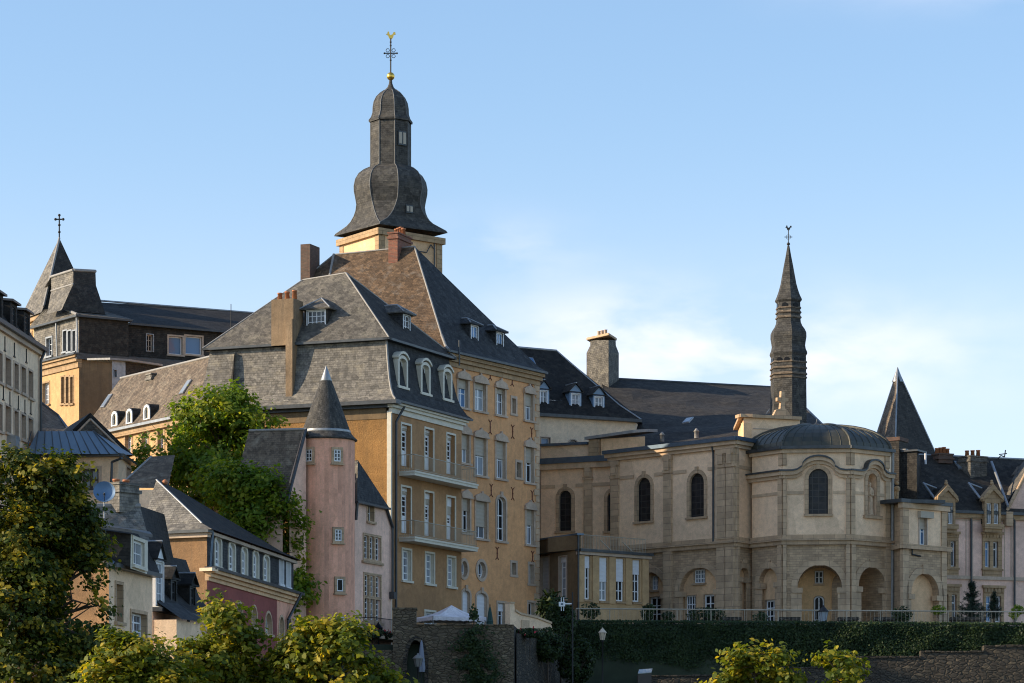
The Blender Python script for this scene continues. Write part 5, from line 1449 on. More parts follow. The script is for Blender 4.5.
# ================================================================== church with the rounded choir
def church():
    b = Bld('church', 'cream stone church with arcades, rounded choir under a ribbed dome and slender spirelet', 'church', (*W(735, 199), 10))
    N0 = Fac(W(541, 211.6), W(626, 208.7)); N1 = Fac(W(611.5, 207.2), W(735, 199)); N2 = Fac(W(735, 199), W(754, 201.0))
    A1, A2, A3 = Fac(W(752, 200.2), W(783, 197.6)), Fac(W(783, 197.6), W(850, 197.2)), Fac(W(850, 197.2), W(889, 199.6))
    A4 = Fac(W(889, 199.6), W(894, 207))
    zs = ZP(543, 199)          # string course between the storeys
    zt = ZP(438.5, 199)        # eaves of the nave
    zc = ZP(470.5, 197.4)      # choir cornice
    zg = 9.8
    up_holes = {}
    kw = dict(kind='arch', sm='stone_buff', sur=.26, so=.06, cols=1, rows=1, pane='glass_leaded', sashm='iron', fw=.04, reveal=.13, key=True, sill=.12, gb=.02)
    w0 = dict(kw)
    for f, q in ((N0, (559.5, 571.5, 490.5, 531)), (N0, (607.6, 618, 492, 531)), (N1, (637.6, 651, 477.6, 521.4)), (N1, (690, 704.4, 473.2, 517)), (A2, (808.6, 828, 469, 514))):
        win(b, f, *q, **kw)
    # leaded bars of the church windows come with their frames; walls of the upper storey
    W_ = b.mb('upper_wall', 'cream_plaster')
    for f, z1 in ((N0, ZP(461, 210)), (N1, zt), (N2, zt), (A2, ZP(449, 197.4)), (A1, ZP(449, 197.4))):
        wall(W_, f, 0, f.L, zs, z1)
    # niche with a statue on the right facet
    s0, s1, z0, z1 = A3.rect(867.4, 876.5, 473.5, 515)
    niche = ('arch', s0, s1, z0, z1, None, .5)
    wall(W_, A3, 0, A3.L, zs, ZP(449, 197.4), [niche]); wall(W_, A4, 0, A4.L, zg, ZP(449, 197.4), [])
    m = MB(); ring(m, A3, outline(*niche[:6]), grow(*niche[:6], .28, .05), -.02, .07); m.boxf(A3, s0-.4, s1+.4, z0-.25, z0-.04, -.05, .2)
    o = m.build('niche', 'stone_buff', b.root)
    g_ = MB(); g_.face(*[A3.pt(*p, -.5) for p in outline(*niche[:6])]); g_.build('niche_back', 'stone_buff', o)
    # lower storey: blind arcades and the open porch
    lower = b.mb('lower_wall', 'stone_courses')
    def arcade(f, q, deep=.36, back='cream_warm', parts=None, rise=None):
        s0, s1, z0, z1 = f.rect(*q); z0 = zg
        h = ('arch', s0, s1, z0, z1, rise, deep); f.lo.append(h)
        m = MB(); a, c = outline(*h[:6]), grow(*h[:6], .42, 0)
        ring(m, f, a, c, -.02, .07)
        cc = (s0+s1)/2; m.boxf(f, cc-.24, cc+.24, z1-.05, z1+.52, 0, .12)
        zi = z1-((s1-s0)/2 if rise is None else rise)
        for sx in (s0, s1): m.boxf(f, sx-.34, sx+.34, zi-.40, zi-.05, -.3, .14); m.boxf(f, sx-.28, sx+.28, zg, zi-.4, -.02, .045)
        m.build('arch', 'stone_pilaster', b.root)
        fb = f.off(-deep); fb.holes = []
        for k in (parts or []): win(b, fb, *k[0], **k[1])
        bk = MB(); wall(bk, fb, s0-.1, s1+.1, zg, z1+.1); bk.build('arch_infill', back, b.root)
    for f in (N0, N1, N2, A1, A2, A3): f.lo = []
    wn_ = dict(sm='stone_buff', sur=.05, cols=4, rows=3, fw=.07, mw=.06, pane='glass_dark', reveal=.12)
    dr_ = dict(sm='stone_buff', sur=.05, cols=2, rows=5, fw=.11, mw=.07, pane='glass_dark', reveal=.12, sill=0)
    arcade(N1, (632, 665, 572, 640), parts=[((651.5, 658, 576, 590), dict(wn_, cols=2)), ((650, 661, 597, 640), dr_)], rise=1.5)
    arcade(N1, (680, 718, 567.5, 640), parts=[((694, 705.4, 569.5, 583), wn_), ((686, 696, 595.5, 622), wn_), ((704, 714.6, 594.5, 640), dr_)], rise=1.5)
    arcade(N2, (739, 748.5, 567.5, 640))
    arcade(A1, (759.5, 778, 568, 640), parts=[((765.4, 776, 600, 640), dict(dr_, cols=3))])
    arcade(A2, (797.5, 842, 564.8, 640), deep=2.4, back='porch_plaster', parts=[((815, 823, 571, 583.5), dict(wn_, cols=2, rows=2, pane='glass_black')), ((814, 824, 596, 640), dict(dr_, kind='arch', rise=.25, pane='glass_black', fw=.08, mw=.05, rows=4))])
    arcade(A3, (858, 885, 567, 640), deep=2.4, back='porch_plaster')
    for f in (N0, N1, N2, A1, A2, A3): wall(lower, f, 0, f.L, zg, zs, f.lo)
    # porch side walls so the deep arches read as rooms
    # rubble bands over the arches
    # pilasters
    def pil(f, x0, x1, z0, z1, o=.16, cap=True):
        P = b.mb('pilaster', 'stone_pilaster', True); s0, s1 = f.hit(x0, 0)[0], f.hit(x1, 0)[0]; P.boxf(f, s0, s1, z0, z1, -.1, o)
        if cap: P.boxf(f, s0-.07, s1+.07, z1-1.25, z1-1.05, -.1, o+.06); P.boxf(f, s0-.05, s1+.05, z1-.35, z1-.02, -.1, o+.10); P.boxf(f, (s0+s1)/2-.22, (s0+s1)/2+.22, z1-1.05, z1-.35, 0, o+.12)
    for f, x0, x1, zz in ((N0, 584.5, 592.5, ZP(462, 210)), (N1, 611.8, 619.5, zt-.6), (N1, 664.8, 672.6, zt-.6), (N1, 718.2, 726.4, zt-.6), (N1, 727.2, 735, zt-.6)):
        pil(f, x0, x1, zs+.3, zz); pil(f, x0, x1, zg, zs-.25, .20, False)
    pil(N2, 735.3, 737.4, zs+.3, zt-.6, .14, False); pil(N2, 735.3, 737.5, zg, zs-.25, .2, False)
    for f, x0, x1 in ((A1, 779, 783), (A2, 783, 786.6), (A2, 846, 850), (A3, 850, 854), (A3, 884.6, 889)):
        pil(f, x0, x1, zs+.3, zc-.2, .13, False); pil(f, x0, x1, zg, zs-.25, .18, False); pil(f, x0, x1, zc+.35, ZP(450, 197.4), .07, False)
    # string course and eaves mouldings
    S_ = b.mb('string_course', 'stone_buff')
    for f in (N0, N1, N2, A1, A2, A3):
        S_.boxf(f, -.12, f.L+.14, zs-.25, zs+.02, -.1, .22); S_.boxf(f, -.2, f.L+.24, zs+.02, zs+.17, -.1, .36); S_.boxf(f, -.05, f.L+.08, zs+.17, zs+.42, -.1, .12)
    def strip(mb, f, z0, z1, o, hs=None):
        # a flat band that stops at the openings it meets
        cuts = sorted((h[1]-.32, h[2]+.32) for h in (hs or f.holes) if h[3] < z1 and h[4]+.35 > z0)
        a = 0
        for x, y in cuts+[(f.L, f.L)]:
            if x-a > .05: mb.boxf(f, max(0, a), min(f.L, x), z0, z1, -.05, o)
            a = y
    C_ = b.mb('cornice', 'stone_trim'); Z_ = b.mb('gutter', 'zinc_blue')
    for f in (N1, N2):
        C_.boxf(f, -.2, f.L+.2, zt-.62, zt-.40, -.1, .2); C_.boxf(f, -.35, f.L+.35, zt-.40, zt-.15, -.1, .36); Z_.boxf(f, -.45, f.L+.45, zt-.15, zt+.10, -.3, .52)
        strip(C_, f, zt-1.95, zt-1.72, .05)
    z0 = ZP(461, 210)
    CN = b.mb('cornice', 'stone_trim', True); CN.boxf(N0, 0, N0.L, z0-.5, z0-.1, -.1, .3); Z_.boxf(N0, 0, N0.L, z0-.1, z0+.3, -.3, .45); strip(CN, N0, z0-1.8, z0-1.55, .05)
    CA = b.mb('choir_cornice', 'stone_trim')
    # choir cornice that swings up over the middle of two facets
    def swung(f, arches):
        pts = [(-.25, 0)]
        for c, w, h in arches:
            pts += [(c-w*1.35, 0), (c-w*1.1, .06*h), (c-w*.85, .28*h)] + [(c-w*.85*math.cos(t), h*(.28+.72*math.sin(t))) for t in [math.pi*i/12 for i in range(1, 12)]] + [(c+w*.85, .28*h), (c+w*1.1, .06*h), (c+w*1.35, 0)]
        pts += [(f.L+.25, 0)]
        for (z0, z1, o, mb) in ((-.52, -.3, .16, CA), (-.3, -.05, .34, CA), (-.05, .06, .44, b.mb('cornice_lead', 'zinc_dark'))):
            for (x0, y0), (x1, y1) in zip(pts, pts[1:]):
                q = [f.pt(x0, zc+y0+z0, -.1), f.pt(x1, zc+y1+z0, -.1), f.pt(x1, zc+y1+z0, o), f.pt(x0, zc+y0+z0, o)]
                mb.box8(q+[p+Vector((0, 0, z1-z0)) for p in q])
    swung(A1, []); swung(A2, [(A2.hit(818.5, 0)[0], 1.28, .95)]); swung(A3, [(A3.hit(872, 0)[0], .95, .8)])
    for f in (A1, A2, A3): strip(b.mb('frieze', 'stone_trim', True), f, zc-1.55, zc-1.35, .045, [niche] if f is A3 else None)
    # moulded frieze gap is interrupted by the arched windows on the real wall; keep it between pilasters and window
    ze = ZP(449, 197.4)
    CE = b.mb('choir_eaves', 'stone_trim')
    C_ = CE
    C_.boxf(A1, -.1, A1.L+.1, ze-.25, ze, -.1, .18); C_.boxf(A2, -.1, A2.L+.1, ze-.25, ze, -.1, .18); C_.boxf(A3, -.1, A3.L+.1, ze-.25, ze, -.1, .18)
    for f in (A1, A2, A3): b.mb('dome_gutter', 'zinc_dark').boxf(f, -.25, f.L+.25, ze, ze+.2, -.2, .38)
    # ribbed dome following the facets
    poly = [A1.p0+Vector((-.3, .6)), A1.p1, A2.p1, A3.p1, W(887, 208), W(757, 208)]
    poly = offpoly(poly, .12)
    apx = P3(817, 426.5, 203)
    D = b.mb('dome', 'dome_copper'); R_ = b.mb('dome_ribs', 'dome_copper')
    nd = 9
    def dome_pt(q, t):
        # t 0 at the rim, 1 at the crown: flattened quarter-ellipse
        h = math.cos(t*math.pi/2); v = math.sin(t*math.pi/2)
        return Vector((apx.x+(q.x-apx.x)*h, apx.y+(q.y-apx.y)*h, ze+.16+(apx.z-ze-.16)*v))
    for i in range(6):
        p, q = poly[i], poly[(i+1) % 6]; p, q = Vector(p), Vector(q)
        n = max(3, int((q-p).length/.62))
        for k in range(n):
            a_, c_ = p.lerp(q, k/n), p.lerp(q, (k+1)/n)
            D.grid([[dome_pt(a_, t/nd), dome_pt(c_, t/nd)] for t in range(nd+1)])
            big = k == 0
            for t in range(nd-1 if not big else nd):
                R_.tube(dome_pt(a_, t/nd)+Vector((0, 0, .02)), dome_pt(a_, (t+1)/nd)+Vector((0, 0, .02)), .10 if big else .022, n=5)
    b.mb('dome_crown', 'zinc_dark').lathe((apx.x, apx.y), [(1.5, apx.z-.15), (1.35, apx.z+.03), (.25, apx.z+.12), (.05, apx.z+.3), (.04, apx.z+.5)], 16)
    # flat lead behind the parapet and the block behind the choir
    zq = ZP(418.5, 205.5)
    Hf = Fac(W(743.5, 205), W(800, 206.5)); Hl = Fac(W(738, 212), W(743.5, 205))
    wall(b.mb('choir_block', 'cream_plaster'), Hf, 0, Hf.L, zt-1, zq, []); wall(b.mb('choir_block', 'cream_warm'), Hl, 0, Hl.L, zt-1, zq, [])
    cp = b.mb('coping', 'stone_buff'); cp.boxf(Hf, -.35, Hf.L, zq, zq+.22, -.6, .3); cp.boxf(Hl, -.3, Hl.L+.3, zq+.002, zq+.222, -.6, .3)
    b.mb('choir_block_pilaster', 'cream_warm').boxf(Hf, -.05, .55, zt-.5, zq-.35, -.3, .12)
    b.mb('choir_block_pilaster', 'stone_grey_trim').boxf(Hf, .7, Hf.L, zq-.75, zq-.68, -.1, .03)
    x = Hf.hit(783, 0)[0]; fin = b.mb('stone_cross', 'stone_buff')
    fin.prism([Hf.pt(x+dx, zq+.2+dz, -.3) for dx, dz in ((-.75, 0), (.65, 0), (.35, .45), (.16, .55), (.14, 1.0), (.42, 1.05), (.42, 1.3), (.14, 1.32), (.12, 1.75), (-.12, 1.75), (-.14, 1.32), (-.42, 1.3), (-.42, 1.05), (-.14, 1.0), (-.2, .55), (-.5, .45))], Vector((*Hf.nrm, 0))*.3)
    # upper parapet tier over the recessed bay, with its sunlit end
    U = Fac(W(541, 212.8), W(592, 211.4)); U2 = Fac(W(592, 211.4), W(645, 209.5))
    wall(b.mb('upper_tier', 'cream_plaster'), U, 0, U.L, z0-.5, ZP(447, 213), []); wall(b.mb('upper_tier', 'cream_warm'), U2, .7, U2.L, z0-.5, ZP(440.5, 212), [])
    b.mb('upper_tier', 'stone_ochre').boxf(U2, -.15, .65, z0-.4, ZP(441, 212), -.4, .25)
    b.mb('tier_coping', 'zinc_blue').boxf(U, 0, U.L-.25, ZP(447, 213), ZP(444.6, 213), -.6, .3)
    b.mb('tier_coping', 'pale_lead').prism([U2.pt(-.4, ZP(441, 212), .4), U2.pt(U2.L*.82, ZP(436, 211.4), .4), U2.pt(U2.L*.98, ZP(433.5, 211), -.5), U2.pt(U2.L*.9, ZP(433, 213), -3), U2.pt(-.2, ZP(440, 214), -3)], (0, 0, .2))
    # nave roof
    r0, r1 = P3(600, 378, 233), P3(785, 389.5, 238); r1.z = r0.z-.1
    e0, e1 = Vector((*W(626, 209.5), zt-.6)), Vector((*W(742, 205.5), zt+.2))
    rf = b.mb('roof', 'slate_dark')
    rf.patch(e0, e1, r1, r0, amp=.12)
    e2 = P3(824, 426, 214)
    rf.patch(e1, e2, r1, r1, amp=.05); rf.face(e2, e2+Vector((1, 14, 0)), r1)
    rf.face(e0, r0, r0+Vector((-3, 14, -8)), e0+Vector((-3, 18, -8)))
    b.mb('ridge', 'zinc_dark').tube(r0, r1, .10); b.mb('ridge', 'zinc_dark').tube(r1, e2, .08)
    nr = (e1-e0).cross(r0-e0).normalized()
    def on_roof(px, py):
        dr = Vector(((px-512)/FPX, 1, (HZ-py)/FPX)); return dr*(e0.dot(nr)/dr.dot(nr))
    skylight(b, on_roof(688, 421), (e1-e0), (r0-e0)-(e1-e0).normalized()*(r0-e0).dot((e1-e0).normalized()), .55, 1.0, 'glass_pale')
    for x, y in ((662, 437.5), (696.5, 434)):
        m = b.mb('roof_vent', 'pale_lead', True); p = on_roof(x, y); m.lathe((p.x, p.y), [(.16, p.z-.3), (.16, p.z+.15), (.22, p.z+.18), (.05, p.z+.4)], 10)
    downpipe(b, [N1.pt(N1.hit(714.4, 0)[0], zt-.2, .3), N1.pt(N1.hit(714.4, 0)[0], zt-.8, .12), N1.pt(N1.hit(714.4, 0)[0], zs+.1, .12)], .07, 'zinc_dark')
    downpipe(b, [A4.pt(-.05, ze, .25), A4.pt(-.05, zg, .2)], .1, 'pale_lead')
    # flèche
    d = 214; sc = d/FPX; c = W(788.4, d)
    fl = b.mb('fleche', 'slate_cone')
    def oc(h, y): return (h*sc*1.13, ZP(y, d))
    rot = math.radians(-84)
    prof = [(17, 425), (16.9, 405), (16.6, 380), (16.4, 357), (17.6, 354.6), (17.4, 353), (16.2, 350), (15.6, 346.5), (16, 343), (16.8, 338), (16.7, 333.5), (15.2, 330), (12.9, 326.5), (11.6, 323), (11.3, 320), (11, 303), (12.6, 301), (12.4, 299.6), (10.8, 296), (8.9, 290), (7.4, 284), (5.9, 275), (4.4, 266), (2.6, 256), (1.0, 246)]
    fl.lathe(c, [oc(h, y) for h, y in prof], 6, rot, smooth=False)
    # louvred bands
    for y0, hw in ((363, 17.3), (369, 17.5), (375, 17.6), (378.5, 17.4), (308.5, 11.9), (313, 12.2), (318, 12.3)):
        b.mb('louvre', 'slate_tan', True).lathe(c, [oc(hw-1.2, y0-1.6), oc(hw, y0-.2), oc(hw, y0+.9), oc(hw-1.2, y0+1.4)], 6, rot, smooth=False)
    for k in range(6):
        a = rot+math.pi/3*(k+.5); n_ = Vector((math.cos(a), math.sin(a))); t_ = Vector((-n_.y, n_.x))
        for hw, y0, y1, w in ((16.5, 359, 362.6, .2), (11.1, 303.8, 307.6, .22)):
            rr = hw*sc*1.13*math.cos(math.pi/6)
            for s in ((-.27, .27) if hw > 12 else (0,)):
                p = Vector(c)+n_*(rr-.05)+t_*s; f_ = Fac(p-t_*w, p+t_*w)
                b.mb('belfry_opening', 'glass_black', True).prism([Vector((*(p+t_*x), z)) for x, z in outline('arch', -w, w, ZP(y1, d), ZP(y0, d), None, 6)], Vector((*n_, 0))*.09)
    b.mb('fleche_ball', 'iron').ball(Vector((c.x, c.y, ZP(244, d))), .12)
    ir = b.mb('fleche_cross', 'iron'); ir.tube(Vector((c.x, c.y, ZP(246, d))), Vector((c.x, c.y, ZP(229, d))), .03)
    ir.tube(Vector((c.x-.28, c.y, ZP(237, d))), Vector((c.x+.28, c.y, ZP(237, d))), .028)
    for t0 in range(8): ir.tube(Vector((c.x+.17*math.cos(t0*.785), c.y, ZP(237, d)+.17*math.sin(t0*.785))), Vector((c.x+.17*math.cos(t0*.785+.785), c.y, ZP(237, d)+.17*math.sin(t0*.785+.785))), .02, n=4)
    rooster(b, Vector((c.x, c.y, ZP(230.5, d))), .24, 'iron')
    b.done()
    # saint in the niche: a standing figure carved in stone
    cx = (s0, s1)
    q = A3.rect(867.4, 876.5, 473.5, 515)
    p = A3.pt((q[0]+q[1])/2, q[2], -.22)
    st = Bld('statue', 'small pale stone saint standing in the round-headed niche of the choir', 'statue', p)
    h = (q[3]-q[2])*.80
    prof = [(.30, 0), (.30, .03), (.24, .06), (.22, .2), (.20, .4), (.19, .55), (.22, .68), (.23, .76), (.17, .82), (.07, .845), (.065, .86), (.10, .89), (.115, .93), (.09, .975), (.02, 1.0)]
    m = st.mb('figure', 'stone_trim'); n = 20
    m.grid([[p+Vector((r*math.cos(t)*(1+.10*math.sin(5*t+z*9))*h/2.1, r*.8*math.sin(t)*h/2.1*(1+.08*math.sin(7*t)), z*h)) for t in [2*math.pi*k/n for k in range(n)]] for r, z in prof], closed=True, smooth=True)
    for sg in (-1, 1): m.path([p+Vector((sg*.20*h/2.1, -.02, .76*h)), p+Vector((sg*.24*h/2.1, -.1, .60*h)), p+Vector((sg*.04, -.22*h/2.1, .58*h+sg*.05))], .06)
    st.done()
church()

# ================================================================== flat-roofed wing right of the choir
O_F = Fac(W(902.5, 198), W(946, 200.8)); O_S = Fac(W(888.5, 200.6), W(902.5, 198))
def church_wing():
    b = Bld('church_wing', 'narrow flat-roofed stone wing with one shuttered window above a blind arch', 'building', (*O_F.p0, 10))
    zt = ZP(501, 198); zs = ZP(545.5, 198)
    win(b, O_F, 919.2, 926.6, 518, 545, cols=2, rows=2, sm='stone_grey_trim', sur=.1, pane='glass_blue', shut=.38, fw=.1, mw=.06)
    s0, s1, z0, z1 = O_F.rect(918.6, 929.6, 514, 518.2); b.mb('shutter_box', 'shutter_cream').boxf(O_F, s0-.1, s1+.1, z0, z1+.15, 0, .3)
    wall(b.mb('wall', 'cream_plaster'), O_F, 0, O_F.L, zs, zt)
    s0, s1, z0, z1 = O_F.rect(910.6, 938.4, 573.5, 640); h = ('arch', s0, s1, 9.8, z1, None, .5)
    wall(b.mb('lower_wall', 'stone_courses'), O_F, 0, O_F.L, 9.8, zs, [h])
    m = MB(); ring(m, O_F, outline(*h[:6]), grow(*h[:6], .48, 0), -.02, .07)
    c = (s0+s1)/2; m.boxf(O_F, c-.25, c+.25, z1-.05, z1+.58, 0, .12); zi = z1-(s1-s0)/2
    for x in (s0, s1): m.boxf(O_F, x-.3, x+.3, zi-.38, zi-.05, -.3, .14)
    m.build('arch', 'stone_pilaster', b.root)
    g = MB(); fb = O_F.off(-.5); wall(g, fb, s0-.1, s1+.1, 9.8, z1+.1, []); g.build('arch_infill', 'cream_warm', b.root)
    wall(b.mb('side_wall', 'stone_buff'), O_S, 0, O_S.L, 9.8, zt, [])
    bk = Fac(O_F.p1, O_F.p1+Vector((-.6, 9))); wall(b.mb('side_wall', 'stone_buff'), bk, 0, bk.L, 9.8, zt, [])
    b.mb('quoins', 'stone_pilaster', True).boxf(O_F, -.02, .55, 9.8, zt-.4, -.2, .07); b.mb('quoins', 'stone_pilaster', True).boxf(O_F, O_F.L-.5, O_F.L+.02, 9.8, zt-.4, -.2, .07)
    S_ = b.mb('string_course', 'stone_buff'); S_.boxf(O_F, -.25, O_F.L+.3, zs-.2, zs+.12, -.2, .3); S_.boxf(O_S, 0, O_S.L+.25, zs-.2, zs+.121, -.2, .28)
    C_ = b.mb('cornice', 'stone_trim'); C_.boxf(O_F, -.2, O_F.L+.2, zt-.45, zt-.1, -.2, .2)
    z = b.mb('roof', 'zinc_dark'); z.boxf(O_F, -.4, O_F.L+.4, zt-.1, zt+.14, -7, .28); z.boxf(O_S, .1, O_S.L, zt-.1, zt+.135, -3, .2)
    pass
    b.mb('rain_hopper', 'iron').path([O_F.pt(s0+.05, zs-.1, .1), O_F.pt(s0+.05, zs-.55, .1), O_F.pt(s0+.9, zs-.62, .1)], .05)
    b.done()
church_wing()

# ================================================================== house behind the church: dark mansard, blue dormers
def rear_house():
    f = Fac(W(536, 213.6), W(635.4, 217.2)); L = f.L; ze = ZP(415, 213.6)
    b = Bld('rear_house', 'cream house behind the church with black roof, blue dormers and broad slate chimney', 'house', (*f.p0, 10))
    win(b, f, 541, 550, 437.5, 449, cols=1, rows=1, sm='stone_grey_trim', sur=.06, pane='glass_blue', sill=0)
    win(b, f, 569, 577, 440, 449, kind='arch', rise=.2, cols=1, rows=1, sm='stone_grey_trim', sur=.08, pane='glass_dark', sill=0)
    wall(b.mb('wall', 'white_plaster'), f, 0, L, 10, ze)
    sd = Fac(f.p1, f.p1+Vector((1.2, 9))); wall(b.mb('side_wall', 'white_plaster'), sd, 0, sd.L, 10, ze, [])
    b.mb('gutter', 'zinc_dark').boxf(f, 0, L+.3, ze-.1, ze+.12, -.2, .45)
    A, B_ = f.pt(0, ze+.1, .4), f.pt(L+.25, ze+.1, .4)
    m0, m1 = f.pt(0, ze+1.2, -.5), f.pt(L-1.1, ze+1.2, -.5)
    r0, r1 = f.pt(0, ZP(344.5, 218), -4.4), f.pt(f.hit(581, 0)[0]+.3, ZP(353.2, 220.5), -4.4); r0.z = r1.z+.05
    rf = b.mb('roof', 'slate_black'); rf.patch(A, B_, m1, m0, amp=.02); rf.patch(m0, m1, r1, r0, amp=.06)
    rf.face(B_, sd.pt(sd.L, ze, 0), r1, m1)
    l = b.mb('flashing', 'lead'); l.tube(r0, r1, .09); l.path([B_, m1, r1], .06)
    for q in ((540.5, 547.2, 391, 408.5), (571.6, 579.4, 394, 411.4), (595, 602.6, 397, 414.6)):
        dormer(b, f.off(-.25), *q, back=2.2, rh=.62, roof='gable', cheek='slate_black', frontm='blue_paint', roofm='slate_dark', cols=2, rows=3, pane='glass_pale' if q[0] > 590 else 'glass_curtain', side=.16, over=.16, head=.18)
    p = f.pt(f.hit(547.5, 0)[0]+.2, ZP(364, 217.5), -3.15); skylight(b, p, (*f.d, 0), (r0-m0)-Vector((*f.d, 0))*(r0-m0).dot(Vector((*f.d, 0))), .75, 1.0, 'glass_blue')
    # slate-hung chimney with shoulders
    cf = Fac(W(588, 224.5), W(608.5, 221.8)); cr = Fac(W(608.5, 221.8), W(618.5, 224.6))
    def q4(y, gl=0, gr=0): 
        a, c, e = P3(588-gl, y, 233), P3(608.5, y, 230.5), P3(618.3+gr, y, 233.2); return [a, c, e, a+e-c]
    R = [q4(392, 1.5, .5), q4(353, 1.5, .5), q4(345.5, -2.2, -2.4), q4(340, -2.2, -2.6)]
    m = MB()
    for a_, c_ in zip(R, R[1:]):
        for i in range(4): m.face(a_[i], a_[(i+1) % 4], c_[(i+1) % 4], c_[i])
    m.face(*R[-1]); o = m.build('chimney', 'slate_grey', b.root)
    z1 = R[-1][0].z
    c = MB(); T = q4(340, 1.6, -1.5); 
    for t in T: t.z = z1
    c.prism(T, (0, 0, .18)); c.build('chimney_cap', 'stone_buff', o)
    for k in (.3, .5, .7):
        c = MB(); p = T[0].lerp(T[1], k).lerp(T[2], .25); c.lathe((p.x, p.y), [(.14, z1+.15), (.12, z1+.55), (.16, z1+.6), (.02, z1+.6)], 10); c.build('chimney_pot', 'stone_grey_trim', o)
    b.done()
rear_house()

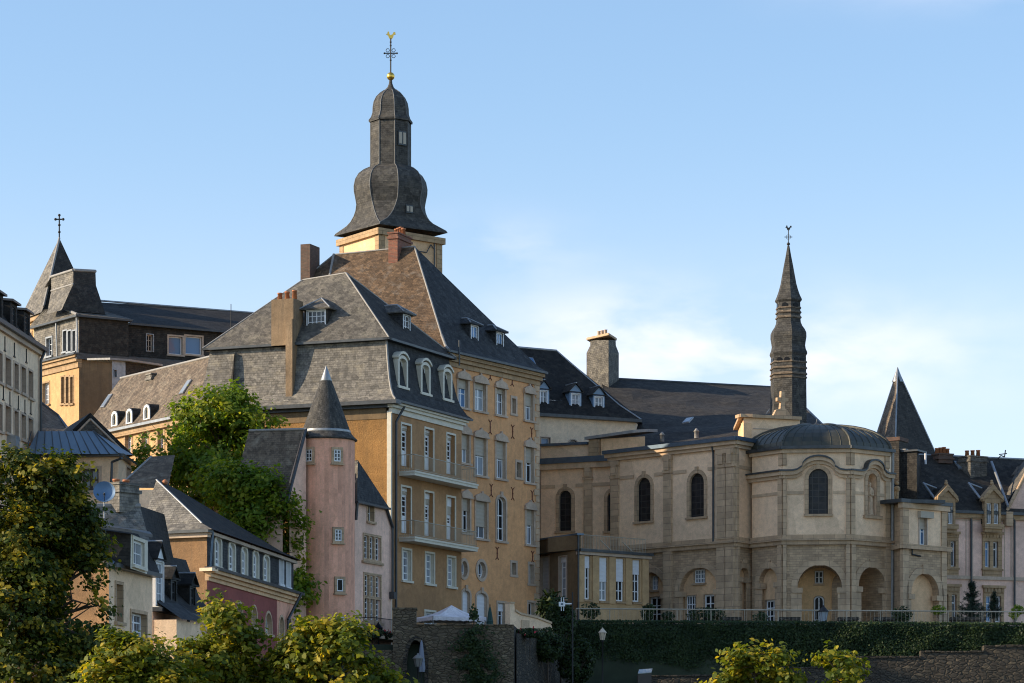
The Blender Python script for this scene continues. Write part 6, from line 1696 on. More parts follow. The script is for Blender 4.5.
# ================================================================== lilac mansion at the right, stone dormers
P_F = Fac(W(930, 209.5), W(1110, 214.8))
def mansion():
    f = P_F; L = f.L; ze = ZP(512, 210.5)
    b = Bld('mansion', 'pale pink mansion with ochre stone windows, gabled stone dormers and dark slate roof', 'mansion', (*f.p0, 10))
    def pair(x0, x1, y0, y1, sx0, sx1, sy0, sy1, fcx=f, mat='stone_ochre', dent=True):
        s0, s1, z0, z1 = fcx.rect(x0, x1, y0, y1); S0, S1, Z0, Z1 = fcx.rect(sx0, sx1, sy0, sy1)
        n = 2; k = (s1-s0)/n; m = MB()
        for h in ((S0, S1, Z0, z0), (S0, S1, z1, Z1), (S0, s0, z0, z1), (s1, S1, z0, z1), (s0+k-.13, s0+k+.13, z0, z1)): m.boxf(fcx, *h, -.25, .09)
        if dent:
            for i in range(6):
                a = S0+(S1-S0)*(i+.5)/6; m.boxf(fcx, a-.11, a+.11, z1+.25, Z1-.12, .09, .17)
            m.boxf(fcx, S0-.1, S1+.1, Z1-.12, Z1+.06, 0, .24)
        m.boxf(fcx, S0-.05, S1+.05, z0-.22, z0-.08, 0, .2)
        o = m.build('stone_window', mat, b.root)
        fcx.holes.append(('rect', s0, s1, z0, z1, None, .3))
        for i in range(n):
            a, e = s0+k*i+(.13 if i else 0), s0+k*(i+1)-(0 if i else .13)
            fr = MB(); sash(fr, fcx, 'rect', a, e, z0, z1, None, -.14, 1, 1, .09); fr.boxf(fcx, a, e, z0+(z1-z0)*.68, z0+(z1-z0)*.68+.09, -.2, -.13); fr.build('frame', 'white_paint', o)
            g_ = MB(); g_.face(*[fcx.pt(*p, -.19) for p in outline('rect', a, e, z0, z1)]); g_.build('pane', 'glass_blue' if i % 2 == 0 else 'glass_dark', o)
    pair(984.6, 997.6, 541.5, 567.5, 982, 1001.4, 533, 577, f); pair(942, 955, 541, 566.5, 939.6, 958, 532.4, 576)
    pair(985.4, 1000.6, 596, 622, 983, 1003.4, 586.4, 640); pair(943, 956, 594.5, 622, 941, 959, 585, 640)
    wall(b.mb('wall', 'lilac_plaster'), f, 0, L, 9.8, ze)
    S_ = b.mb('string_course', 'stone_grey_trim')
    for y in (577.5,): z = ZP(y, 210.5); S_.boxf(f, 0, L, z-.12, z+.12, -.1, .14)
    S_.boxf(f, 0, L, ZP(520.5, 210.5), ZP(519.2, 210.5), -.1, .03)
    b.mb('cornice', 'stone_ochre').boxf(f, 0, L, ze-.45, ze-.12, -.1, .22); b.mb('gutter', 'zinc_dark').boxf(f, 0, L, ze-.12, ze+.08, -.1, .45)
    for x in (970.3, 1013.6): s = f.hit(x, 0)[0]; downpipe(b, [f.pt(s, ze-.3 if x < 1000 else ZP(520, 211), .14), f.pt(s, 9.8, .14)], .075)
    s = f.hit(1013.6, 0)[0]; downpipe(b, [f.pt(s, ZP(520, 211), .14), f.pt(s-.2, ZP(517, 211), .2), f.pt(s-.45, ZP(511, 211), .3), f.pt(s-.5, ze, .35)], .075)
    for x in (966, 972.4, 1004.5, 1011): s = f.hit(x, 0)[0]; b.mb('wall_panel_line', 'stone_grey_trim', True).boxf(f, s-.03, s+.03, ZP(576, 210.5), ZP(520, 210.5), -.1, .03)
    # roof
    A, B_ = f.pt(-5, ze+.08, .4), f.pt(L, ze+.08, .4)
    zr = ZP(456, 216)
    r0, r1 = f.pt(f.hit(925, 0)[0], zr, -5.2), f.pt(L, zr, -5.2)
    b.mb('roof', 'slate_dark').patch(A, B_, r1, r0, amp=.06); b.mb('roof', 'slate_dark').face(A, r0, f.pt(-5, ze, -9)); b.mb('roof', 'slate_dark').face(r0, r1, f.pt(L, ze, -10), f.pt(-5, ze, -10))
    b.mb('flashing', 'lead').tube(r0, r1, .08); b.mb('flashing', 'lead').tube(A, r0, .06)
    u = Vector((*f.d, 0)); up = (r1-B_).normalized(); n_ = u.cross(up)
    dr = Vector(((961-512)/FPX, 1, (HZ-466)/FPX)); skylight(b, dr*(A.dot(n_)/dr.dot(n_)), u, up, .8, 1.0, 'glass_pale')
    # stone gabled dormers with finials
    for xc in (992.5, 946.8):
        ff = f.off(.47); s, z0 = ff.hit(xc, 524); z1 = ff.hit(xc, 503)[1]; zg = ff.hit(xc, 486.5)[1]; zf = ff.hit(xc, 481)[1]
        w = .66
        m = MB()
        for h in ((s-w, s-.5, z0, z1), (s+.5, s+w, z0, z1), (s-.08, s+.08, z0, z1), (s-w, s+w, z1, z1+.3)): m.boxf(ff, *h, -.35, .05)
        m.boxf(ff, s-w-.12, s+w+.12, z0-.35, z0-.02, -.1, .3); m.boxf(ff, s-w-.05, s+w+.05, z0-.6, z0-.35, -.1, .15)
        m.prism([ff.pt(s-w, z1+.28, -.3), ff.pt(s+w, z1+.28, -.3), ff.pt(s, zg-.25, -.3)], Vector((*ff.nrm, 0))*.33)
        for sg in (-1, 1):
            a0, a1 = Vector((sg*(w+.18), z1+.12)), Vector((0, zg)); 
            m.prism([ff.pt(s+a0.x, a0.y, -.35), ff.pt(s+a0.x-sg*.05, a0.y+.35, -.35), ff.pt(s, zg+.14, -.35), ff.pt(s, zg-.26, -.35)], Vector((*ff.nrm, 0))*.55)
            m.ball(ff.pt(s+sg*(w+.1), z1+.25, -.05), .2)
        m.tube(ff.pt(s, zg, -.1), ff.pt(s, zf, -.1), .07); m.ball(ff.pt(s, zg+.22, -.1), .14); m.ball(ff.pt(s, zf, -.1), .1)
        o = m.build('stone_dormer', 'stone_ochre', b.root)
        for e in (-.29, .29):
            fr = MB(); sash(fr, ff, 'rect', s+e-.21, s+e+.21, z0, z1, None, -.1, 1, 2, .07); fr.build('frame', 'white_paint', o)
            g_ = MB(); g_.face(*[ff.pt(*p, -.15) for p in outline('rect', s+e-.21, s+e+.21, z0, z1)]); g_.build('pane', 'glass_curtain', o)
        r = MB(); bk = 3.2
        for sg in (-1, 1):
            r.face(ff.pt(s+sg*(w+.1), z1+.3, -.3), ff.pt(s, zg-.05, -.3), ff.pt(s, zg-.05, -bk), ff.pt(s+sg*(w+.1), z1+.3, -bk)); r.face(ff.pt(s+sg*w, z0, -.3), ff.pt(s+sg*w, z1+.3, -.3), ff.pt(s+sg*w, z1+.3, -bk), ff.pt(s+sg*w, z0, -.6))
        r.build('roof', 'slate_dark', o)
        l = MB(); l.tube(ff.pt(s-w-.15, z1+.32, -.3), ff.pt(s-w-.4, z1+1.5, -1.5), .10); l.tube(ff.pt(s-w-.4, z1+1.5, -1.5), ff.pt(s-.1, zg, -1.3), .07); l.build('flashing', 'lead', o)
    # chimneys
    cf = Fac(W(939, 214.5), W(953, 215)); chimney(b, cf, 0, cf.L, -1, 0, ZP(462, 214), ZP(453.5, 214), 'dark_brick', pots=4)
    cf = Fac(W(970.5, 214), W(989, 215)); chimney(b, cf, 0, cf.L*.9, -1.3, 0, ZP(492, 214), ZP(456.5, 214), 'slate_grey', pots=3)
    # cross gable at the right edge
    G = Fac(f.pt(f.hit(1005, 0)[0], 0, .04).xy, f.pt(f.hit(1005, 0)[0]+5.2, 0, .04).xy); zz = ze+.2
    apx = G.pt(G.L/2, ZP(452, 211), 0)
    gw = b.mb('gable_wall', 'lilac_plaster'); gw.face(G.pt(0, ze-.9), G.pt(G.L, ze-.9), G.pt(G.L, zz), apx, G.pt(0, zz))
    cpg = b.mb('gable_coping', 'stone_buff')
    for a_, c_ in ((G.pt(-.1, zz-.3, .1), apx+Vector((0, 0, .25))), (G.pt(G.L+.1, zz-.3, .1), apx+Vector((0, 0, .25)))): cpg.tube(a_, c_, .13, n=6)
    cpg.boxf(G, -.15, .4, zz-1.1, zz-.1, -.3, .42)
    bk = Vector((-.4, 9, 0)); t0 = P3(999.5, 460, 216.5)
    b.mb('gable_roof', 'slate_grey').patch(G.pt(-.2, zz, -.2), apx, apx+bk, t0+Vector((0, 0, -1.6)), amp=.06)
    b.mb('valley', 'lead').tube(P3(991.5, 462, 215.5), P3(1008, 506, 210.2), .10)
    q0 = P3(993, 461.5, 217.5); q1 = P3(1040, 458, 219); 
    b.mb('gable_roof', 'slate_tan').patch(P3(998, 478, 215.6), P3(1040, 470, 216), q1, q0, amp=.05)  # tan slate puts sunlight on the cross roof's top into its colour
    b.mb('weathervane', 'iron').path([P3(997.5, 459, 217), P3(1001, 455.5, 217), P3(1004.5, 457, 217), P3(1005.5, 450, 217)], .04); b.mb('weathervane', 'iron').path([P3(999, 454.5, 217), P3(1007, 453.5, 217)], .035)
    b.done()
mansion()

# ================================================================== pyramid-roofed stair tower
def slate_tower():
    b = Bld('stair_tower', 'square stair tower with a steep slate pyramid roof, behind the church wing', 'tower', (*W(898, 214), 10))
    k = W(898, 213.5); l = W(874.5, 218.2); r = W(935.5, 217.4); bk = l+r-k
    z0 = ZP(452, 213.5); ap = P3(897.6, 377, 216.8); ap.x, ap.y = (l+r)/2
    ap.x = (897.6-512)/FPX*ap.y; ap.z = ZP(369.5, ap.y)
    cc = (l+r)/2
    K = [Vector((*(cc+(q-cc)*1.52), z0-2.2)) for q in (l, k, r, bk)]
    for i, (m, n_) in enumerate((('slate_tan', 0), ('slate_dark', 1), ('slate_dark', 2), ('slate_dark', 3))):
        a_, c_ = K[i], K[(i+1) % 4]; t = .999
        b.mb('roof', m).patch(a_, c_, c_.lerp(ap, t), a_.lerp(ap, t), amp=.05)
        b.mb('flashing', 'lead').tube(a_, ap, .05)
    b.mb('finial', 'lead').lathe((ap.x, ap.y), [(.42, ZP(382, ap.y)), (.40, ZP(381, ap.y)), (.02, ZP(367, ap.y))], 8)
    f1, f2 = Fac(l, k), Fac(k, r); wall(b.mb('wall', 'cream_plaster'), f1, .15, f1.L-.15, 10, z0-2.2, []); wall(b.mb('wall', 'cream_plaster'), f2, .15, f2.L-.15, 10, z0-2.2, [])
    b.done()
    b = Bld('slate_clad_block', 'slate-clad roof block with a brick chimney, between the choir dome and the mansion roof', 'roof block', (*W(900, 209), 10))
    f = Fac(W(890, 210), W(917, 209)); g = Fac(W(917, 209), W(921, 214))
    zt = ZP(452, 209.5)
    wall(b.mb('wall', 'slate_dark'), f, f.hit(896, 0)[0], f.L, 10, zt, []); wall(b.mb('wall', 'slate_dark'), g, 0, g.L, 10, zt, [])
    b.mb('roof', 'zinc_dark').boxf(f, f.hit(895.6, 0)[0], f.L+.1, zt, zt+.12, -1.5, .15); b.mb('coping', 'pale_lead').boxf(f, f.hit(896, 0)[0], f.L*.62, zt+.13, zt+.2, -.3, .2)
    s0, s1 = f.hit(888.5, 0)[0], f.hit(901, 0)[0]
    m = MB(); m.boxf(f, s0, s1, 10, ZP(441.5, 210), -1.2, .35); o = m.build('chimney', 'slate_dark', b.root)
    m = MB(); m.boxf(f, s0-.06, s1+.06, ZP(441.5, 210), ZP(437.8, 210), -1.25, .4); m.build('chimney_cap', 'dark_brick', o)
    p = P3(925.5, 453, 213); b.mb('vent', 'shutter_white').tube(p-Vector((0, 0, .8)), p+Vector((0, 0, .1)), .08)
    x = b.mb('finial', 'stone_ochre'); p = P3(897, 489, 205); x.tube(p-Vector((0, 0, 1)), p+Vector((0, 0, .2)), .12); x.ball(p, .22); x.ball(p+Vector((0, 0, .4)), .14); x.tube(p-Vector((.3, 0, .8)), p, .12)
    b.done()
slate_tower()

# ================================================================== garden in front of the corner house
def garden_wall():
    f = Fac(W(393, 168.3), W(514, 168.3)); L = f.L; zt = ZP(625.5, 168.3)
    b = Bld('garden_wall', 'rubble stone retaining wall with an arched niche and a ragged coping, below the ochre corner house', 'wall', (*W(450, 168.3), 3))
    s0, s1 = f.hit(407, 0)[0], f.hit(424.5, 0)[0]
    h = ('arch', s0, s1, 2.6, ZP(640, 168.3), 1.25, 1.4)
    m = b.mb('wall', 'rubble_wall'); wall(m, f, 0, L, 2.5, zt, [h]); 
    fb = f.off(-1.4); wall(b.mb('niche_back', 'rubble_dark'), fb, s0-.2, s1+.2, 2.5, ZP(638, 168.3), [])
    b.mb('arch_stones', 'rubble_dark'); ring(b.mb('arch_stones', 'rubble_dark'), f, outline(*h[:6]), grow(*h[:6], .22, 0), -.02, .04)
    c = b.mb('coping', 'rubble_wall'); s = f.hit(416, 0)[0]
    while s < L-.05:
        w = random.uniform(.35, .7); e = min(L, s+w); c.boxf(f, s, e-.015, zt, zt+random.uniform(.05, .11), -.45, random.uniform(.04, .10)); s = e
    m.boxf(f, 0, s0+.5, zt, ZP(609.5, 168.3), -1.2, -.05); c.boxf(f, -.05, s0+.55, ZP(609.5, 168.3), ZP(607.5, 168.3), -1.25, 0)
    m.boxf(f, -2.6, -.02, 2.5, ZP(650, 168.3), -.8, -.1)
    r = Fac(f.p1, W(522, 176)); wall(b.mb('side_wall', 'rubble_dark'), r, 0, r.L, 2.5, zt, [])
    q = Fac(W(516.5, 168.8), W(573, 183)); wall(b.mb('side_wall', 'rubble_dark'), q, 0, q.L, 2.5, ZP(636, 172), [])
    b.done()
    b = Bld('stair_parapet', 'pale rendered parapet with a tall end pier and sloping top', 'wall', (*W(515, 172.5), 8))
    f = Fac(W(509, 171.8), W(556, 175.5))
    pts = [(510, 640), (510, 603.6), (514.2, 603.6), (515, 611.5), (520, 614.6), (536, 618.2), (551, 624), (556, 640)]
    p3 = [f.pt(f.hit(x, 0)[0], f.hit(x, y)[1]) for x, y in pts]
    b.mb('wall', 'cream_plaster').prism(p3, -Vector((*f.nrm, 0))*.35)
    cp = b.mb('coping', 'stone_trim')
    for i in range(3, 6): 
        p, q = p3[i], p3[i+1]; n_ = Vector((*f.nrm, 0)); cp.box8([p-n_*.42, q-n_*.42, q+n_*.08, p+n_*.08]+[v+Vector((0, 0, .12)) for v in (p-n_*.42, q-n_*.42, q+n_*.08, p+n_*.08)])
    s, z = f.hit(512, 603.6); cp.boxf(f, s-.2, s+.2, z, z+.1, -.4, .06)
    b.mb('wall_panel', 'stone_trim').boxf(f, f.hit(521, 0)[0], f.hit(529, 0)[0], ZP(630, 173), ZP(620, 173), -.1, .04)
    b.done()
garden_wall()

def canopy_tent():
    c = W(459, 174); zt, ze = ZP(605, 174), ZP(616.8, 173)
    b = Bld('garden_canopy', 'white pitched garden canopy on thin posts, on the terrace of the ochre corner house', 'canopy', (c.x, c.y, 8.3))
    f = Fac(W(433, 172), W(486.5, 173.5)); dp = 3.0
    K = [f.pt(0, ze, 0), f.pt(f.L, ze, 0), f.pt(f.L, ze, -dp), f.pt(0, ze, -dp)]
    ap = (K[0]+K[2])/2; ap.z = zt; ap += Vector((.15, 0, 0))
    m = b.mb('cloth', 'tent_white')
    for i in range(4):
        a_, c_ = K[i], K[(i+1) % 4]; rows = []
        for t in range(7):
            v = t/6; sag = -.14*math.sin(math.pi*v)
            rows.append([a_.lerp(c_, u/8).lerp(ap, v)+Vector((0, 0, sag-.05*math.sin(math.pi*u/8)*(1-v))) for u in range(9)])
        m.grid(rows, smooth=True)
        n = 16
        m.grid([[a_.lerp(c_, u/n)+Vector((0, 0, -.05*math.sin(math.pi*u/n))) for u in range(n+1)], [a_.lerp(c_, u/n)+Vector((0, 0, -.22-.05*(u % 2))) for u in range(n+1)]])
    for p in K: b.mb('pole', 'lead').tube(p, Vector((p.x, p.y, 8.2)), .03)
    b.done()
canopy_tent()

def parasol(px, d, top, bottom, r, mat, label, base):
    c = W(px, d); b = Bld('closed_parasol', label, 'parasol', (c.x, c.y, base), 'closed parasols')
    z1, z0 = ZP(top, d), ZP(bottom, d); n = 24
    rows = []
    for t in range(11):
        v = t/10; rr = r*(.12+.88*v**.7) if v < .85 else r*(1.0-.25*(v-.85)/.15)
        rows.append([Vector((c.x+rr*(1+.16*math.cos(6*a))*math.cos(a), c.y+rr*(1+.16*math.cos(6*a))*math.sin(a), z1+(z0-z1)*v)) for a in [2*math.pi*k/n for k in range(n)]])
    b.mb('cloth', mat).grid(rows, closed=True, smooth=True)
    b.mb('pole', 'iron').tube((c.x, c.y, base), (c.x, c.y, z1+.12), .028); b.mb('strap', mat).lathe(c, [(r*.78, z1+(z0-z1)*.6), (r*.95, z1+(z0-z1)*.62), (r*.95, z1+(z0-z1)*.66), (r*.8, z1+(z0-z1)*.68)], 16)
    b.mb('base', 'gravel').lathe(c, [(.3, base), (.3, base+.08), (.05, base+.12)], 16)
    b.done()
parasol(490, 171.5, 606.5, 630, .20, 'parasol_green', 'closed dark green parasol beside the white garden canopy', 8.25)
parasol(421.5, 167.4, 640, 672, .20, 'parasol_white_shaded', 'closed white parasol in the arched niche of the garden wall', 5.0)

def lamp_post(px, d, top, h, zb, label, lit='lantern_glass', scale=1.0):
    c = W(px, d); b = Bld('street_lamp', label, 'lamp', (c.x, c.y, zb), 'lamps on posts'); zt = ZP(top, d)
    s = scale; zl = zt-h
    b.mb('pole', 'iron').lathe(c, [(.09, zb), (.09, zb+.5), (.05, zb+.55), (.04, zl-.12), (.09, zl-.08), (.05, zl)], 10)
    g = b.mb('lantern', lit)
    g.lathe(c, [(.001, zl), (.13*s, zl), (.21*s, zl+h*.58), (.001, zl+h*.58)], 6, smooth=False)
    t = b.mb('lantern_cap', 'iron' if lit == 'glass_pale' else lit)
    t.lathe(c, [(.25*s, zl+h*.58), (.24*s, zl+h*.62), (.10*s, zl+h*.84), (.05*s, zl+h*.88), (.05*s, zl+h*.95), (.005, zl+h)], 12)
    fr = b.mb('lantern_frame', 'iron')
    for k in range(6):
        a = math.pi*k/3; fr.tube((c.x+.13*s*math.cos(a), c.y+.13*s*math.sin(a), zl), (c.x+.215*s*math.cos(a), c.y+.215*s*math.sin(a), zl+h*.58), .012, n=4)
    b.done()
lamp_post(602.5, 172, 627.5, .72, 3.5, 'slim street lamp with a cream lantern head, in front of the dark hedge', scale=1.0)
lamp_post(823.5, 185.2, 605, 1.0, 9.9, 'black lantern on a post standing at the terrace railing below the choir', 'glass_pale', 1.35)
lamp_post(418, 166.2, 653, .75, 4.5, 'pale lantern on a short post before the arched niche of the garden wall', 'lantern_dim', 1.25)
lamp_post(378.3, 170.4, 622, .85, 6.5, 'black lantern beside the iron balcony of the pink house', 'glass_black', 1.1)

def sign_pole():
    c = W(572.5, 171); zt = ZP(592, 171)
    b = Bld('sign_pole', 'tall thin dark pole with a small white sign arm, left of the cream street lamp', 'pole', (c.x, c.y, 3.2))
    b.mb('pole', 'iron').tube((c.x, c.y, 3.2), (c.x, c.y, zt), .055, .04)
    z = ZP(604, 171); s = b.mb('sign', 'white_paint'); s.box(c.x-.78, c.x-.42, c.y-.06, c.y+.0, z-.14, z+.12); s.box(c.x-.66, c.x-.62, c.y-.04, c.y, z-.4, z+.38); s.box(c.x-.52, c.x-.48, c.y-.04, c.y, z-.4, z+.38)
    s.box(c.x-.42, c.x-.05, c.y-.045, c.y-.015, z-.02, z+.05)
    s2 = b.mb('sign_face', 'zinc_blue'); s2.box(c.x-.66, c.x-.54, c.y-.075, c.y-.062, z-.06, z+.05)
    b.done()
sign_pole()

# ------------------------------------------------------------------ leaves
def leaves_mesh(name, mat, parent, pts, nrm, size, var, shape='leaf', label=None):
    """one mesh of small leaf faces; pts (n,3), nrm (n,3) preferred facing, size (n,), var (n,) colour index"""
    n = len(pts)
    up = rng.normal(size=(n, 3)); nn = nrm+rng.normal(scale=.5, size=(n, 3))
    nn /= np.linalg.norm(nn, axis=1)[:, None]+1e-9
    a = np.cross(up, nn); a /= np.linalg.norm(a, axis=1)[:, None]+1e-9
    b = np.cross(nn, a)
    if shape == 'leaf': prof = [(-.5, 0, 0), (-.12, .34, .10), (.22, .30, .08), (.55, 0, -.06), (.22, -.30, .08), (-.12, -.34, .10)]
    elif shape == 'quad': prof = [(-.5, -.12, 0), (-.1, .34, .06), (.55, .05, -.03), (.05, -.36, .06)]
    else: prof = [(-.5, -.07, 0), (-.5, .07, 0), (.6, .04, .03), (.6, -.04, .03)]
    k = len(prof)
    v = np.empty((n, k, 3), dtype=np.float32)
    for i, (x, y, z) in enumerate(prof):
        v[:, i] = pts+size[:, None]*(b*x+a*y+nn*z)
    o_ = np.array(origin_of(parent)) if parent is not None else np.zeros(3)
    v = v.reshape(-1, 3)-o_
    me = bpy.data.meshes.new(name)
    me.vertices.add(n*k); me.vertices.foreach_set("co", v.astype(np.float32).ravel())
    me.loops.add(n*k); me.loops.foreach_set("vertex_index", np.arange(n*k, dtype=np.int32))
    me.polygons.add(n); me.polygons.foreach_set("loop_start", np.arange(0, n*k, k, dtype=np.int32)); me.polygons.foreach_set("loop_total", np.full(n, k, dtype=np.int32))
    me.update(calc_edges=True)
    at = me.attributes.new("leafvar", 'FLOAT', 'FACE'); at.data.foreach_set("value", np.clip(var, 0, 1).astype(np.float32))
    me.materials.append(MATS[mat])
    o = bpy.data.objects.new(name, me); COL.objects.link(o)
    if parent is not None: o.parent = parent
    if label: o['label'] = label
    return o

def crown_points(lobes, per_m2, clump_r, leaves_per, gap=.95, thr=-.16):
    """twigs spread over each lobe's outer shell (and some inside), leaves round each twig"""
    P, N, V = [], [], []
    for c, r in lobes:
        c, r = np.array(c, float), np.array(r, float)
        area = 4*math.pi*((r[0]*r[1])**1.6/3+(r[0]*r[2])**1.6/3+(r[1]*r[2])**1.6/3)**(1/1.6)
        nt = max(4, int(area*per_m2))
        d = rng.normal(size=(nt, 3)); d /= np.linalg.norm(d, axis=1)[:, None]
        rad = 1-np.abs(rng.normal(scale=.26, size=nt)); rad = np.clip(rad, .1, 1.05)
        rad *= np.array([1+.45*noise.noise(Vector(q)*2.3+Vector(c)) for q in d])
        tw = c+d*rad[:, None]*r
        keep = np.ones(nt, bool)
        for i, t in enumerate(tw):
            if noise.noise(Vector(t)*gap) < thr: keep[i] = False     # gaps
        tw, d = tw[keep], d[keep]; nt = len(tw)
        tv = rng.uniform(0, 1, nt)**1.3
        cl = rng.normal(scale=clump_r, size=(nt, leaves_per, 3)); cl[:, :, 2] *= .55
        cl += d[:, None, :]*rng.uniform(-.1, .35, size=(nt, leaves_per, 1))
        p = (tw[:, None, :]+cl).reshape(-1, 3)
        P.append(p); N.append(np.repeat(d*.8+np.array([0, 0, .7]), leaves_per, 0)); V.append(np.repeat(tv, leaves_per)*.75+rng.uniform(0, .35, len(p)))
    return np.concatenate(P), np.concatenate(N), np.concatenate(V)

def tree(name, label, px, d, base_z, lobes_px, mat, size, per_m2, clump_r, leaves_per, trunk_r=.25, group=None, shape='leaf', cat='tree', fork=.5, thr=-.16):
    """lobes_px: (px, py, rx_px, ry_px, depth offset m)"""
    k = d/FPX; base = Vector((*W(px, d), base_z))
    lobes = []
    for x, y, rx, ry, dd in lobes_px:
        c = P3(x, y, d+dd); lobes.append((c, (rx*k, max(.5, (rx+ry)*.5*k), ry*k)))
    root = thing(name, label, cat, base, group)
    top = max(l[0].z for l in lobes)
    zf = base.z+(top-base.z)*fork
    fk = Vector((base.x, base.y, zf))
    m = MB(); kn = base+Vector((.15, .1, (zf-base.z)*.5))
    m.tube(base-Vector((0, 0, .3)), kn, trunk_r*1.25, trunk_r*.95, 10); m.tube(kn, fk, trunk_r*.95, trunk_r*.75, 10)
    m.build('trunk', 'bark', root)
    lm = MB()
    for c, r in lobes:
        mid = fk.lerp(c, .5)+Vector((random.uniform(-.3, .3), random.uniform(-.3, .3), random.uniform(-.1, .4)))
        lm.tube(fk, mid, trunk_r*.45, trunk_r*.28, 7); lm.tube(mid, c, trunk_r*.28, trunk_r*.10, 7)
        for _ in range(5):
            q = Vector(c)+Vector((random.uniform(-1, 1)*r[0], random.uniform(-1, 1)*r[1], random.uniform(-.6, 1)*r[2]))*.75
            lm.tube(mid.lerp(c, random.uniform(.3, 1)), q, trunk_r*.13, trunk_r*.04, 5)
    lm.build('limbs', 'bark', root)
    P, N, V = crown_points(lobes, per_m2, clump_r, leaves_per, .5/max(.35, min(1.2, np.mean([l[1][0] for l in lobes]))), thr)
    S = size*rng.uniform(.5, 1.45, len(P))
    leaves_mesh('crown', mat, root, P, N, S, V, shape)
    return len(P)

cnt = {}
cnt['left'] = tree('broadleaf_tree', 'big dark broadleaf tree with golden tips along the left edge, before the pale block', 20, 95, 0.5,
     [(0, 505, 40, 40, 0), (44, 484, 20, 18, -.6), (68, 492, 13, 12, -.2), (84, 516, 12, 14, 0), (52, 522, 32, 30, .2), (22, 550, 46, 38, -.8), (62, 574, 28, 26, .3), (14, 612, 54, 46, -1.2), (66, 628, 38, 34, -.6), (24, 676, 58, 38, -1.4), (82, 672, 32, 28, 0), (74, 600, 26, 22, -.4), (48, 566, 36, 30, -.6), (-34, 560, 40, 60, .6), (62, 466, 9, 9, 0), (30, 465, 12, 9, -.3), (80, 540, 18, 16, 0), (92, 566, 14, 16, .1), (16, 460, 10, 9, 0), (92, 606, 14, 9, 0), (98, 640, 12, 9, 0), (74, 474, 8, 7, 0), (86, 546, 15, 9, 0)],
     'leaf_deep', .15, 11, .16, 26, .28, thr=-.24)
cnt['mid'] = tree('broadleaf_tree', 'tall bright green tree between the red house and the pink turret', 226, 175.5, 6.5,
     [(215, 415, 36, 26, 0), (250, 432, 30, 24, -.6), (185, 440, 36, 28, .2), (225, 455, 50, 34, -1.0), (165, 462, 30, 22, 0), (234, 480, 20, 18, -7.5), (262, 490, 22, 20, -7.8), (272, 505, 20, 20, -7.5), (205, 485, 46, 30, .5), (240, 505, 38, 30, -5), (252, 524, 26, 20, -7.8), (236, 540, 24, 18, -7.4), (226, 478, 30, 24, -4), (262, 548, 22, 18, -7.6), (284, 530, 20, 18, -7.5), (282, 560, 22, 22, -7.2), (290, 592, 20, 20, -7), (262, 545, 30, 30, -5), (150, 464, 18, 12, .2), (160, 432, 18, 14, .2), (235, 398, 14, 12, 0)],
     'leaf_green', .24, 3.6, .30, 28, .3, thr=-.20)
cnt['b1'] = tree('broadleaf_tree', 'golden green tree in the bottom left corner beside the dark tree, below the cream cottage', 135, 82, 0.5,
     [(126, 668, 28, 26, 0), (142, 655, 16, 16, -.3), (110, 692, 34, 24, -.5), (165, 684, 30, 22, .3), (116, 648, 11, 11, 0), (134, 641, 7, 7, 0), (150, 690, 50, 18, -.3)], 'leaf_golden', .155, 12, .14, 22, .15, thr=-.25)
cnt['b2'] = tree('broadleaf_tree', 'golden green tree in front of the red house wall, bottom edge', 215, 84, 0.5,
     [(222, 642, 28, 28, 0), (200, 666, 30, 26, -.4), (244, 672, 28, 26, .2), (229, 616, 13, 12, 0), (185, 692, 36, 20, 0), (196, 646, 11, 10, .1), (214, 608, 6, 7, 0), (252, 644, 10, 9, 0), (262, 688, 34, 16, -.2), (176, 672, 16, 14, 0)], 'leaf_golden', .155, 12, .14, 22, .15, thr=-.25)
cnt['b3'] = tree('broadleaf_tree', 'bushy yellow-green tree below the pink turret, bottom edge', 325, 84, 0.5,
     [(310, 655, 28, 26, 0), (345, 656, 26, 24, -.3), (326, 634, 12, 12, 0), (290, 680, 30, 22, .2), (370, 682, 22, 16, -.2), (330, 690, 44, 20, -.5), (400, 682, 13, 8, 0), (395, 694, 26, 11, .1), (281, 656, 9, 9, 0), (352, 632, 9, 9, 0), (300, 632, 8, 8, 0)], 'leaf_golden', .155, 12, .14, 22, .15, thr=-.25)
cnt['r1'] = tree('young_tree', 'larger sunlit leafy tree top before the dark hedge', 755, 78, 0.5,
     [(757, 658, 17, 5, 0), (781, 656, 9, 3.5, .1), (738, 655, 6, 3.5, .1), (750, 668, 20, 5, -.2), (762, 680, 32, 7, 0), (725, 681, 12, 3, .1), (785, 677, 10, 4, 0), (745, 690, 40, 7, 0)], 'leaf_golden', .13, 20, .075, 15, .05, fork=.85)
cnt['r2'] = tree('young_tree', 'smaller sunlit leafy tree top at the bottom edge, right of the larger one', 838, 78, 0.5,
     [(829, 655, 8, 3.5, 0), (842, 665, 14, 5, .1), (836, 676, 20, 6, 0), (852, 671, 7, 3, 0), (838, 690, 30, 7, 0), (876, 682, 8, 3, 0)], 'leaf_golden', .13, 20, .075, 15, .05, fork=.85)

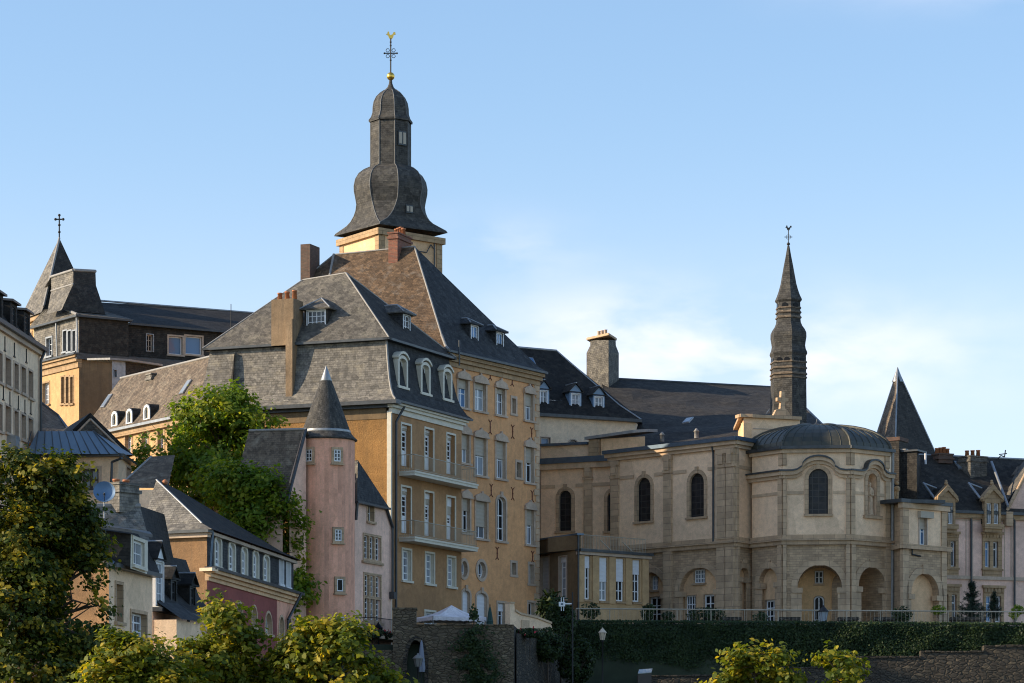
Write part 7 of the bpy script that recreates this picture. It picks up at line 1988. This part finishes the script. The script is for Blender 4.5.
# clipped hedge along the terrace edge: a leafy face over a dark body
def hedge():
    f = Fac(W(548, 184.2), W(1060, 183.4)); L = f.L
    zt, zb = ZP(621.5, 184), ZP(676, 184)
    root = thing('hedge', 'long dark clipped hedge under the terrace railing, right half of the picture', 'hedge', (*f.pt(L/2, 0).xy, zb))
    m = MB(); n = 90
    m.grid([[f.pt(L*i/n, z-(.25*i/n), o+noise.noise(Vector((i*.31, z, o)))*.10) for i in range(n+1)] for z, o in ((zb-1.0, .2), (zb, .2), ((zb+zt)/2, .18), (zt-.15, .12), (zt-.06, -.3))])
    m.build('hedge_body', 'leaf_hedge', root)
    N = 64000
    s = rng.uniform(0, L, N); z = rng.uniform(zb-.3, zt+.05, N); o = .45+rng.normal(scale=.06, size=N)
    bump = np.array([noise.noise(Vector((a*.55, b*.9, 0)))*.22 for a, b in zip(s, z)])
    P = np.stack([f.p0.x+f.d.x*s+f.nrm.x*(o+bump), f.p0.y+f.d.y*s+f.nrm.y*(o+bump), z-.25*s/L], 1)
    top = rng.uniform(0, 1, N) < .12
    P[top, 2] = zt-.25*s[top]/L+np.abs(rng.normal(scale=.05, size=top.sum())); P[top, 1] += rng.uniform(0, .7, top.sum())
    V = .45+bump*1.3+rng.normal(scale=.22, size=N)
    leaves_mesh('foliage', 'leaf_hedge', root, P, np.tile(np.array([f.nrm.x, f.nrm.y, .5]), (N, 1)), .13*rng.uniform(.6, 1.3, N), V, 'quad')
hedge()

def terrace_walls():
    f = Fac(W(640, 181.8), W(1060, 180.6)); L = f.L
    b = Bld('retaining_wall', 'dark stepped stone retaining wall below the hedge, bottom right', 'wall', (*f.pt(L/2, 0).xy, 3))
    steps = [(640, 742, 676), (742, 842, 668), (842, 921, 657.8), (921, 984, 652.6), (984, 1060, 647)]
    for x0, x1, y in steps:
        s0, s1 = max(0, f.hit(x0, 0)[0]), f.hit(x1, 0)[0]; zt = ZP(y, 181.3)
        b.mb('wall', 'rubble_dark').boxf(f, s0, s1-.003, 2.0, zt, -1.2, 0)
        c = b.mb('coping', 'rubble_dark'); s = s0
        while s < s1-.05:
            e = min(s1, s+random.uniform(.5, .9)); c.boxf(f, s, e-.02, zt, zt+random.uniform(.06, .12), -1.25, random.uniform(.04, .1)); s = e
    b.done()
    # slope of grass and shade left of it is ground; low shed roof seen at the foot
    g = Bld('cold_frame', 'pale glazed lid of a cold frame in the shade at the foot of the hedge', 'cold frame', P3(644, 674, 172))
    p = P3(638, 674, 172); q = P3(651.5, 673, 172.4)
    g.mb('lid', 'glass_pale').prism([p, q, q+Vector((.1, .9, .25)), p+Vector((.1, .9, .25))], (0, 0, .05)); g.mb('box', 'dark_wood').prism([p-Vector((0, 0, .03)), q-Vector((0, 0, .03)), q-Vector((0, 0, .7)), p-Vector((0, 0, .7))], (0, .9, 0))
    g.done()
terrace_walls()

def terrace_railing():
    f = Fac(W(576, 187), W(1050, 186)); L = f.L
    b = Bld('terrace_railing', 'long pale metal railing with thin bars along the church terrace, above the hedge', 'railing', (*f.pt(L/2, 0).xy, 10))
    m = b.mb('bars', 'rail_pale'); rl = b.mb('handrail', 'rail_pale')
    def zt(s): return ZP(608.6, 187)+(ZP(612, 186)-ZP(608.6, 187))*s/L
    n = int(L/.24)
    for i in range(n+1):
        s = L*i/n; m.tube(f.pt(s, zt(s)-1.08, 0), f.pt(s, zt(s), 0), .008, n=4, smooth=False)
    for k in range(14):
        s0, s1 = L*k/14, L*(k+1)/14
        q = [f.pt(a, z, o) for z0 in (0,) for a, z, o in ()]
        for dz, r in ((0, .04), (-1.03, .022)): rl.tube(f.pt(s0, zt(s0)+dz), f.pt(s1, zt(s1)+dz), r, n=6)
        b.mb('post', 'rail_pale', True).tube(f.pt(s0, zt(s0)-1.3), f.pt(s0, zt(s0)), .022, n=6)
    b.done()
terrace_railing()

# ------------------------------------------------------------------ shrubs, pots, climbing plants
def shrub(name, label, px, py, d, rx, ry, mat, size, n, base_z, cat='shrub', stem=.04, group=None, dens=None, shape='quad', flowers=0, conif=False):
    k = d/FPX; c = P3(px, py, d); base = Vector((c.x, c.y, base_z))
    root = thing(name, label, cat, base, group)
    m = MB(); m.tube(base, c, stem, stem*.5, 6)
    for _ in range(6): m.tube(base.lerp(c, random.uniform(.3, .9)), c+Vector((random.uniform(-.7, .7)*rx*k, random.uniform(-.3, .3), random.uniform(-.4, .8)*ry*k)), stem*.4, stem*.15, 5)
    m.build('stem', 'bark', root)
    dd = rng.normal(size=(n, 3)); dd /= np.linalg.norm(dd, axis=1)[:, None]
    rad = np.clip(1-np.abs(rng.normal(scale=.3, size=n)), .05, 1.1)
    P = np.array(c)+dd*rad[:, None]*np.array([rx*k, max(.25, rx*k*.7), ry*k])
    if conif:
        nb = 90; P = []
        for i in range(nb):
            h = random.uniform(-1, .95); w = (1-h)/2*random.uniform(.6, 1.15)+.05; a = random.uniform(0, 2*math.pi)
            t = rng.uniform(0, 1, n//nb)
            P.append(np.stack([c.x+rx*k*w*math.cos(a)*t, c.y+rx*k*.8*w*math.sin(a)*t, c.z+ry*k*(h+.22*t**2*(1 if random.random() < .7 else -.4))], 1)+rng.normal(scale=.045, size=(n//nb, 3)))
        P = np.concatenate(P)
    else:
        keep = np.array([noise.noise(Vector(p)*1.8) > -.18 for p in P]); P = P[keep]
    N_ = (P-np.array(c))*1.0+np.array([0, -.2, .5]); N_ /= np.linalg.norm(N_, axis=1)[:, None]
    leaves_mesh('foliage', mat, root, P, N_, size*rng.uniform(.6, 1.3, len(P)), rng.uniform(0, 1, len(P)), shape)
    if flowers:
        i = rng.choice(len(P), flowers); leaves_mesh('blossom', 'flower_red', root, P[i]+np.array([0, -.12, .06]), N_[i], np.full(flowers, .16), rng.uniform(0, 1, flowers), 'leaf')
    return root
shrub('conifer', 'dark spreading conifer in front of the pale pink mansion', 972, 603, 196, 22, 19, 'leaf_conifer', .20, 6500, 9.9, 'conifer', .08, conif=True, shape='needle')
shrub('conifer', 'smaller dark conifer right of the spreading one, below the mansion window', 994, 605, 197, 10, 13, 'leaf_conifer', .18, 2400, 9.9, 'conifer', .06, conif=True, shape='needle')
for i, (x, y, rx, ry, lb) in enumerate(((706, 615, 20, 8, 'wide low shrub behind the railing before the second nave arch'), (668, 616, 7, 5, 'small shrub behind the railing at the nave pilaster'), (648, 612, 8, 9, 'rounded shrub behind the railing right of the annex'),
        (760, 617, 8, 6, 'small rounded shrub behind the railing under the narrow choir arch'), (902, 614, 11, 8, 'bushy potted plant at the corner of the church wing'), (938, 610, 8, 5, 'clipped potted bush at the right edge of the church wing'), (1016, 612, 9, 8, 'green bush behind the railing at the right edge'),
        (590, 611, 11, 9, 'thin shrub behind the railing in front of the annex windows'))):
    shrub('shrub', lb, x, y, 189, rx, ry, 'leaf_hedge' if i not in (5, 6) else 'leaf_green', .15, int(rx*ry*9), 9.9, 'shrub', .03, group='shrubs behind the terrace railing')
# stone garden seats/troughs between the pilasters
for x0, x1, lb in ((719, 741, 'dark stone trough by the nave corner pilasters'), (779, 800, 'dark stone trough left of the lantern under the choir'), (838, 858, 'dark stone trough between the two open choir arches'), (874, 897, 'low stone trough at the right end of the choir'), (950, 985, 'long stone trough below the conifers')):
    c = W((x0+x1)/2, 192); b = Bld('stone_trough', lb, 'planter', (c.x, c.y, 10), 'stone troughs on the church terrace'); w = (x1-x0)/2*192/FPX
    m = b.mb('trough', 'rubble_dark'); m.box(c.x-w*.9, c.x+w*.9, c.y-.4, c.y+.4, 10.03, 10.85); m.box(c.x-w, c.x+w, c.y-.5, c.y+.5, 10.85, 11.05); b.done()
# planting at the annex foot and the rose bed
shrub('yucca', 'spiky grey green yucca clump at the foot of the annex wall', 551, 606, 181, 12, 14, 'leaf_hedge', .9, 420, 8.6, 'plant', .06, shape='needle')
shrub('bush', 'dense dark bush between the parapet stair and the annex', 561, 622, 178, 16, 20, 'leaf_hedge', .16, 5200, 6.0, 'bush', .08)
shrub('bush', 'dark leafy bush below the parapet stair, left of the sign pole', 548, 645, 174, 17, 18, 'leaf_hedge', .16, 4200, 4.0, 'bush', .08)
shrub('bush', 'shaded bush at the foot of the hedge by the sign pole', 576, 660, 176, 20, 26, 'leaf_hedge', .17, 5200, 3.5, 'bush', .08)
shrub('rose_bush', 'red flowering roses along the foot of the pale parapet', 530, 633, 170.5, 18, 5, 'leaf_hedge', .13, 1400, 7.4, 'plant', .03, flowers=26)
shrub('flower_box', 'red geraniums trailing from the balcony ledge of the pink house', 374, 635, 169.8, 20, 5.5, 'leaf_hedge', .13, 2200, 8.0, 'flowers', .03, flowers=60)
# ivy on the garden wall
def ivy():
    root = thing('climbing_plant', 'green climbing plant rising up the middle of the rubble garden wall', 'climber', (*W(476, 167.9), 3))
    m = MB(); m.path([P3(476, 700, 168.0), P3(478, 665, 168.0), P3(473, 640, 168.0), P3(474, 616, 168.1)], .03); m.build('stem', 'bark', root)
    P = []
    for px, py, rx, ry, n in ((476, 668, 17, 24, 2600), (474, 640, 10, 16, 1100), (474, 616, 4, 8, 260), (470, 652, 18, 14, 900), (488, 676, 14, 16, 900)):
        x = px+rng.normal(scale=rx*.5, size=n); y = py+rng.normal(scale=ry*.5, size=n); d = 167.95-np.abs(rng.normal(scale=.16, size=n))
        P.append(np.stack([(x-512)/FPX*d, d, (HZ-y)/FPX*d], 1))
    P = np.concatenate(P); keep = np.array([noise.noise(Vector(p)*1.6) > -.15 for p in P]); P = P[keep]
    leaves_mesh('foliage', 'leaf_hedge', root, P, np.tile(np.array([0, -1, .5]), (len(P), 1)), .15*rng.uniform(.6, 1.3, len(P)), rng.uniform(.2, 1, len(P)), 'quad')
ivy()
